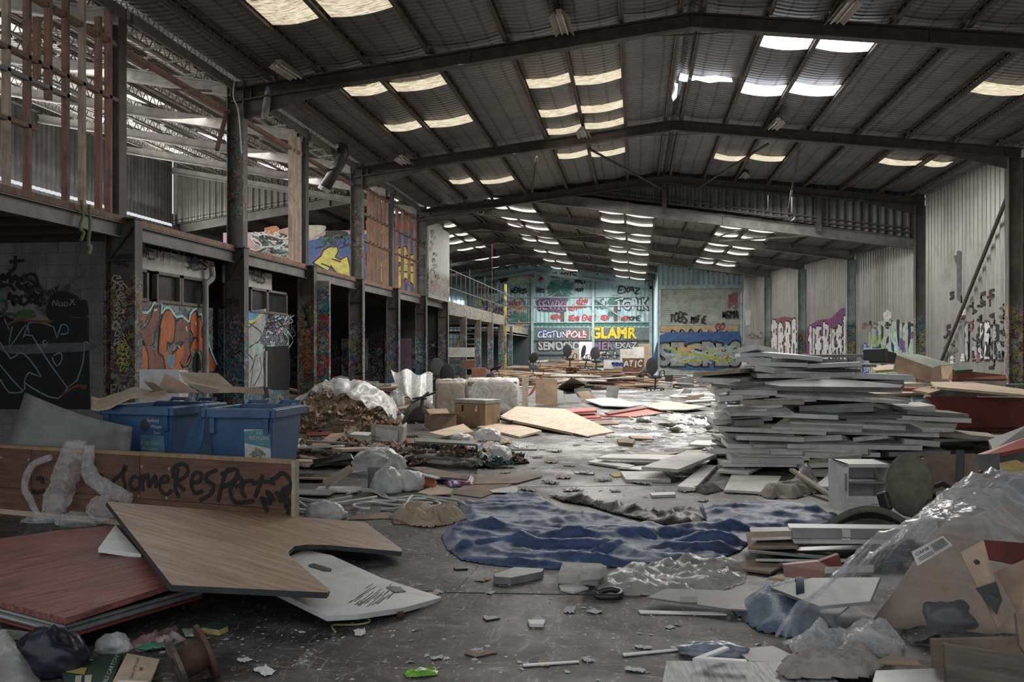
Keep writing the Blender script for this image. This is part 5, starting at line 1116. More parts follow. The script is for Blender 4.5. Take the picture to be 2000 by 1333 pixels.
e = mk(drape('snack_packet', [(788,1318),(800,1313),(845,1309),(857,1312),(855,1321),(812,1325),(793,1325)], .006, lambda x,y,d: min(.022,d*1.2)*(.7+.5*fold(x,y,14,1.2,4)), M('bright_green_foil', (.22,.48,.03), (.05,.2,.02), 16, .3, .3)), 'bright green snack packet on the floor at the bottom edge', 'packet')
mk(MB().tube(smoothline([P(655,1235,.01),P(650,1222,.01),P(690,1221,.01),P(718,1217,.01),P(720,1210,.02),P(702,1203,.05)],6),.006,6).build('wire', M('brass_wire', (.45,.36,.22))), 'bent brass wire under the white desk top with cable slots', 'wire')
# ---------------------------------------------------------------- blue tarpaulin and black sheet
tarpm = M('blue_tarpaulin', (.07,.12,.235), (.033,.06,.135), 11, .52, .5, dirt=.5, dscale=4)
T_PX = [(894,983),(950,978),(985,971),(1051,969),(1091,991),(1100,1001),(1176,1006),(1268,1029),(1370,1038),(1378,1015),(1370,985),(1392,987),(1422,989),(1453,984),(1468,988),(1567,990),(1635,1009),(1620,1024),(1540,1040),(1468,1060),(1445,1080),(1400,1096),(1330,1105),(1270,1109),(1190,1110),(1082,1114),(1010,1110),(954,1105),(900,1096),(872,1075),(861,1050),(874,1034),(908,1022),(900,1000)]
R0, R1 = P(890,1085), P(1440,1075)
def tz(x, y, d):
    e = min(1, d/.1); q = V(x,y,0); ax = (R1-R0).normalized(); t = (q-R0).dot(ax)/(R1-R0).length; s = (q-R0).cross(ax).length*(1 if (q-R0).dot(V(-SN,CS,0)) > 0 else -1)
    wv = .12*math.sin(t*7)+.05*math.sin(t*17)
    ridge = .07*math.exp(-((s-.10-wv)/.055)**2)+.055*math.exp(-((s-.34-.5*wv-.25*t)/.07)**2)*(t > .3)+.05*math.exp(-((s-1.0+.8*t)/.06)**2)*(t < .75)
    big = fold(x+.4*y, y*2.2, 1.1, 2.2, 3)*.045+fold(x*.6-.5*y, y*1.5+.3*x, 1.7, 2.5, 9)*.03
    return e*(big+ridge+.010*fold(x+.3*y, y*1.6, 4, 1.8, 5)+.008*fold(x, y, 12, 1.3, 8)+.006*abs(noise.noise(V(x*16, y*16, 2))))+.004
mk(drape('tarpaulin', T_PX, .026, tz, tarpm), 'blue plastic tarpaulin spread in folds on the concrete floor', 'tarpaulin')
mk(drape('plastic_sheet', [(1071,970),(1125,971),(1182,990),(1285,1000),(1339,1003),(1368,992),(1380,1015),(1367,1036),(1285,1027),(1196,1005),(1148,990),(1097,982)], .035, lambda x,y,d: .015+min(1,d/.1)*(.06*fold(x,y*1.6,2.2,1.6,7)+.04*fold(x,y,6,1.3,2)), M('black_film', (.04,.037,.035), (.02,.019,.018), 5, .5, .6), thick=.006), 'crumpled black plastic sheet along the far edge of the blue tarpaulin', 'plastic sheet')
slab('dark_tile', [(964,1122),(1004,1108),(1062,1111),(1059,1117),(998,1129),(966,1127)], .05, greyp, 'dark grey flat tile on the floor in front of the blue tarpaulin', 'tile', z=.05)
foam = M('grey_white_foam', (.52,.51,.48), (.36,.35,.33), 7, .9, .5, dirt=.3)
def lump(name, pts, z0, h, mat, lb, cat):
    q = [P(x, y, z0) for x, y in pts]; mb = MB().prism([v+V(rnd(-.01,.01),rnd(-.01,.01),h*rnd(.9,1.08)) for v in q], V(0,0,-h)); return mk(mb.build(name, mat, bevel=.012), lb, cat)
lump('foam_block', [(1090,1143),(1165,1147),(1186,1133),(1176,1120),(1096,1117)], 0, .07, foam, 'large white crumbling block in front of the blue tarpaulin', 'block')
lump('foam_block', [(1136,1137),(1171,1135),(1187,1128),(1160,1120),(1138,1124)], .073, .075, foam, 'small white broken block on top of the large block', 'block')
slab('paper_pad', [(1092,1143),(1130,1140),(1150,1148),(1120,1157),(1095,1151)], .015, paperw, 'flat white paper pad beside the large white block', 'paper', z=.015)
mk(drape('plastic_film', [(1160,1150),(1185,1125),(1240,1110),(1300,1108),(1355,1096),(1395,1105),(1440,1094),(1462,1115),(1455,1140),(1400,1160),(1330,1162),(1270,1165),(1200,1166)], .022, lambda x,y,d: min(1,d/.1)*(.015+.05*fold(x,y*1.5,2.4,1.8,8)+.035*fold(x+.5*y,y*1.4,5,2,2)+.02*fold(x,y,11,1.6,3)), fgrey), 'crumpled dusty clear film lying right of the white blocks', 'plastic film')
# boards and panels at right foreground
PB = ((1263,1167,.05),(1430,1190,.05),(1544,1150,.10))
o = slab('hardboard', [(1263,1167),(1301,1150),(1545,1158),(1700,1150),(1640,1200),(1420,1190)], .012, lamg, 'thin grey panel with a black square, right of the film', 'panel', plane=PB); p0, n = plane3(*PB); MB().prism([onpl(x,y,p0,n)+n*.001 for x,y in ((1329,1167),(1361,1167),(1362,1179),(1330,1179))], n*.003).build('black_patch', blackp, o)
slab('hardboard_strip', [(1246,1192),(1420,1196),(1420,1201),(1250,1198)], .008, lam, 'narrow pale strip under the thin grey panel with a black square', 'strip', z=.01)
slab('dark_board', [(1505,1148),(1586,1129),(1720,1128),(1700,1175),(1600,1185)], .02, greyp, 'dark grey panel above the blue bubble wrap', 'panel', plane=((1505,1148,.16),(1586,1129,.2),(1700,1175,.2)))
for k, (x0, x1, y, c, lb) in enumerate(((1410,1545,1096,kraftd,'dark cardboard offcut below the dark panels by the tarpaulin edge'),(1500,1640,1118,kraftp,'pale plywood offcut beside the red binder'))): slab('offcut', [(x0,y+10),(x0+60,y-4),(x1,y),(x1-40,y+22)], .02, c, lb, 'offcut', z=.03+.03*k)
e = hull('folder', [at(1531,1104,6.2),at(1600,1097,6.2),(at(1639,1083,6.2)),at(1652,1125,6.0),at(1536,1139,6.0)], .05, redb, None, 'dark red folder standing among the boards at right', 'folder', None, .006)
hull('white_bar', [at(1612,1108,5.95),at(1707,1104,5.95),at(1707,1118,5.9),at(1612,1120,5.9)], .03, lam, None, 'white plastic bar beside the dark red folder', 'bar')
e = empty('cable_trough', at(1660,1045,6.9)); mk(e, 'long grey metal trough with two lids on the board stack beside the tarpaulin', 'trough')
def quad3(pts, d0, d1, th, mat, name, par): return hull(name, [at(*pts[0],d1), at(*pts[1],d1), at(*pts[2],d0), at(*pts[3],d0)], th, mat, par)
quad3(((1538,1023),(1783,1026),(1768,1034),(1541,1031)), 6.75, 6.95, .02, lamw, 'top_face', e); quad3(((1546,1032),(1644,1033),(1644,1053),(1549,1052)), 6.7, 6.75, .03, metal, 'front_lid', e); quad3(((1662,1033),(1765,1034),(1762,1053),(1662,1053)), 6.7, 6.75, .03, metal, 'front_lid', e); quad3(((1644,1034),(1662,1034),(1662,1050),(1644,1050)), 6.71, 6.76, .02, lam, 'bracket', e); quad3(((1548,1053),(1760,1054),(1750,1059),(1552,1058)), 6.65, 6.7, .02, lam, 'lower_lip', e)
ST = [((1466,1052),(1546,1049),(1640,1050),lamw,'thin white board'),((1470,1062),(1770,1060),(1775,1058),lamg,'grey board'),((1462,1070),(1560,1068),(1575,1060),kraftd,'brown board'),((1480,1078),(1750,1072),(1770,1065),blackp,'black board'),((1462,1075),(1610,1088),(1690,1080),lamg,'dark grey board'),((1475,1092),(1660,1094),(1720,1086),lam,'pale board'),((1520,1100),(1700,1104),(1740,1096),greyp,'charcoal board')]
for i, (a, b, c, m_, t) in enumerate(ST): board(a, b, c, 6.75-.06*i, 12, .02, m_, t+' in the low stack under the grey metal trough', 'board', 'boards under the grey trough')
bub = M('blue_bubble_wrap', (.12,.20,.28), (.08,.13,.19), 60, .25, .9, dirt=.2, dist=.02)
e = mk(drape('bubble_wrap_roll', [(1419,1184),(1440,1205),(1478,1235),(1560,1252),(1620,1235),(1640,1200),(1620,1165),(1560,1160),(1470,1168)], .03, lambda x,y,d: min(.16,d*1.1)*(.75+.4*noise.noise(V(x*5,y*5,3))), bub), 'blue bubble wrap bundle tied with a dark band', 'bubble wrap')
mb = MB().grid(14, 2, lambda u, v: P(1552+v*16+4*u, 1172+u*58, .0)+V(0,0,.04+.175*math.sin(math.pi*min(1,max(0,.08+u*.84))))); mb.build('band', M('dark_blue_band', (.02,.045,.08), None, 6), e, smooth=True)
# big clear film over brown boxes at right edge
def fz_(x, y, d): return min(1, d/.5)**.7*(.60+.10*noise.noise(V(x*2,y*2,1)))+.05*fold(x+.7*y,(y-x)*.35,3.2,1.8,3)+.025*fold(x,y,7,1.4,3)
FP = [(1512,1255),(1560,1275),(1650,1262),(1800,1275),(1900,1290),(2120,1300),(2140,1060),(1960,1038),(1860,1046),(1760,1085),(1690,1140),(1600,1205)]
mk(drape('plastic_film', FP, .04, fz_, fclear, thick=.003), 'large clear plastic film draped over brown boxes at the right edge', 'plastic film')
mk(drape('cardboard_bundle', [(1700,1225),(1820,1235),(2100,1250),(2100,1085),(1900,1085),(1790,1110)], .05, lambda x,y,d: min(1,d/.25)*(.42+.1*noise.noise(V(x*3,y*3,5)))+.02*fold(x,y,5,1.2,1), kraftd, thick=.01), 'brown packed bundle under the large clear film', 'bundle')
bag('rubbish_bag', P(1850,1226), (.17,.14,.13), blackp, 'black rubbish bag under the large clear film', 'bag', 31, None, False)
mk(drape('film_crumple', [(1525,1262),(1560,1290),(1640,1296),(1760,1290),(1770,1262),(1700,1235),(1600,1240)], .03, lambda x,y,d: .02+min(1,d/.1)*(.09*fold(x,y,4,1.4,8)+.06*fold(x,y,9,1.2,3)), fwrap), 'crumpled clear film tail in front of the large clear film', 'plastic film')
q = [at(1780,1078,4.75),at(1842,1047,4.8),at(1861,1066,4.75),at(1792,1106,4.7)]
o = hull('paper_label', q, .002, paperw, None, 'white printed paper label on the large clear film', 'label'); nn_ = (q[1]-q[0]).cross(q[3]-q[0]).normalized(); nn_ = nn_ if nn_.dot(V(0,0,EYE)-q[0]) > 0 else -nn_
pl = Paint(lambda u, v: q[0].lerp(q[1], u).lerp(q[3].lerp(q[2], u), v), nn_); me = textmesh('CAMB', 0); L_ = max(v.co.x for v in me.vertices); o_ = pl.slot((.04,.04,.04)); pl.mb.add([pl.fn(.06+.4*v.co.x/L_, .42-.30*v.co.y)+o_ for v in me.vertices], [tuple(p_.vertices) for p_ in me.polygons])
for k in range(3): pl.poly([(.08,.6+k*.1),(.5,.6+k*.1),(.5,.63+k*.1),(.08,.63+k*.1)], (.04,.04,.04))
for k in range(14): u = .55+k*.028; pl.poly([(u,.15),(u+R.uniform(.008,.018),.15),(u+.012,.8),(u,.8)], (.04,.04,.04))
pl.build(o)
# torn carton in front of it
e = empty('cardboard_box', at(1940,1150,4.3)); mk(e, 'torn brown carton with a black triangle mark at the right edge', 'box')
hull('side_panel', [at(1876,1080,4.25),at(1922,1055,4.3),at(1965,1215,4.15),at(1950,1228,4.1)], .008, kraft, e); hull('side_panel', [at(1922,1055,4.3),at(2010,1062,4.7),at(2010,1110,4.7),at(1935,1095,4.35)], .008, redb, e); hull('front_panel', [at(1942,1118,4.32),at(2020,1085,4.2),at(2030,1215,4.1),at(1988,1205,4.15)], .008, kraft, e)
hull('black_mark', [at(1905,1150,4.17),at(1946,1136,4.19),at(1958,1172,4.12),at(1947,1202,4.08)], .003, blackp, e); q_ = at(1907,1098,4.2); MB().tube([q_, q_+V(.0,-.012,0)], .012, 14).build('hole_eyelet', blackp, e)
for pts, d_, mt, lb in ((((1820,1250),(2010,1246),(2010,1340),(1826,1345)),4.35,kraftd,'brown board standing behind the wooden panel at bottom right'),(((1844,1259),(2010,1284),(2010,1345),(1850,1345)),4.05,M('weathered_wood_panel', (.17,.145,.12), (.09,.077,.065), 3, .6, .2, stretch=(.6,8,8)),'weathered wooden panel standing at bottom right corner'),(((1985,1200),(2010,1205),(2010,1290),(1992,1262)),3.95,kraftd,'dark box flap at the right edge over the wooden panel')):
    hull('wooden_board', [at(x, y, d_) for x, y in pts], .025, mt, None, lb, 'panel')
PF = M('paint_flecked_board', (.48,.49,.50), (.12,.11,.11), 5, .5, .3, stretch=(9,.9,1), dirt=.2)
slab('painted_board', [(1301,1291),(1590,1293),(1660,1350),(1290,1350)], .03, PF, 'pale board with dark dried paint drips at the bottom edge', 'board', z=.03)
mk(drape('crumpled_paper', [(1514,1332),(1530,1305),(1580,1293),(1640,1296),(1690,1276),(1712,1300),(1728,1320),(1700,1345),(1540,1345)], .018, lambda x,y,d: .045+min(1,d/.06)*(.055*fold(x,y,8,1.3,2)+.02*fold(x,y,18,1,5)), M('crumpled_grey_cloth', (.38,.34,.31), (.26,.23,.21), 6, .85, .4)), 'crumpled grey brown cloth lying on the pale dripped board', 'cloth')
bag('tape_pouch', P(1395,1280), (.19,.07,.05), M('silver_blue_film', (.30,.35,.42), (.15,.18,.24), 6, .3, .3), 'silver blue plastic pouch behind the pale dripped board', 'pouch', 4, None, False)
slab('corner_piece', [(1352,1286),(1415,1262),(1425,1265),(1380,1283),(1458,1288),(1460,1293)], .015, lamw, 'white corner frame piece on the silver blue pouch', 'frame', z=.08)
slab('grey_tray', [(1435,1268),(1510,1262),(1575,1292),(1465,1294)], .02, lamg, 'dark grey flat tray left of the crumpled film tail', 'tray', z=.03)
slab('cardboard_scrap', [(1700,1295),(1740,1278),(1790,1288),(1800,1300)], .01, kraft, 'small brown cardboard flap beside the crumpled cloth', 'cardboard', z=.06)
slab('black_shelf', [(1710,1310),(1845,1305),(1845,1345),(1700,1345)], .04, metal, 'dark metal shelf at the bottom right beside the wooden panel', 'shelf', z=.07)
# ---------------------------------------------------------------- chair, cabinet and boxes behind
def oval(c, rx, rz, th, n): # padded oval shell in the plane with normal n
    n = Vector(n).normalized(); z = V(0,0,1); z = (z-n*z.dot(n)).normalized(); x = z.cross(n)
    return MB().ell((0,0,0), (rx, th, rz), Matrix((x, n, z)).transposed(), 28, 16), Vector(c)
def shift(mb, c): mb.v = [v+c for v in mb.v]; return mb
e = empty('office_chair', P(1745,1030)); mk(e, 'green grey office chair with oval back, tipped beside the white cabinet', 'chair')
mb, c_ = oval(at(1776,948,7.6), .19, .27, .05, (-.35,-1,.1)); shift(mb, c_).build('backrest', chairf, e, smooth=True)
mb = MB().grid(16, 12, lambda u, v: at(1622+160*u, 1026-4*u-30*math.sin(math.pi*min(1,u*1.1))**.8*(1-.3*v), 7.25+.42*v)+V(0,0,-.02*v)); mb.build('seat', chairf, e, smooth=True, solid=.05)
for x0, y0, x1, y1 in ((1722,962,1733,998),(1808,985,1845,1000)):
    MB().bar(at(x0,y0,7.5), at(x1,y1,7.45), .05, .10).build('armrest', blackp, e, bevel=.015)
MB().tube([at(1800,960,7.8),at(1840,945,8.0),at(1862,958,8.2)], .025, 8).build('back_bracket', blackp, e); MB().tube([at(1790,1010,7.6),at(1812,990,7.7)], .06, 12).build('tilt_unit', blackp, e); MB().bar(at(1876,880,8.3), at(1874,945,8.2), .07, .05).build('stem', blackp, e, bevel=.01)
c0 = at(1695,1003,8.6)
e = empty('metal_cabinet', V(c0.x,c0.y,0)); mk(e, 'small white metal cabinet with open front beside the tipped office chair', 'cabinet')
def face(x0, y0, x1, y1, d, th, mat, name): return hull(name, [at(x0,y0,d),at(x1,y0,d),at(x1,y1,d),at(x0,y1,d)], th, mat, e)
face(1648,907,1742,914,8.5,.4,lamw,'top_panel'); face(1648,907,1658,1003,8.5,.42,lamw,'side_panel'); face(1735,907,1743,1003,8.5,.42,lam,'side_panel'); face(1658,970,1743,985,8.49,.03,lamw,'drawer_front'); face(1658,987,1743,1003,8.49,.03,lamw,'drawer_front'); face(1656,914,1740,970,8.85,.02,paperw,'back_panel'); face(1656,942,1740,946,8.55,.3,metal,'shelf'); face(1651,925,1654,960,8.46,.02,chrome,'handle')
for pts, d_, mt, lb in ((((1828,962),(1912,934),(1924,985),(1832,1001)),7.9,lamg,'grey box side tilted behind the office chair'),(((1805,890),(1905,886),(1916,940),(1828,962)),8.5,kraftd,'brown and grey hollow box behind the office chair'),(((1914,932),(2012,926),(2012,996),(1930,996)),8.2,lamg,'large speckled grey panel at the right edge'),(((1905,888),(1952,886),(1955,925),(1912,928)),9.2,metal,'grey drawer box between the two grey panels at right'),(((1952,905),(1985,898),(2010,912),(2010,928),(1955,928)),9.0,M('yellow_card', (.45,.33,.12), (.33,.23,.08), 4),'yellow cardboard corner at the right edge'),(((1808,775),(2012,777),(2012,834),(1866,836)),13.5,redb,'long dark red panel lying right of the board stack'),(((1908,888),(2012,851),(2012,873),(1912,893)),10.5,redp,'slanted bright red panel at the right edge'),(((1930,860),(2012,828),(2012,858),(1940,880)),10.9,lamg,'grey panel behind the slanted bright red panel')):
    hull('loose_sheet', [at(x, y, d_+(.25 if i < 2 else 0)) for i, (x, y) in enumerate(pts)], .05 if mt is not lamg else .3, mt, None, lb, 'panel')
# supports under those panels
for x, y, d_, lb in ((1870,1001,8.6,'dark crate holding up the brown and grey hollow box'),(1970,1000,8.9,'dark crate behind the large speckled grey panel')):
    b_ = P(x, 1000, 0); mb = MB().box((b_.x+.1,b_.y+.5,.18),(.5,.35,.36)); mk(mb.build('crate', blackp, bevel=.01), lb, 'crate')
# ---------------------------------------------------------------- the tall stack of white boards
cB = lambda x, y: (1340+x*.33, 640+y*.33)
PB_ = [((305,122),(415,98),(545,130)),((320,150),(450,148),(452,145)),((450,146),(810,176),(845,170)),((295,172),(500,182),(880,198)),((715,216),(1040,205),(1048,200)),((380,203),(720,210),(725,205)),((410,225),(525,242),(1005,236)),((40,268),(320,243),(420,243)),((590,258),(1345,282),(1350,276)),((60,298),(320,306),(470,274)),((465,322),(850,288),(1290,330)),((838,328),(1290,312),(1300,305)),((160,318),(285,322),(360,300)),((250,343),(1280,362),(1290,352)),((165,378),(260,348),(262,345)),((258,368),(540,372),(545,365)),((530,380),(930,364),(1330,420)),((335,400),(490,388),(495,380)),((200,408),(335,398),(340,392)),((590,418),(858,388),(1280,458)),((460,424),(770,412),(780,405)),((222,472),(565,440),(645,462)),((668,466),(1110,444),(1295,500)),((670,486),(1108,472),(1250,512)),((170,468),(240,450),(245,446)),((1285,474),(1475,462),(1480,455)),((250,498),(480,482),(490,476)),((195,518),(262,508),(300,500)),((158,543),(510,518),(520,510)),((505,586),(610,514),(1055,556)),((950,530),(1412,556),(1420,548)),((1250,520),(1690,540),(1695,532)),((1310,488),(1675,514),(1680,508)),((290,553),(460,545),(465,540)),((193,588),(830,612),(835,604)),((245,628),(640,632),(650,622)),((835,606),(1160,614),(1165,606)),((1350,606),(1895,656),(1920,630)),((372,658),(920,634),(1050,686)),((985,652),(1190,630),(1390,702)),((1290,660),(1505,676),(1510,668)),((245,690),(1180,700),(1205,712)),((142,716),(1075,718),(1200,728)),((1200,738),(1565,732),(1570,724)),((308,757),(732,762),(740,752)),((705,740),(1040,748),(1045,740)),((725,785),(1038,758),(1045,748)),((658,810),(1070,788),(1080,780)),((220,798),(655,800),(660,790)),((185,832),(345,828),(460,816)),((255,872),(330,882),(622,836)),((270,772),(700,778),(720,765)),((300,640),(700,652),(720,640)),((420,500),(900,520),(960,505)),((620,560),(1300,585),(1320,575)),((320,430),(700,432),(720,420)),((900,345),(1280,352),(1300,340)),((420,275),(1000,268),(1020,262)),((600,690),(1400,702),(1420,690)),((500,735),(1150,742),(1170,730)),((700,590),(1500,618),(1520,600)),((280,570),(900,585),(920,575))]
ORD = ['topmost']+['%d%s' % (k, {1:'st',2:'nd',3:'rd'}.get(k%10 if k not in (11,12,13) else 0, 'th')) for k in range(2, 90)]
PB_.sort(key=lambda b: b[1][1])
for i, (a, b, c) in enumerate(PB_):
    y = b[1]; d_ = 12.35-.0011*(y-100)+rnd(-.12,.12)+(.35 if i >= len(PB_)-0 else 0)
    wpx = max(a[0], b[0], c[0])-min(a[0], b[0], c[0])
    mt = [lam, lamw, lamw, lam, lamg, lamw, lam, mdf][i%8] if y > 240 else lamw  # upper boards all take the cleanest white, painting in brightness from the skylights
    if (a, b) in (((1310,488),(1675,514)),): mt = lamg
    side = 'left' if a[0] < 300 and c[0] < 800 else 'right' if a[0] > 900 else 'middle'
    board(cB(*a), cB(*b), cB(*c), d_, 14 if c[0]-b[0] > 60 else 5, .06 if i%3 else .075, mt, '%s %s laminate board, %s down the tall stack, at its %s' % ('long' if wpx > 750 else 'short' if wpx < 260 else 'medium', 'grey' if mt is lamg else 'raw edged' if mt is mdf else 'white', ORD[i], side), 'board', 'white boards in the tall stack')
for i, (pts, t) in enumerate((([(505,588),(612,518),(1055,562),(1040,604)],'left of centre, low'),([(950,535),(1412,562),(1400,606),(1040,602)],'at the centre, low'),([(1255,525),(1610,550),(1590,602),(1410,602)],'at the right end, low'),([(465,334),(850,298),(1290,340),(1270,356),(560,348)],'at the centre, near the top'),([(225,482),(560,450),(640,502),(260,508)],'at the left end, half way up'),([(670,497),(1110,472),(1280,522),(700,524)],'at the centre, half way up'),([(375,674),(915,644),(1045,694),(400,694)],'left of centre, near the floor'),([(990,664),(1185,642),(1385,710),(1060,694)],'right of centre, near the floor'),([(530,394),(925,378),(1320,436),(640,404)],'right of centre, in the upper half'),([(150,330),(330,318),(470,330),(300,345)],'at the left end, in the upper half'))):
    n_ = len(pts); hull('shelf_board', [at(*cB(x, y), 12.05 if j < 3 and j != (0 if n_ == 4 else 9) else 11.75) for j, (x, y) in enumerate(pts)] if False else [at(*cB(*q_), 12.15-.0015*max(0, q_[1]-min(p_[1] for p_ in pts))*4) for q_ in pts], .045, [lam, lamg][i%2], None, 'tilted grey board in the tall stack, '+t, 'board', 'tilted boards in the tall stack')
# core of the stack: boards lying flat whose ends are hidden
for k in range(22):
    z = .06+.07*k; c = at(1600+rnd(-25,25), 800, 12.9); L_ = 2.9-.075*k+rnd(-.2,.2); e_ = V(CS,SN,0); m3 = rotz(TH+rnd(-.12,.12))
    mb = MB().box((0,0,0),(L_,.75,.04)); fr = Matrix.Translation((c.x-.012*k,c.y,z)) @ m3.to_4x4(); mb.v = [fr @ v for v in mb.v]
    mk(mb.build('shelf_board', lamg, frame=fr), 'shadowed grey board deep inside the tall stack, %s up from the floor' % (['first']+['%d%s' % (q, {2:'nd',3:'rd',21:'st',22:'nd'}.get(q,'th')) for q in range(2, 40)])[k], 'board', 'shadowed boards inside the tall stack')
# loose boards lying before and left of the stack
for pts, z, th, mt, lb in (([(1322,950),(1358,953),(1413,896),(1393,895)],.05,.035,lam,'narrow grey board lying diagonally on the floor left of the stack'),([(1414,957),(1508,962),(1526,930),(1429,928)],.04,.03,lam,'square grey board flat on the floor below the tall stack'),([(1253,912),(1325,917),(1400,887),(1336,883)],.16,.04,lam,'grey board with a dark knot propped on others left of the stack'),([(1222,937),(1310,937),(1293,921),(1212,921)],.04,.04,lam,'small grey board nearest the tarpaulin, left of the stack'),([(1148,902),(1228,914),(1240,909),(1165,897)],.04,.03,lam,'thin grey board at the far left of the loose boards'),([(1166,894),(1296,898),(1325,889),(1190,887)],.10,.03,lam,'long grey board above the thin grey board, left of the stack'),([(1205,914),(1262,919),(1310,922),(1255,910)],.03,.015,lamw,'thin white sheet beneath the small grey board'),([(1350,905),(1425,912),(1455,902),(1380,897)],.05,.035,lam,'grey board under the left foot of the stack'),([(1400,920),(1462,924),(1490,910),(1420,906)],.06,.03,lamw,'rounded pale board between stack and square grey board'),([(1225,888),(1290,891),(1330,884),(1260,882)],.04,.03,mdf,'yellowish board end behind the long grey board'),([(1560,925),(1640,930),(1630,905),(1570,908)],.05,.03,lam,'grey board with a curved cut below the stack'),([(1590,950),(1650,952),(1650,925),(1620,925)],.08,.03,lamw,'white curved drawer front left of the white cabinet'),([(1620,965),(1650,968),(1650,950),(1632,950)],.05,.02,lamw,'small white plate left of the white cabinet'),([(1370,878),(1450,882),(1470,872),(1400,870)],.10,.03,lamw,'white board sticking out low on the left of the stack'),([(1345,868),(1420,872),(1432,862),(1360,860)],.10,.03,lamw,'white board beside the white powder on the floor'),([(1330,890),(1400,885),(1390,878),(1340,880)],.03,.03,mdf,'plain board edge under the propped board with a knot')):
    slab('loose_board', pts, th, mt, lb, 'board', 'loose boards beside the stack', z=z)
mk(MB().bar(at(1546,918,10.6), P(1640,980,.03), .06, .035).build('timber_batten', mdf, bevel=.003), 'pale timber batten slanting down from the stack to the floor', 'batten')
mk(drape('rag', [(1480,968),(1520,955),(1560,950),(1590,952),(1600,962),(1560,975),(1500,976)], .03, lambda x,y,d: .004+min(1,d/.08)*.13*fold(x,y,4,1.3,6), M('pale_rag', (.46,.42,.36), (.28,.25,.21), 7, .85, .4)), 'crumpled pale rag lying below the stack', 'rag')
mk(drape('plastic_film', [(1540,958),(1552,935),(1590,930),(1600,945),(1580,960)], .03, lambda x,y,d: .01+min(1,d/.1)*.2*fold(x,y,4,1.3,1), fgrey), 'dirty clear film caught between rag and stack', 'plastic film')
mk(drape('rag', [(1340,958),(1400,950),(1414,960),(1380,968)], .03, lambda x,y,d: .004+min(1,d/.08)*.07*fold(x,y,5,1.3,4), M('dark_rag', (.14,.12,.10), (.07,.06,.05), 7, .9, .4)), 'dark dirty rag beside the diagonal grey board', 'rag')
# things behind and right of the stack
e = carton(at(1790,760,15.2), .62, .95, .42, TH-.35, kraft, 'large open brown carton on the boards right of the tall stack', (.15,.9,0,.6), tilt=(.06,-.25)) if 0 else None
D = 14.6; e = empty('cardboard_box', at(1800,748,D)); mk(e, 'large open brown carton with printed mark, right of the tall stack', 'box')
Bx = {k: at(x, y, D+dd_) for k, (x, y, dd_) in dict(a=(1744,726,.1), b=(1818,748,-.2), c=(1820,718,-.2), d=(1751,694,.1), f=(1856,742,.35), g=(1864,712,.35)).items()}
hull('side_panel', [Bx['a'],Bx['b'],Bx['c'],Bx['d']], .01, kraft, e); hull('bottom_panel', [Bx['b'],Bx['f'],Bx['f']+V(0,.7,.1),Bx['a']+V(.2,.7,0)], .01, kraftd, e); hull('top_flap', [Bx['d'],Bx['c'],Bx['g'],Bx['d']+V(.5,.6,.02)], .01, M('green_grey_card', (.24,.27,.23), (.16,.18,.15), 4), e); hull('side_panel', [Bx['f'],Bx['g'],Bx['g']+V(-.4,.75,.1),Bx['f']+V(-.4,.75,0)], .01, kraftp, e); hull('flap', [Bx['c'],Bx['b'],Bx['b']+V(.16,-.05,.02),Bx['c']+V(.12,-.05,.04)], .01, kraftp, e)
pl = Paint(lambda x, y: onpl(x, y, Bx['a'], (Bx['b']-Bx['a']).cross(Bx['d']-Bx['a']).normalized()), (Bx['b']-Bx['a']).cross(Bx['d']-Bx['a']).normalized()*(1 if (Bx['b']-Bx['a']).cross(Bx['d']-Bx['a']).y < 0 else -1))
pl.poly([(1791,716),(1795,717),(1795,728),(1790,727)], BLK); pl.poly([(1797,718),(1800,719),(1800,730),(1796,729)], BLK)
for k in range(4): pl.line([(1804+k*3.4,718+k),(1804+k*3.4,732+k)], .006, BLK, 0)
pl.build(e)
hull('monitor_case', [at(1685,682,16),at(1727,681,15.8),at(1727,705,15.8),at(1685,705,16)], .35, blackp, None, 'dark grey box case behind the tall stack', 'case', None, .02)
hull('monitor_case', [at(1729,684,16),at(1752,690,16.4),at(1752,712,16.4),at(1729,710,16)], .3, blackp, None, 'black domed case right of the dark grey box case', 'case', None, .02)
RB_ = [((1818,757),(1902,755),(1820,776),.35,metal,'grey metal drawer box in front of the brown plywood sheets'),((1860,722),(1965,733),(1963,741),.5,M('rust_red_board', (.30,.12,.07), (.2,.08,.05), 4),'rust red board on the heap right of the open carton'),((1858,735),(1882,738),(1880,748),.3,lamw,'white drawer end right of the open carton'),((1882,738),(1967,738),(1967,746),.4,lam,'white shelf edge under the rust red board')]
for (a, b, c, d_, mt, lb) in RB_: 
    hull('heap_board', [at(a[0],a[1],14.2),at(b[0],b[1],14.2),at(b[0],c[1],14.1),at(a[0],c[1],14.1)], d_, mt, None, lb, 'board')
for k, (pts, mt, lb) in enumerate(((((1818,746),(1900,747),(2010,762),(2010,772),(1830,756)),ply,'wide pale plywood sheet right of the stack'),(((1782,762),(1818,752),(1860,756),(1815,768)),kraftp,'small pale sheet between stack and grey drawer box'),(((1905,768),(2010,772),(2010,778),(1910,776)),mdf,'thin plywood edge above the long dark red panel'),(((1700,716),(1745,712),(1745,722),(1710,724)),kraftp,'bent pale board left of the open carton'),(((1780,775),(1818,778),(1818,786),(1785,784)),M('pale_blue_board', (.25,.42,.48), (.2,.33,.38), 4),'pale blue board end beside the long dark red panel'),(((1860,712),(1880,716),(1900,722),(1865,724)),M('green_board', (.08,.14,.10), None, 4),'dark green board edge behind the open carton'))):
    hull('heap_sheet', [at(x, y, 14.0+.3*(pts[0][1]-y)/10+.1*k) for x, y in pts], .04, mt, None, lb, 'sheet')
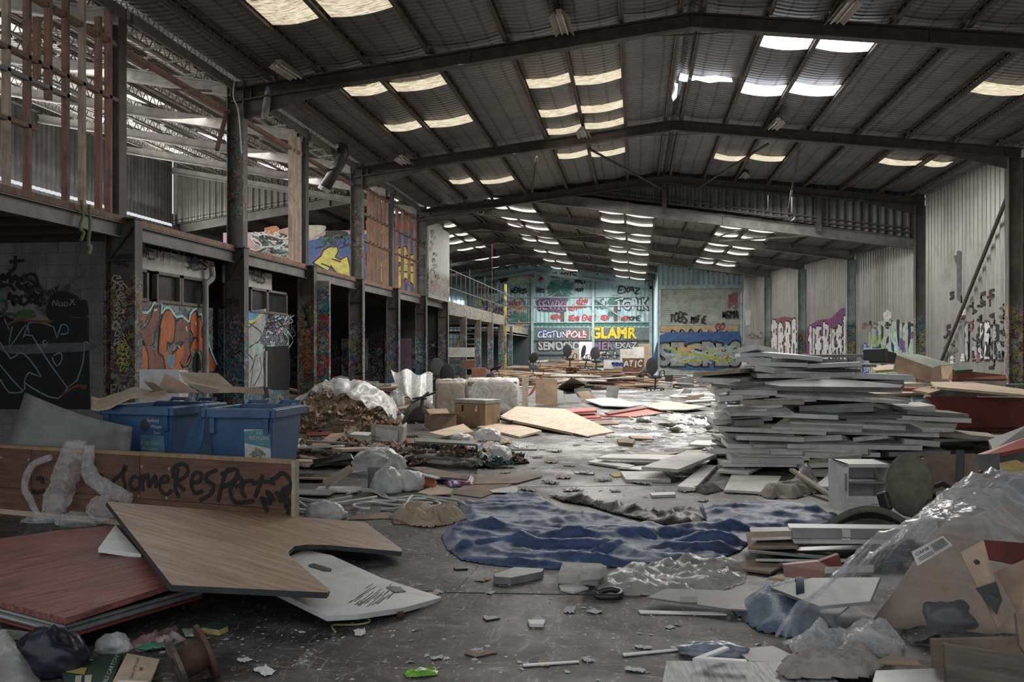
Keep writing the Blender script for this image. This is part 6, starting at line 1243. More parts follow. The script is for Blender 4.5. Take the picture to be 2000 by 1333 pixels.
for k in range(16): # mass of boards under the carton, at the foot of the right wall
    c = at(1880+rnd(-110,110), 800, 15.2+rnd(-.6,.9)); z = .08+.065*k
    mb = MB().box((0,0,0),(rnd(1.4,2.6),rnd(.5,.9),.045)); fr = Matrix.Translation((c.x,c.y,z)) @ Matrix.Rotation(TH+rnd(-.5,.5),4,'Z') @ Matrix.Rotation(rnd(-.03,.03),4,'X'); mb.v = [fr @ v for v in mb.v]
    mk(mb.build('heap_board', R.choice([lam,ply,kraftd,lamg,redb]), frame=fr), 'board in the right wall heap behind the red panel, %s up from floor' % (['first']+['%d%s' % (q, {2:'nd',3:'rd'}.get(q,'th')) for q in range(2, 40)])[k], 'board', 'boards heaped at the right wall')
# ---------------------------------------------------------------- middle of the hall
def crumples(mat_list, name, n=5, w=.5, l=.45, amp=.12, parts=None):
    out = []
    for k in range(n):
        o = crump(name, w*rnd(.7,1.2), l*rnd(.7,1.2), amp*rnd(.7,1.3), mat_list[k%len(mat_list)], k*3.7+1, 11, rnd(0,.12)); out.append(o)
    return out
ORDN = ['first']+['%d%s' % (q, {1:'st',2:'nd',3:'rd'}.get(q%10 if q not in (11,12,13) else 0,'th')) for q in range(2, 200)]
def scatter(protos, spots, label, cat, group):
    """one thing per spot (position, turn, size, tilt); the prototypes serve as the first ones. Counted from the left of the view."""
    res = []
    order = sorted(range(len(spots)), key=lambda i: (spots[i][0].x*CS+spots[i][0].y*SN)/(spots[i][0].y*CS-spots[i][0].x*SN))
    rank = {i: k for k, i in enumerate(order)}
    for i, (p_, rz, s, rx, ry) in enumerate(spots):
        if i < len(protos): o = protos[i]
        else: o = copy_tree(protos[i%len(protos)])
        place(o, p_, rz, s, rx, ry); mk(o, label % ORDN[rank[i]], cat, group); res.append(o)
    for o in protos[len(spots):]: bpy.data.objects.remove(o)
    return res
def mound(c, rx, ry, h):
    ex, ey = V(CS,SN,0), V(-SN,CS,0)
    def spot(s=1.):
        a, r = R.uniform(0,6.283), math.sqrt(R.random())*.97; p_ = c+ex*(rx*r*math.cos(a))+ey*(ry*r*math.sin(a)); p_.z = h*(1-r**1.7)+rnd(0,.03)
        return (p_, R.uniform(0,6.28), s*rnd(.7,1.25), rnd(-.4,.4), rnd(-.4,.4))
    return spot
# heap of brown packing paper with a film over it
hc = P(665,840)+V(-SN,CS,0)*.35; EX, EY = V(CS,SN,0), V(-SN,CS,0)
def hz(u, v): return .80*max(0, 1-(u*u+v*v))
mb = MB(); mb.grid(54, 54, lambda u, v: hc+EX*((u-.5)*2.4)+EY*((v-.5)*1.9)+V(.05*noise.noise(V(u*25,v*25,5)),.05*noise.noise(V(u*25,v*25,9)),max(.004,hz(2*u-1,2*v-1)+.14*noise.noise(V(u*9,v*9,2))+.10*noise.noise(V(u*22,v*22,4))-.03)))
core = mk(mb.build('packing_paper', kraft, smooth=False), 'dense core of the brown packing paper heap behind the right bin', 'packing paper'); core['kind'] = 'stuff'
spots = []
for k in range(110):
    a = R.uniform(3.3,6.1) if k < 80 else R.uniform(0,6.283); r = .35+.62*math.sqrt(R.random()) if k < 80 else math.sqrt(R.random())*.9; u, v = r*math.cos(a), r*math.sin(a)
    q = hc+EX*(1.2*u)+EY*(.95*v); q.z = max(.01, hz(u, v)+rnd(-.02,.05)); spots.append((q, R.uniform(0,6.28), .62*rnd(.7,1.25), rnd(-.2,.9) if v < 0 else rnd(-.4,.4), rnd(-.4,.4)))
scatter(crumples([kraftp, kraft, kraftp, kraft], 'paper_scrap', 6, .6, .5, .16), spots, 'crumpled brown packing paper in the heap behind the right bin, %s from its left', 'paper', 'brown paper heap behind the right bin')
def ff(u, v):
    a, b = -1.08+2.0*u, -.5+1.45*v; b += .35*math.sin(u*7)*(1-v)*.5-.25*max(0, u-.6); q = hc+EX*(1.25*a)+EY*(1.0*b); x, y = q.x, q.y
    q.z = max(.05, hz(a*.93, b*.93)+.09+.13*fold(x,y,2.6,1.3,4)+.06*fold(x,y,6,1.2,1)+.06*noise.noise(V(x*3,y*3,1))); return q
mk(MB().grid(46, 34, ff).build('plastic_film', fmilk, smooth=True, solid=.004), 'milky plastic film spread over the brown packing paper heap', 'plastic film')
bag('plastic_bag', P(606,834)+V(0,0,.40), (.20,.16,.22), fmilk, 'milky plastic bag tucked in the front of the paper heap', 'bag', 11, None, False)
bag('plastic_bag', P(690,832)+V(0,0,.5), (.22,.16,.18), fmilk, 'milky plastic bag on the right shoulder of the paper heap', 'bag', 13, None, False)
bag('plastic_bag', P(775,812)+V(0,0,.25), (.20,.16,.30), fmilk, 'clear plastic bag between paper heap and overturned chair', 'bag', 15, None, False)
# broken timber behind the heap, and the draped film
def strew(n, c, spread, size, mats, label, cat, group, name, zmax=.4, tilt=.25):
    sp_ = []
    proto = []
    for k in range(min(6, n)):
        L_, w_, t_ = size[0]*rnd(.7,1.25), size[1]*rnd(.6,1.4), size[2]*rnd(.7,1.4)
        proto.append(MB().box((0,0,t_/2),(L_,w_,t_)).build(name, mats[k%len(mats)], frame=Matrix(), bevel=.003))
    ex, ey = V(CS,SN,0), V(-SN,CS,0)
    for k in range(n):
        a_, r_ = rnd(0,6.283), math.sqrt(R.random()); p_ = c+ex*(r_*math.cos(a_)*spread[0]*1.12)+ey*(r_*math.sin(a_)*spread[1]*1.12); p_.z = .02+zmax*(1-r_**2.2)*(k+.5)/n; sp_.append((p_, TH+R.gauss(0,.5), 1, rnd(-.1,.1), rnd(-tilt,tilt)))
    return scatter(proto, sp_, label, cat, group)
strew(16, P(745,802), (.65,.4), (1.15,.14,.05), [kraftp, stud, mdf, kraft], 'broken timber offcut piled behind the paper heap, %s from the left', 'timber', 'broken timber behind the paper heap', 'timber_offcut', .75)
mb = MB().grid(18, 16, lambda u, v: at(763+82*u+22*v*(1-u), 722+10*u+54*v+5*math.sin(u*12+v*3), 19.6-1.2*v+.25*math.sin(u*16+v*2)))
mk(mb.build('plastic_film', fmilk, smooth=True, solid=.004), 'sheet of clear film hanging off the broken timber behind the overturned chair', 'plastic film')

strew(90, P(1160,757)+V(0,1.2,0), (3.2,3.2), (2.0,.3,.05), [stud, kraftp, oakf, lam, kraftd, teak, kraft], 'timber board in the near part of the far heap, %s from its left', 'timber', 'timber boards in the near part of the far heap', 'timber_board', .7, .05)
strew(40, P(960,748)+V(0,.5,0), (1.8,2.4), (1.5,.35,.05), [kraft, kraftp, studp, lam, oakf], 'board in the scrap between the bales and the far heap, %s from the left', 'board', 'boards between bales and far heap', 'dumped_board', .55, .1)
hull('red_strip', [at(693,741,20),at(716,744,20),at(715,748,20),at(693,746,20)], .05, redp, None, 'short red strip poking from the broken timber', 'strip')
# plastic wrapped bales
def bale(x0, x1, yb, yt, mat, core, label, dd=1.0, seed=1):
    a = P(x0, yb); b = P(x1, yb); h_ = EYE-(yt-HOR)*(a.y*CS-a.x*SN+.3)/F; L_ = (b-a).length; m_ = (a+b)/2+V(-SN,CS,0)*dd/2
    fr = Matrix.Translation((m_.x,m_.y,0)) @ Matrix.Rotation(math.atan2(b.y-a.y,b.x-a.x),4,'Z'); e = empty('wrapped_bale', fr); mk(e, label, 'bale', 'film wrapped bales')
    mb = MB(); mb.box((0,0,h_*.47),(L_*.86,dd*.84,h_*.92)); mb.v = [fr @ v for v in mb.v]; mb.build('cardboard_core', core, e, bevel=.03)
    def f_(q):
        s_ = 1/max(abs(q.x),abs(q.y),abs(q.z)*.98); s_ = min(s_, 1.45)*.92
        fo = fold(math.atan2(q.y,q.x)*2.2+q.z, q.z*.6, 3, 1.2, seed)
        return s_*(1+.07*fo+.05*noise.noise(q*5+V(seed,0,0)))
    mb = MB().ell((0,0,h_*.5),(L_/2*.95,dd/2*.95,h_*.52),None,60,26,f_); mb.v = [fr @ V(v.x,v.y,max(.01,v.z)) for v in mb.v]; mb.build('film', mat, e, smooth=True); return e
bale(846, 912, 812, 742, fgrey, kraft, 'brown carton bale under film, left of the white wrapped bale', .9, 2)
bale(905, 1018, 812, 740, fmilk, kraftd, 'large bale swathed in whitish film behind the oak veneer box', 1.0, 5)
# box with metal rim
a = P(886,834); b = P(946,838); e = empty('wooden_chest', frame_of((a+b)/2, b-a, V(0,0,1))); mk(e, 'oak veneer box with a metal rim standing before the wrapped bale', 'box')
fr = FR[e.name]; W_ = (b-a).length; T = lambda mb: [setattr(mb, 'v', [fr @ v for v in mb.v]), mb][1]
T(MB().box((0,.28,.25),(W_,.5,.5))).build('body', oakf, e, bevel=.01); T(MB().box((0,.28,.545),(W_+.03,.53,.08))).build('rim', metal, e, bevel=.008)
for x in (-.19,.2): T(MB().box((x,.02,.40),(.035,.03,.13))).build('latch', blackp if x < 0 else chrome, e, bevel=.004)
T(MB().tube(smoothline([V(.2,.0,.44),V(.2,-.03,.38),V(.2,0,.33)],4),.008,6)).build('handle', chrome, e)
# overturned chair shell
e = empty('office_chair', P(818,828)); mk(e, 'overturned green grey chair shell with dark base beside the paper heap', 'chair')
c9 = P(818,826); mb = MB().ell((0,0,0), (.40,.22,.52), None, 28, 18); mb.v = [c9+V(-SN,CS,0)*v.y+V(CS,SN,0)*(v.x+.12*v.z)+V(0,0,max(.005,v.z)) for v in mb.v]; mb.build('backrest', chairf, e, smooth=True)
mb = MB().ell((0,0,0), (.30,.06,.40), None, 24, 14); mb.v = [c9+V(-SN,CS,0)*(v.y-.20)+V(CS,SN,0)*(v.x+.06+.12*v.z)+V(0,0,max(.005,v.z)) for v in mb.v]; mb.build('seat', chairb, e, smooth=True)
for a_ in range(5):
    an = a_*1.2566; c_ = at(826,776,18); MB().bar(c_, c_+V(math.cos(an)*.28, math.sin(an)*.12, .12*math.sin(an+1)), .05, .04).build('base_leg', blackp, e, bevel=.008)
MB().tube([at(826,776,18), at(822,800,17.9)], .035, 10).build('stem', blackp, e); MB().tube([at(812,826,17.3),at(838,842,16.9)], .015, 8).build('armrest', chrome, e)
# plywood hexagon sheets
PLY1 = ((977,813,.22),(1148,852,.03),(1103,799,.22))
o = slab('plywood_sheet', [(977,813),(1008,794),(1103,799),(1200,843),(1148,852),(997,820)], .05, ply, 'big pale plywood table top lying on the floor before the red panels', 'table top', plane=PLY1, emat=kraft); p0, n = plane3(*PLY1)
MB().bar(onpl(978,815,p0,n)-n*.03, onpl(999,821,p0,n)-n*.03, .05, .05).build('corner_cap', blackp, o); MB().bar(onpl(1118,845,p0,n)-n*.03, onpl(1150,853,p0,n)-n*.03, .05, .05).build('corner_cap', blackp, o)
slab('plywood_sheet', [(932,834),(977,822),(1058,841),(1014,853)], .04, ply, 'smaller pale plywood sheet under the big pale table top', 'table top', plane=((932,834,.05),(1014,853,.04),(977,822,.10)))
for pts, z, th, mt, lb in (([(1098,799),(1160,796),(1166,802),(1104,806)],.16,.06,redp,'upper folded red panel behind the plywood table top'),([(1100,812),(1165,808),(1174,815),(1108,818)],.05,.06,redp,'lower folded red panel behind the plywood table top'),([(1168,812),(1262,797),(1318,803),(1240,814)],.03,.03,redp,'long flat red panel on the floor at the centre'),([(1130,818),(1175,814),(1195,818),(1140,822)],.02,.02,redb,'dark red scrap in front of the folded red panels'),([(1180,806),(1250,794),(1262,797),(1190,809)],.07,.03,redb,'dark red panel under the curved white desk top'),([(1142,781),(1190,776),(1257,790),(1230,794),(1175,792)],.10,.03,lamw,'curved white desk top above the long flat red panel'),([(1258,793),(1300,783),(1380,795),(1340,800),(1290,800)],.10,.03,CRM and M('cream_panel', (.58,.55,.46), (.46,.43,.35), 3),'long cream panel right of the curved white desk top'),([(1145,824),(1175,822),(1212,824),(1208,828),(1150,829)],.03,.02,kraftd,'brown strip right of the plywood table top'),([(1228,851),(1270,853),(1277,858),(1236,856)],.04,.03,kraft,'short timber block on the powdered floor'),([(1205,857),(1240,858),(1236,866),(1208,864)],.06,.06,kraftd,'small dark brown roll on the powdered floor'),([(1000,862),(1040,866),(1046,871),(1003,870)],.02,.01,lamg,'thin grey sheet right of the white sack'),([(975,868),(1050,872),(1048,878),(985,878)],.02,.02,greyp,'dark grey board behind the white sack')):
    slab('floor_board', pts, th, mt, lb, 'board', 'panels in the middle of the floor', z=z)
# trays, drawers and uprights in the middle
for pts, d_, th, mt, lb in ((((1046,742),(1088,742),(1089,792),(1046,790)),24.5,.06,kraft,'brown backed drawer standing upright beside the red leaning panel'),(((1019,733),(1033,735),(1031,795),(1020,794)),24,.06,studp,'brown post leaning against the wrapped bale'),(((1030,776),(1042,757),(1064,724),(1058,742),(1040,770)),24.2,.05,redp,'curved red panel leaning up beside the brown post'),(((1062,763),(1100,764),(1101,788),(1064,788)),24,.04,lamw,'white drawer tray standing on edge at the centre'),(((1102,771),(1125,770),(1134,787),(1104,786)),24.1,.05,lamw,'small white drawer right of the standing white tray'),(((1121,760),(1154,759),(1156,772),(1123,772)),24.6,.05,metal,'grey drawer front behind the tilted brown tray'),(((1126,766),(1150,764),(1166,780),(1140,782)),24.2,.03,kraftp,'tilted tray with a brown base at the centre'),(((1185,756),(1210,756),(1205,783),(1183,781)),23.5,.03,metal,'grey metal panel standing upright at the centre'),(((1299,733),(1315,733),(1312,757),(1300,755)),30,.1,blackp,'black case left of the tilted grey monitors'),(((1320,741),(1355,735),(1355,757),(1330,756)),29.5,.25,greyp,'tilted dark grey monitor case right of centre'),(((1279,751),(1314,752),(1314,760),(1280,758)),28,.1,lam,'pale keyboard shaped board right of centre'),(((1320,778),(1336,760),(1352,762),(1346,778)),22,.15,metal,'open grey metal channel right of the cream panel'),(((1340,776),(1375,770),(1376,778),(1350,784)),22,.05,kraftd,'brown board end beside the grey metal channel'),(((1380,752),(1400,750),(1404,762),(1382,762)),25,.05,M('pale_yellow_sheet', (.55,.50,.26), (.45,.40,.2), 4),'pale yellow sheet left of the tall stack')):
    d_ = F*EYE/(max(y for x, y in pts)-HOR)
    hull('upright_board', [at(x, y, d_) for x, y in pts], th, mt, None, lb, 'panel')
# front-left scrap: cooler, boxes, racks, sacks
e = empty('white_cooler', P(760,873)); mk(e, 'tilted white box panel with brown stain standing among the scrap', 'box')
hull('front_panel', [at(725,828,13.9),at(789,834,13.6),at(783,875,13.5),at(724,873,13.9)], .10, white, e); hull('inner_panel', [at(733,836,13.84),at(777,841,13.6),at(776,862,13.55),at(733,864,13.83)], .01, lamw, e); hull('side_panel', [at(789,834,13.6),at(795,826,14.2),at(792,862,14.2),at(783,875,13.5)], .02, white, e)
carton(P(785,884), .55, .42, .24, TH+.25, kraftd, 'long brown cardboard carton right of the white box panel', (.5,0,.3,.2))
carton(P(860,838), .55, .4, .30, TH+.4, kraft, 'open brown carton in front of the wrapped bales', (.8,.3,.5,.6)); slab('cardboard_sheet', [(838,845),(905,828),(925,843),(870,852)], .01, kraftp, 'folded brown cardboard sheet in front of the oak veneer box', 'cardboard', z=.16)
e = empty('metal_rack', P(868,895)); mk(e, 'toppled olive grey metal rack full of scrap beside the white sack', 'rack')
for pts, z_ in (([(809,855),(925,863),(932,868),(812,862)],.33),([(808,884),(930,893),(934,900),(812,892)],.12)): slab('shelf', pts, .03, olive, z=z_, parent=e)
for x, y in ((811,864),(931,870),(812,893),(932,900)): MB().bar(P(x,y,.34), P(x,y+ (24 if y < 880 else 12),.0), .03).build('rack_post', olive, e)
for k, (x, y, c, lb) in enumerate(((832,878,blackp,'black shoe shaped bundle at the left in the metal rack'),(850,880,blackp,'black lump second from the left in the metal rack'),(868,882,M('dark_blue_cloth', (.03,.06,.08), None, 6),'dark blue cloth bundle in the middle of the metal rack'),(885,884,fmilk,'clear plastic cup bundle in the metal rack'),(905,886,M('orange_cloth', (.38,.13,.05), (.25,.08,.03), 6),'orange cloth bundle in the metal rack'))): bag('bundle', P(x,y,.125), (.10,.08,.09), c, lb, 'bundle', k+20, None, False)
bag('sack', P(966,905), (.27,.22,.20), bagw, 'full white plastic sack with a green print, right of the metal rack', 'sack', 2, None, False)
bag('plastic_bag', P(738,925), (.36,.26,.25), fmilk, 'big milky plastic bag in front of the carton', 'bag', 4, None, False); bag('plastic_bag', P(756,962), (.18,.15,.21), bagw, 'white plastic bag knotted at the top, in front of the big milky bag', 'bag', 6); bag('plastic_bag', P(795,956), (.22,.16,.17), bagw, 'white shiny plastic bag right of the knotted bag', 'bag', 7, None, False)
bag('plastic_bag', P(635,1014), (.20,.14,.13), bagw, 'white plastic bag on the floor behind the brown desk top', 'bag', 9, None, False); bag('plastic_bag', P(540+10,870), (.2,.15,.12), fmilk, 'clear bag behind the right blue bin', 'bag', 19, None, False)
bag('plastic_bag', P(900,868), (.22,.16,.14), fmilk, 'milky bag lying on top beside the folded cardboard', 'bag', 21, None, False); bag('plastic_bag', P(952,862), (.24,.2,.18), fmilk, 'clear bag behind the full white sack', 'bag', 22, None, False); bag('plastic_bag', P(605,892), (.22,.16,.13), bagw, 'white and blue plastic bag left of the white box panel', 'bag', 24, None, False)
b_ = P(733,957); mk(MB().box((b_.x,b_.y+.1,.13),(.20,.16,.26)).build('metal_tin', metal, bevel=.01), 'dark grey metal tin left of the knotted white bag', 'tin')
e = empty('orange_tray', P(830,950)); mk(e, 'white rimmed orange box tilted beside the shiny white bag', 'box'); hull('base_panel', [at(809,926,10.5),at(850,937,10.2),at(846,952,10.1),at(811,948,10.3)], .05, M('orange_panel', (.48,.17,.05), (.36,.11,.03), 5), e); hull('edge_strip', [at(807,922,10.45),at(852,934,10.1),at(852,937,10.1),at(808,926,10.4)], .06, lamw, e)
strew(26, P(655,905), (.85,.55), (.75,.16,.03), [kraftd, kraft, blackp, lam, kraftp, olive], 'scrap strip in the litter behind the dark timber counter front, %s from the left', 'strip', 'strips of scrap by the counter front', 'scrap_strip', .30, .2)
sp = mound(P(655,900), 1.35, .9, .22); scatter(crumples([kraftd, kraft, kraftp, paperw], 'cardboard_scrap', 6, .42, .35, .10), [sp(.9) for _ in range(44)], 'crumpled cardboard scrap in the litter left of the white bags, %s from the left', 'cardboard', 'cardboard litter left of the white bags')
sp = mound(P(860,905), 1.2, .8, .12); scatter(crumples([kraftd, paperw, kraft, M('dark_teal_cloth', (.04,.10,.10), None, 6), bagw], 'paper_scrap', 5, .34, .3, .09), [sp(.85) for _ in range(34)], 'crumpled scrap around the toppled metal rack, %s from the left', 'scrap', 'scrap around the toppled rack')
hull('keyboard', [at(609,898,11),at(684,886,10.6),at(688,896,10.5),at(615,909,10.9)], .04, blackp, None, 'black computer keyboard lying in the litter left of the white bags', 'keyboard')
hull('plank', [at(629,940,10.2),at(683,908,10.3),at(688,918,10.2),at(637,952,10.1)], .03, kraftp, None, 'pale plank leaning in the litter before the keyboard', 'plank')
for pts, z, th, mt, lb in (([(798,913),(830,912),(917,930),(910,936),(850,931)],.08,.03,kraftd,'grey brown timber sheet right of the big milky bag'),([(857,924),(960,928),(1060,930),(1010,944),(905,946)],.02,.012,kraftd,'large flat cardboard sheet before the white sack'),([(905,948),(1000,946),(985,955),(940,972),(885,965)],.012,.01,kraftd,'dirty cardboard sheet left of the blue tarpaulin'),([(955,958),(1000,950),(1012,952),(1010,963),(962,962)],.02,.006,paperw,'torn white paper sheet behind the blue tarpaulin'),([(700,1004),(760,1000),(765,1012),(680,1015)],.012,.01,kraftd,'flat brown cardboard before the white conduit'),([(815,962),(850,948),(885,955),(880,965),(840,967)],.05,.01,kraftp,'curved pale cardboard right of the orange box'),([(765,1016),(810,1010),(815,1022),(770,1023)],.015,.012,stud,'small brown timber piece left of the torn paper roll')):
    slab('flat_sheet', pts, th, mt, lb, 'sheet', z=z)
mk(drape('packet', [(864,944),(895,936),(930,938),(925,950),(880,954)], .02, lambda x,y,d: min(.05,d)*(.8+.5*fold(x,y,6,1.2,3)), M('blue_red_packet', (.05,.08,.28), (.35,.05,.06), 2.4, .35, .3)), 'blue and red plastic packet on the floor behind the conduit', 'packet')
mk(drape('paper_roll', [(755,1012),(800,1000),(850,1004),(905,1006),(912,1015),(890,1024),(840,1032),(800,1028)], .02, lambda x,y,d: min(.10,d*1.0)*(.35+1.0*fold(x,y*1.8,5,1.6,3))+min(.02,d)*fold(x,y,16,1.2,1), kraftp), 'torn rolled brown paper at the left end of the blue tarpaulin', 'paper')
sp = mound(P(690,880), 1.7, 1.5, .10); scatter(crumples([paperw, bagw, lamw, paperw], 'paper_sheet', 6, .36, .3, .05), [sp(.8) for _ in range(46)], 'white paper sheet in the litter between paper heap and conduit, %s from the left', 'paper', 'white papers in the middle litter')
sp = mound(P(900,880), 1.9, 1.3, .03); scatter(crumples([paperw, lamw, kraftp], 'paper_sheet', 6, .3, .22, .03), [sp(.8) for _ in range(30)], 'white paper sheet around the metal rack and sack, %s from the left', 'paper', 'white papers around the rack')
sp = mound(P(1345,830), 1.2, 3.2, .02); scatter(crumples([paperw, lamw, paperw], 'paper_sheet', 6, .42, .3, .04), [sp(.9) for _ in range(48)], 'white sheet on the powdered floor left of the tall stack, %s from the left', 'paper', 'white sheets left of the stack')
for k, (x, y, w_, h_, c, lb) in enumerate(((560,905,.5,.03,lamg,'grey keyboard tray in the litter right of the blue bins'),(625,868,.45,.05,redb,'dark red tray in the litter below the paper heap'),(640,876,.3,.04,M('bright_blue_tray', (.06,.22,.42), None, 5),'bright blue plastic tray in the litter below the paper heap'),(585,925,.6,.02,kraftp,'flat pale cardboard in the litter by the counter end'),(705,866,.4,.02,lamw,'white card by the white box panel'),(600,940,.5,.02,kraft,'flat brown cardboard lying behind the counter end'),(660,962,.5,.015,lamw,'thin white plate behind the conduit'),(600,968,.6,.015,metal,'grey metal plate beside the white angle strip'))):
    p_ = P(x, y); m3 = Matrix.Translation(V(p_.x,p_.y,.16 if y < 930 else .03)) @ Matrix.Rotation(TH+rnd(-.6,.6),4,'Z') @ Matrix.Rotation(rnd(-.2,.2),4,'X'); mb = MB().box((0,0,0),(w_,w_*.5,h_)); mb.v = [m3 @ v for v in mb.v]; mk(mb.build('litter_plate', c, frame=m3, bevel=.003), lb, 'plate')
# white conduit loops and angle strips
cD = lambda x, y: (520+x*.27, 700+y*.27)
for pts, lb, r_ in (([(750,1090),(690,1088),(640,1075),(640,1060),(720,1045),(800,1045),(900,1060),(1100,1075),(1230,1070),(1255,1050),(1180,1025),(1050,1020),(900,1035),(760,1030)],'white plastic conduit looped nearest to the torn paper roll',.015),([(830,1095),(930,1090),(1000,1070),(1040,1010),(1080,1000),(1250,1010),(1380,1030),(1440,1060),(1490,1095)],'white plastic conduit running to the corner of the blue tarpaulin',.015),([(580,985),(640,965),(700,950),(760,955),(850,990),(900,1020),(1050,1040),(1200,1050)],'white plastic conduit arching over from the left',.014),([(690,965),(780,970),(860,1010),(960,1010),(1100,1000),(1300,1035)],'thin white conduit between the other loops',.011)):
    mk(MB().tube(smoothline([P(*cD(x,y), .03+.02*math.sin(x*.02)) for x, y in pts], 6), r_, 8).build('conduit', white, smooth=True), lb, 'conduit', 'white conduit loops')
for a, b, c, lb in (((205,1015),(300,1085),(800,1005),'white angle strip bent in a V behind the brown desk top'),((215,1010),(400,1045),(620,1000),'thin white angle strip behind the bent one')):
    mk(MB().tube([P(*cD(*a),.02),P(*cD(*b),.02),P(*cD(*c),.04)], .016, 4).build('angle_strip', lam), lb, 'strip')
mk(MB().bar(P(530,990,.03),P(620,1000,.03),.04,.02).build('angle_strip', lam), 'short white strip at the right end of the counter front', 'strip')
# ---------------------------------------------------------------- far heaps
strew(150, P(1130,746)+V(0,1.2,0), (3.5,3.0), (2.3,.3,.05), [stud, kraft, oakf, kraftp, kraftd, teak], 'brown timber board in the broad far heap, %s from its left', 'timber', 'timber boards in the far heap', 'timber_board', 1.25, .04)
strew(30, P(990,752)+V(0,1.,0), (1.5,2.0), (1.8,.3,.05), [kraftp, oakf, kraft, studp], 'timber board in the heap left of centre behind the bales, %s from its left', 'timber', 'timber boards behind the wrapped bales', 'timber_board', .75, .08)
strew(40, V(-8.6,26.5,0), (1.3,2.6), (1.9,.4,.05), [lamg, kraftd, lam, stud, kraftp], 'board dumped beneath the mezzanine behind the paper heap, %s from the left', 'board', 'boards dumped under the mezzanine', 'dumped_board', .9, .2)
strew(26, P(880,752)+V(0,2.,0), (1.6,2.5), (1.3,.3,.05), [kraft, kraftp, lam, kraftd], 'board in the scrap around the far left chairs, %s from the left', 'board', 'boards around the far left chairs', 'dumped_board', .45, .15)
strew(44, P(1330,755)+V(0,1.5,0), (2.4,3.4), (1.2,.35,.04), [lam, lamw, kraftd, blackp, lam, kraft], 'board or panel strewn before the roller door, %s from the left', 'board', 'panels strewn before the roller door', 'strewn_board', .5, .1)
strew(26, P(1400,790)+V(0,1.5,0), (.9,2.6), (1.0,.45,.03), [lamw, lam, lamw, mdf], 'white panel strewn left of the tall stack, %s from the left', 'board', 'white panels left of the stack', 'strewn_board', .18, .08)
slab('hardboard_sheet', [(1088,757),(1118,737),(1150,753),(1100,760)], .03, M('tan_hardboard', (.36,.27,.16), (.28,.2,.12), 4), 'tan triangular hardboard sheet propped up at the centre', 'sheet', plane=((1088,757,.02),(1150,753,.02),(1118,737,.75)))
def office_chair(name, label, mat, arms=True):
    e = empty(name, Matrix()); mk(e, label, 'chair', 'office chairs in the far heaps')
    MB().ell((0,0,.48),(.25,.24,.06),None,20,10).build('seat', mat, e, smooth=True)
    MB().ell((0,.24,.86),(.24,.05,.30),None,20,12,lambda q: 1).build('backrest', mat, e, smooth=True)
    MB().bar((0,.20,.50),(0,.27,.80),.06,.03).build('back_bracket', blackp, e); MB().tube([V(0,0,.1),V(0,0,.45)],.03,10).build('gas_post', blackp, e)
    for k in range(5):
        a = k*1.2566+.3; l = MB().bar((0,0,.11),(.30*math.cos(a),.30*math.sin(a),.08),.05,.035).build('base_leg', blackp, e, bevel=.006)
        MB().tube([V(.30*math.cos(a)-.02,.30*math.sin(a),.03),V(.30*math.cos(a)+.02,.30*math.sin(a),.03)],.03,10).build('castor', blackp, l)
    if arms:
        for s in (-1,1): MB().tube(smoothline([V(s*.26,.18,.5),V(s*.29,.15,.70),V(s*.28,-.12,.70),V(s*.26,-.15,.5)],5),.02,8).build('armrest', blackp, e)
    return e
c0_ = office_chair('office_chair', 'x', chairb)
for i, (x, y, d_, z, rz, rx, sc_, lb) in enumerate(((1280,742,36,.0,2.6,0,1.15,'tall black office chair in front of the left edge of the roller door'),(880,746,26.5,.0,2.9,.05,1.05,'grey backed office chair standing at the far left under the mezzanine'),(1113,716,41,.75,2.7,0,1.0,'dark office chair upright on top of the far timber heap'),(1142,716,43,.70,1.2,.2,1.0,'dark office chair second on top of the far timber heap'),(1164,716,42,.62,2.9,.1,1.0,'dark office chair third on top of the far timber heap'),(1148,746,44,.12,.6,1.5,1.3,'black office chair fallen on its back before the far heap'),(1040,712,44,.4,.4,.5,1.0,'chair with thin frame leaning below the blue swirls'),(852,738,28,.2,3.6,.2,1.,'dark chair behind the far left grey chair'),(945,716,40,.3,1.0,1.2,1.0,'black chair toppled left of the white crate stack'),(1240,725,41,.1,2.,.9,.9,'dark chair tipped left of the tall black chair'))):
    o = c0_ if i == 0 else copy_tree(c0_); p_ = at(x, y, d_); place(o, V(p_.x,p_.y,z), rz, sc_, rx); o['label'] = lb
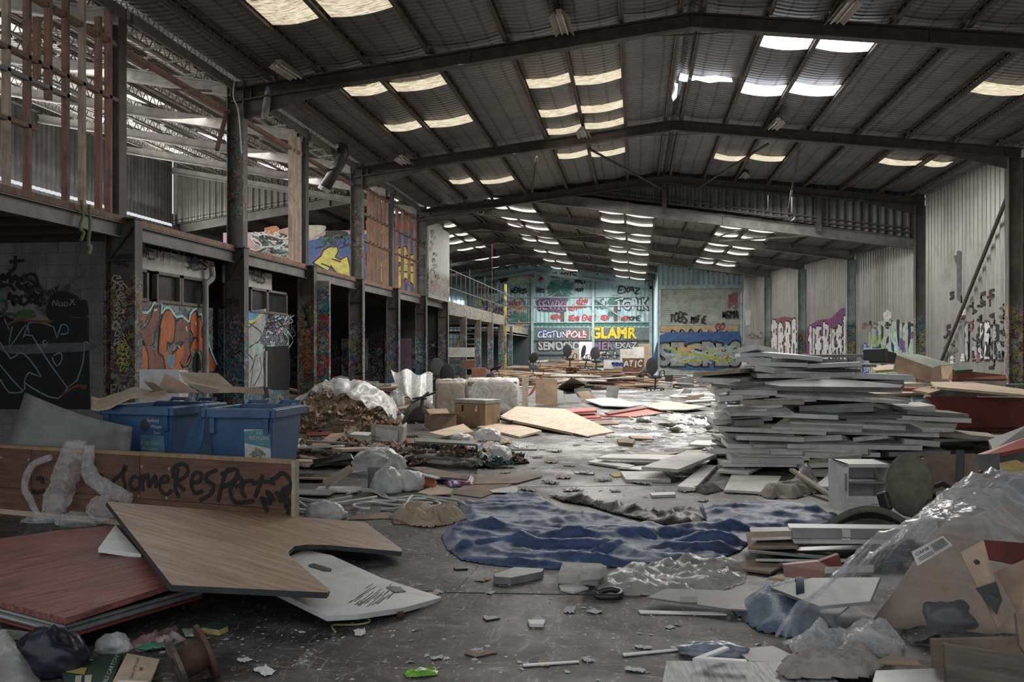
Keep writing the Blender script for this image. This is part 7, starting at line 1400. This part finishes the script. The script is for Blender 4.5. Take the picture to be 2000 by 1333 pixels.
# far furniture
for x0, y0, x1, y1, d_, th, mt, nm, lb, ct in ((876,679,926,698,33,.5,M('cream_cabinet', (.50,.50,.44), (.42,.42,.36), 4),'low_cabinet','long cream cabinet below the balcony at far left','cabinet'),(921,719,949,741,28,.4,M('brown_box_card', (.26,.12,.06), (.18,.08,.045), 4),'brown_crate','reddish brown box left of the far timber boards','box'),(902,704,928,722,30,.4,teak,'slatted_bench','dark slatted bench left of the reddish brown box','bench'),(1131,668,1156,686,58,.05,lamw,'white_board','white board standing against the mural wall','board'),(1179,704,1216,721,43,.05,lamw,'white_sign','white panel with blue scribble on the far heap','panel'),(1215,700,1258,722,43.4,.05,teak,'brown_door','brown door with white scribble on the far heap','door'),(1212,682,1243,692,45,.3,lam,'pale_cabinet','pale cabinet shell at the back of the far heap','cabinet'),(1105,684,1130,692,50,.3,M('cream_desk_end', (.52,.48,.38), (.42,.38,.3), 4),'cream_desk','cream desk end on the back of the far heap','desk'),(1236,678,1258,690,47.5,.1,lamw,'white_panel_sheet','white panel beside the pale cabinet shell','panel'),(1249,672,1272,684,48,.4,kraftp,'pale_crate','pale crate beside the centre post','crate'),(933,725,958,731,30,.2,metal,'drawer_unit','grey drawer leaning on the reddish brown box','drawer')):
    y1 = HOR+EYE*F/d_-1 if nm in ('white_board','pale_cabinet','cream_desk','white_panel_sheet','pale_crate','brown_door') else y1
    o = hull(nm, [at(x0,y0,d_),at(x1,y0,d_),at(x1,y1,d_),at(x0,y1,d_)], th, mt, None, lb, ct)
    if nm == 'low_cabinet':
        for x in (886,922): MB().bar(at(x,698,33), V(at(x,698,33).x,at(x,698,33).y,0), .06).build('leg', lam, o, frame=None)
    if nm == 'white_sign':
        pl = Paint(fy(at(1198,710,43).y-.06), (0,-1,0)); [pl.squig(1196+k*4,709,1199+k*4,714,5,2.6,.09,(.04,.07,.3),k) for k in range(5)]; pl.build(o)
    if nm == 'brown_door':
        pl = Paint(fy(at(1236,710,43.4).y-.09), (0,-1,0)); pl.word('ATIC', 1219, 717, 1255, 12, .06, WHT, 0, 4); pl.build(o)
for o in [o for o in bpy.data.objects if o.name.startswith(('low_cabinet','leg')) and o.parent and o.parent.name.startswith('low_cabinet')]: o.matrix_world = Matrix()
b_ = at(1198,719.5,43.3); mk(MB().box((b_.x,b_.y+.0,b_.z/2),(.9,.6,b_.z)).build('carton_stack', kraftd), 'brown carton under the white panel with blue scribble', 'box')
# ladder like frame and broken crates at the mural foot
mb = MB()
for k in range(12): mb.bar(V(*at(1045+k*7,690,60).xy,.10), V(*at(1045+k*7,690,60).xy,.42), .08)
A_, B_ = at(1040,690,60).xy, at(1130,690,60).xy; mb.bar(V(*A_,.05),V(*B_,.05),.1); mb.bar(V(*A_,.45),V(*B_,.45),.1); mk(mb.build('wooden_ladder', oakf), 'wooden ladder lying along the foot of the mural wall', 'ladder')
bag('rubbish_bag', at(946,716,40)-V(0,0,at(946,716,40).z), (.6,.5,.55), M('maroon_cloth', (.14,.02,.03), None, 4), 'maroon covered heap below the balcony end', 'heap', 3, None, False)
# ---------------------------------------------------------------- litter on the floor
paper = crumples([paperw, paperw, lamw, kraftp], 'paper_scrap', 6, .16, .12, .02)
WP = [(1048,1214),(858,1287),(520,1316),(845,1162),(860,1158),(1160,1195),(1305,1225),(1150,1290),(700,1240),(945,1135),(1110,1195),(480,1290),(960,1160),(930,1275),(1260,1268),(1060,1300),(1240,1310),(1205,960),(1290,965),(1345,962),(1120,960),(1080,905),(1110,910),(1060,880),(1090,882),(1130,872),(1170,866),(1210,880),(1260,870),(1130,848),(1190,856),(1270,862),(1300,855),(1330,845),(1350,852),(1310,838),(1380,850),(1250,838),(1360,830),(1290,828),(1200,838),(1230,830),(1340,820),(1385,815),(1320,812),(1270,820),(1245,812),(1390,836),(1150,862),(1050,895),(1020,905),(990,925),(1030,960),(1305,1010),(1370,980),(1180,940),(1140,925),(1100,935),(1250,945),(1330,935),(1075,945)]
scatter(paper, [(P(x+rnd(-4,4), y+rnd(-2,2)), rnd(0,6.28), rnd(.7,1.3)*(.55 if y > 1000 else 1.1), 0, 0) for x, y in WP], 'white paper scrap lying on the open concrete floor, %s from the left', 'paper', 'paper scraps on the open floor')
plast = [MB().add([V(rnd(-.05,.05),rnd(-.05,.05),.004) for _ in range(3)]+[V(0,0,.014)], [(0,1,2),(0,1,3),(1,2,3),(2,0,3)]).build('plaster_chip', white, frame=Matrix()) for _ in range(4)]
scatter(plast, [(P(rnd(430,1500), rnd(1130,1330)), rnd(0,6.28), rnd(.25,.7), 0, 0) for _ in range(110)]+[(P(rnd(880,1400), rnd(830,1000)), rnd(0,6.28), rnd(.5,1.2), 0, 0) for _ in range(70)], 'white plaster chip on the concrete floor, %s from the left', 'chip', 'plaster chips on the floor')
for pts, th, mt, lb, z in (([(1030,1210),(1065,1211),(1062,1220),(1034,1219)],.02,white,'white rectangular tile piece on the floor below the blue tarpaulin',.02),([(1020,1297),(1130,1290),(1132,1293),(1022,1301)],.008,lamw,'thin white stick on the floor at the bottom, left one',.01),([(1215,1276),(1345,1265),(1346,1268),(1218,1281)],.008,lamw,'thin white stick on the floor at the bottom, right one',.01),([(1270,963),(1318,961),(1320,966),(1273,968)],.03,bagw,'white tube on the floor behind the black plastic sheet',.03),([(905,1275),(950,1268),(972,1273),(930,1282)],.008,kraftd,'dark leaf shaped scrap on the floor',.01),([(942,1206),(965,1203),(978,1207),(950,1212)],.008,blackp,'small black rag scrap on the floor',.01),([(885,1109),(912,1108),(914,1111),(890,1112)],.01,blackp,'small black strip left of the dark grey tile',.012),([(1190,926),(1215,922),(1222,930),(1200,932)],.01,M('yellow_rag', (.5,.42,.08), None, 6),'yellow rag beside the small grey board',.012)):
    slab('floor_scrap', pts, th, mt, lb, 'scrap', z=z)
mk(MB().tube([P(780,1202,.02),P(786,1200,.02)],.02,10).build('bolt_head', rust), 'small bolt on the floor right of the white desk top', 'bolt')
mk(MB().tube(smoothline([P(1165,1160,.03),P(1190,1152,.05),P(1212,1157,.03),P(1205,1166,.02),P(1170,1166,.02),P(1163,1161,.03)],5),.02,8).build('rubber_ring', blackp, smooth=True), 'black rubber ring on the floor below the film', 'ring')
# ---------------------------------------------------------------- fittings hung from the roof
fix = M('fluorescent_housing', (.42,.38,.30), (.3,.26,.2), 5, .5, .1, dirt=.4); tubem = M('fluorescent_tube', (.75,.76,.76), None, 6, .3, 0)
def batten_light(p_, rz, label, L_=1.25, tilt=0):
    fr = Matrix.Translation(p_) @ Matrix.Rotation(rz,4,'Z') @ Matrix.Rotation(tilt,4,'X'); e = empty('strip_light', fr); mk(e, label, 'light', 'fluorescent lights under the rafters'); T = lambda mb: [setattr(mb, 'v', [fr @ v for v in mb.v]), mb][1]
    mb = MB(); mb.box((0,0,.05),(.10,L_,.07)); T(mb).build('housing', fix, e)
    for s in (-1,1): T(MB().prism([V(s*.05,-L_/2,.06),V(s*.05,L_/2,.06),V(s*.17,L_/2,-.05),V(s*.17,-L_/2,-.05)], (0,0,.006))).build('reflector', fix, e)
    for s in ((-.05,.05) if L_ > 1 else (0,)): T(MB().tube([V(s,-L_/2+.03,-.01),V(s,L_/2-.03,-.01)],.016,8)).build('tube', tubem, e)
    T(MB().bar((0,0,.08),(0,0,.35),.03)).build('hanger', steel, e)
for x, y, X, Y, lb, rz, tl in ((565,140,-5.6,15.3,'strip light at the left end of the nearest rafter',.1,.12),(1098,48,-1.15,15.2,'strip light left of the ridge on the nearest rafter',0,.1),(1645,25,4.5,15.2,'strip light on the right half of the nearest rafter',0,.1),(790,315,-5.75,22.7,'strip light at the left end of the second rafter',.1,.1),(1140,262,-1.3,22.7,'strip light left of the ridge on the second rafter',0,.1),(1512,245,3.5,22.6,'strip light right of the ridge on the second rafter',0,.1),(1160,340,-1.25,30.1,'strip light left of the ridge on the third rafter',0,.1),(1450,345,3.4,30.1,'strip light right of the ridge on the third rafter',0,.1)):
    q = onY(x, y, Y); batten_light(V(q.x, q.y, q.z), rz, lb, 1.3, tl)
duct = M('dark_flue_metal', (.06,.06,.06), (.035,.035,.035), 5, .35, .2, .4)
e = empty('flue_duct', onY(655,345,21.5)); mk(e, 'dark bent flue duct hanging from the roof at left', 'duct'); MB().tube([onY(663,252,21.5),onY(667,283,21.5),onY(671,300,21.5),onY(664,318,21.5),onY(634,368,21.5)], .14, 14).build('duct_pipe', duct, e, smooth=True); MB().tube([onY(635,366,21.5),onY(631,373,21.5)], .15, 14).build('duct_collar', galv, e)
mk(MB().tube([onX(517,228,-6.9), onX(530,140,-6.9), onX(522,120,-6.9)], .07, 10).build('white_pipe', M('grey_pipe', (.34,.34,.34)), smooth=True), 'grey downpipe hanging beside the nearest rafter at left', 'pipe')
for x0, y0, pts, lb in ((158,390,[(158,390),(162,420),(156,445),(163,455),(158,470)],'short green rope hanging from the mezzanine at left'),(174,400,[(174,400),(176,440),(173,470),(176,490),(172,495),(178,482),(171,478)],'knotted green rope hanging from the mezzanine, the longer one')):
    mk(MB().tube(smoothline([onX(x, y, -7.45) for x, y in pts],6), .022, 8).build('rope', M('green_rope', (.22,.24,.13), (.14,.15,.08), 30)), lb, 'rope')
mk(MB().tube(smoothline([onX(458,158,-7.3),onX(456,190,-7.3),onX(466,220,-7.3),onX(472,300,-7.3)],5), .012, 6).build('cable', white), 'thin pale cable hanging down the second upper column', 'cable')
mk(MB().tube(smoothline([V(at(929,402,36.1).x,at(929,402,36.1).y,bz(at(929,402,36.1).x)+.0),at(933,416,36.1),at(940,420,36.1),at(945,414,36.1)],6), .02, 6).build('cable', white), 'pale cable loop hanging from the back roof', 'cable')
for x, y0, y1, d_, lb in ((961,420,660,40,'thin red wire hanging from the back roof left of the mural'),(1226,350,545,30,'thin dark wire hanging in the middle of the hall'),(1500,350,410,28,'thin dark wire hanging right of the gable post')):
    a = at(x,y0,d_); b = at(x,y1,d_); a.z = (fz if a.y < 31 else bz)(a.x)-.02; mk(MB().tube([a,b], .006 if 'dark' in lb else .009, 5).build('wire', redb if 'red' in lb else blackp), lb, 'wire')
e = empty('chain_hoist', at(1544,425,27.6)); mk(e, 'dark hook hanging from the gable post at right', 'hook'); MB().tube([at(1547,385,27.6), at(1547,415,27.6)], .03, 8).build('hook_rod', blackp, e); MB().tube(smoothline([at(1547,415,27.6),at(1553,425,27.6),at(1545,432,27.6),at(1540,426,27.6)],5), .03, 8).build('hook', blackp, e)
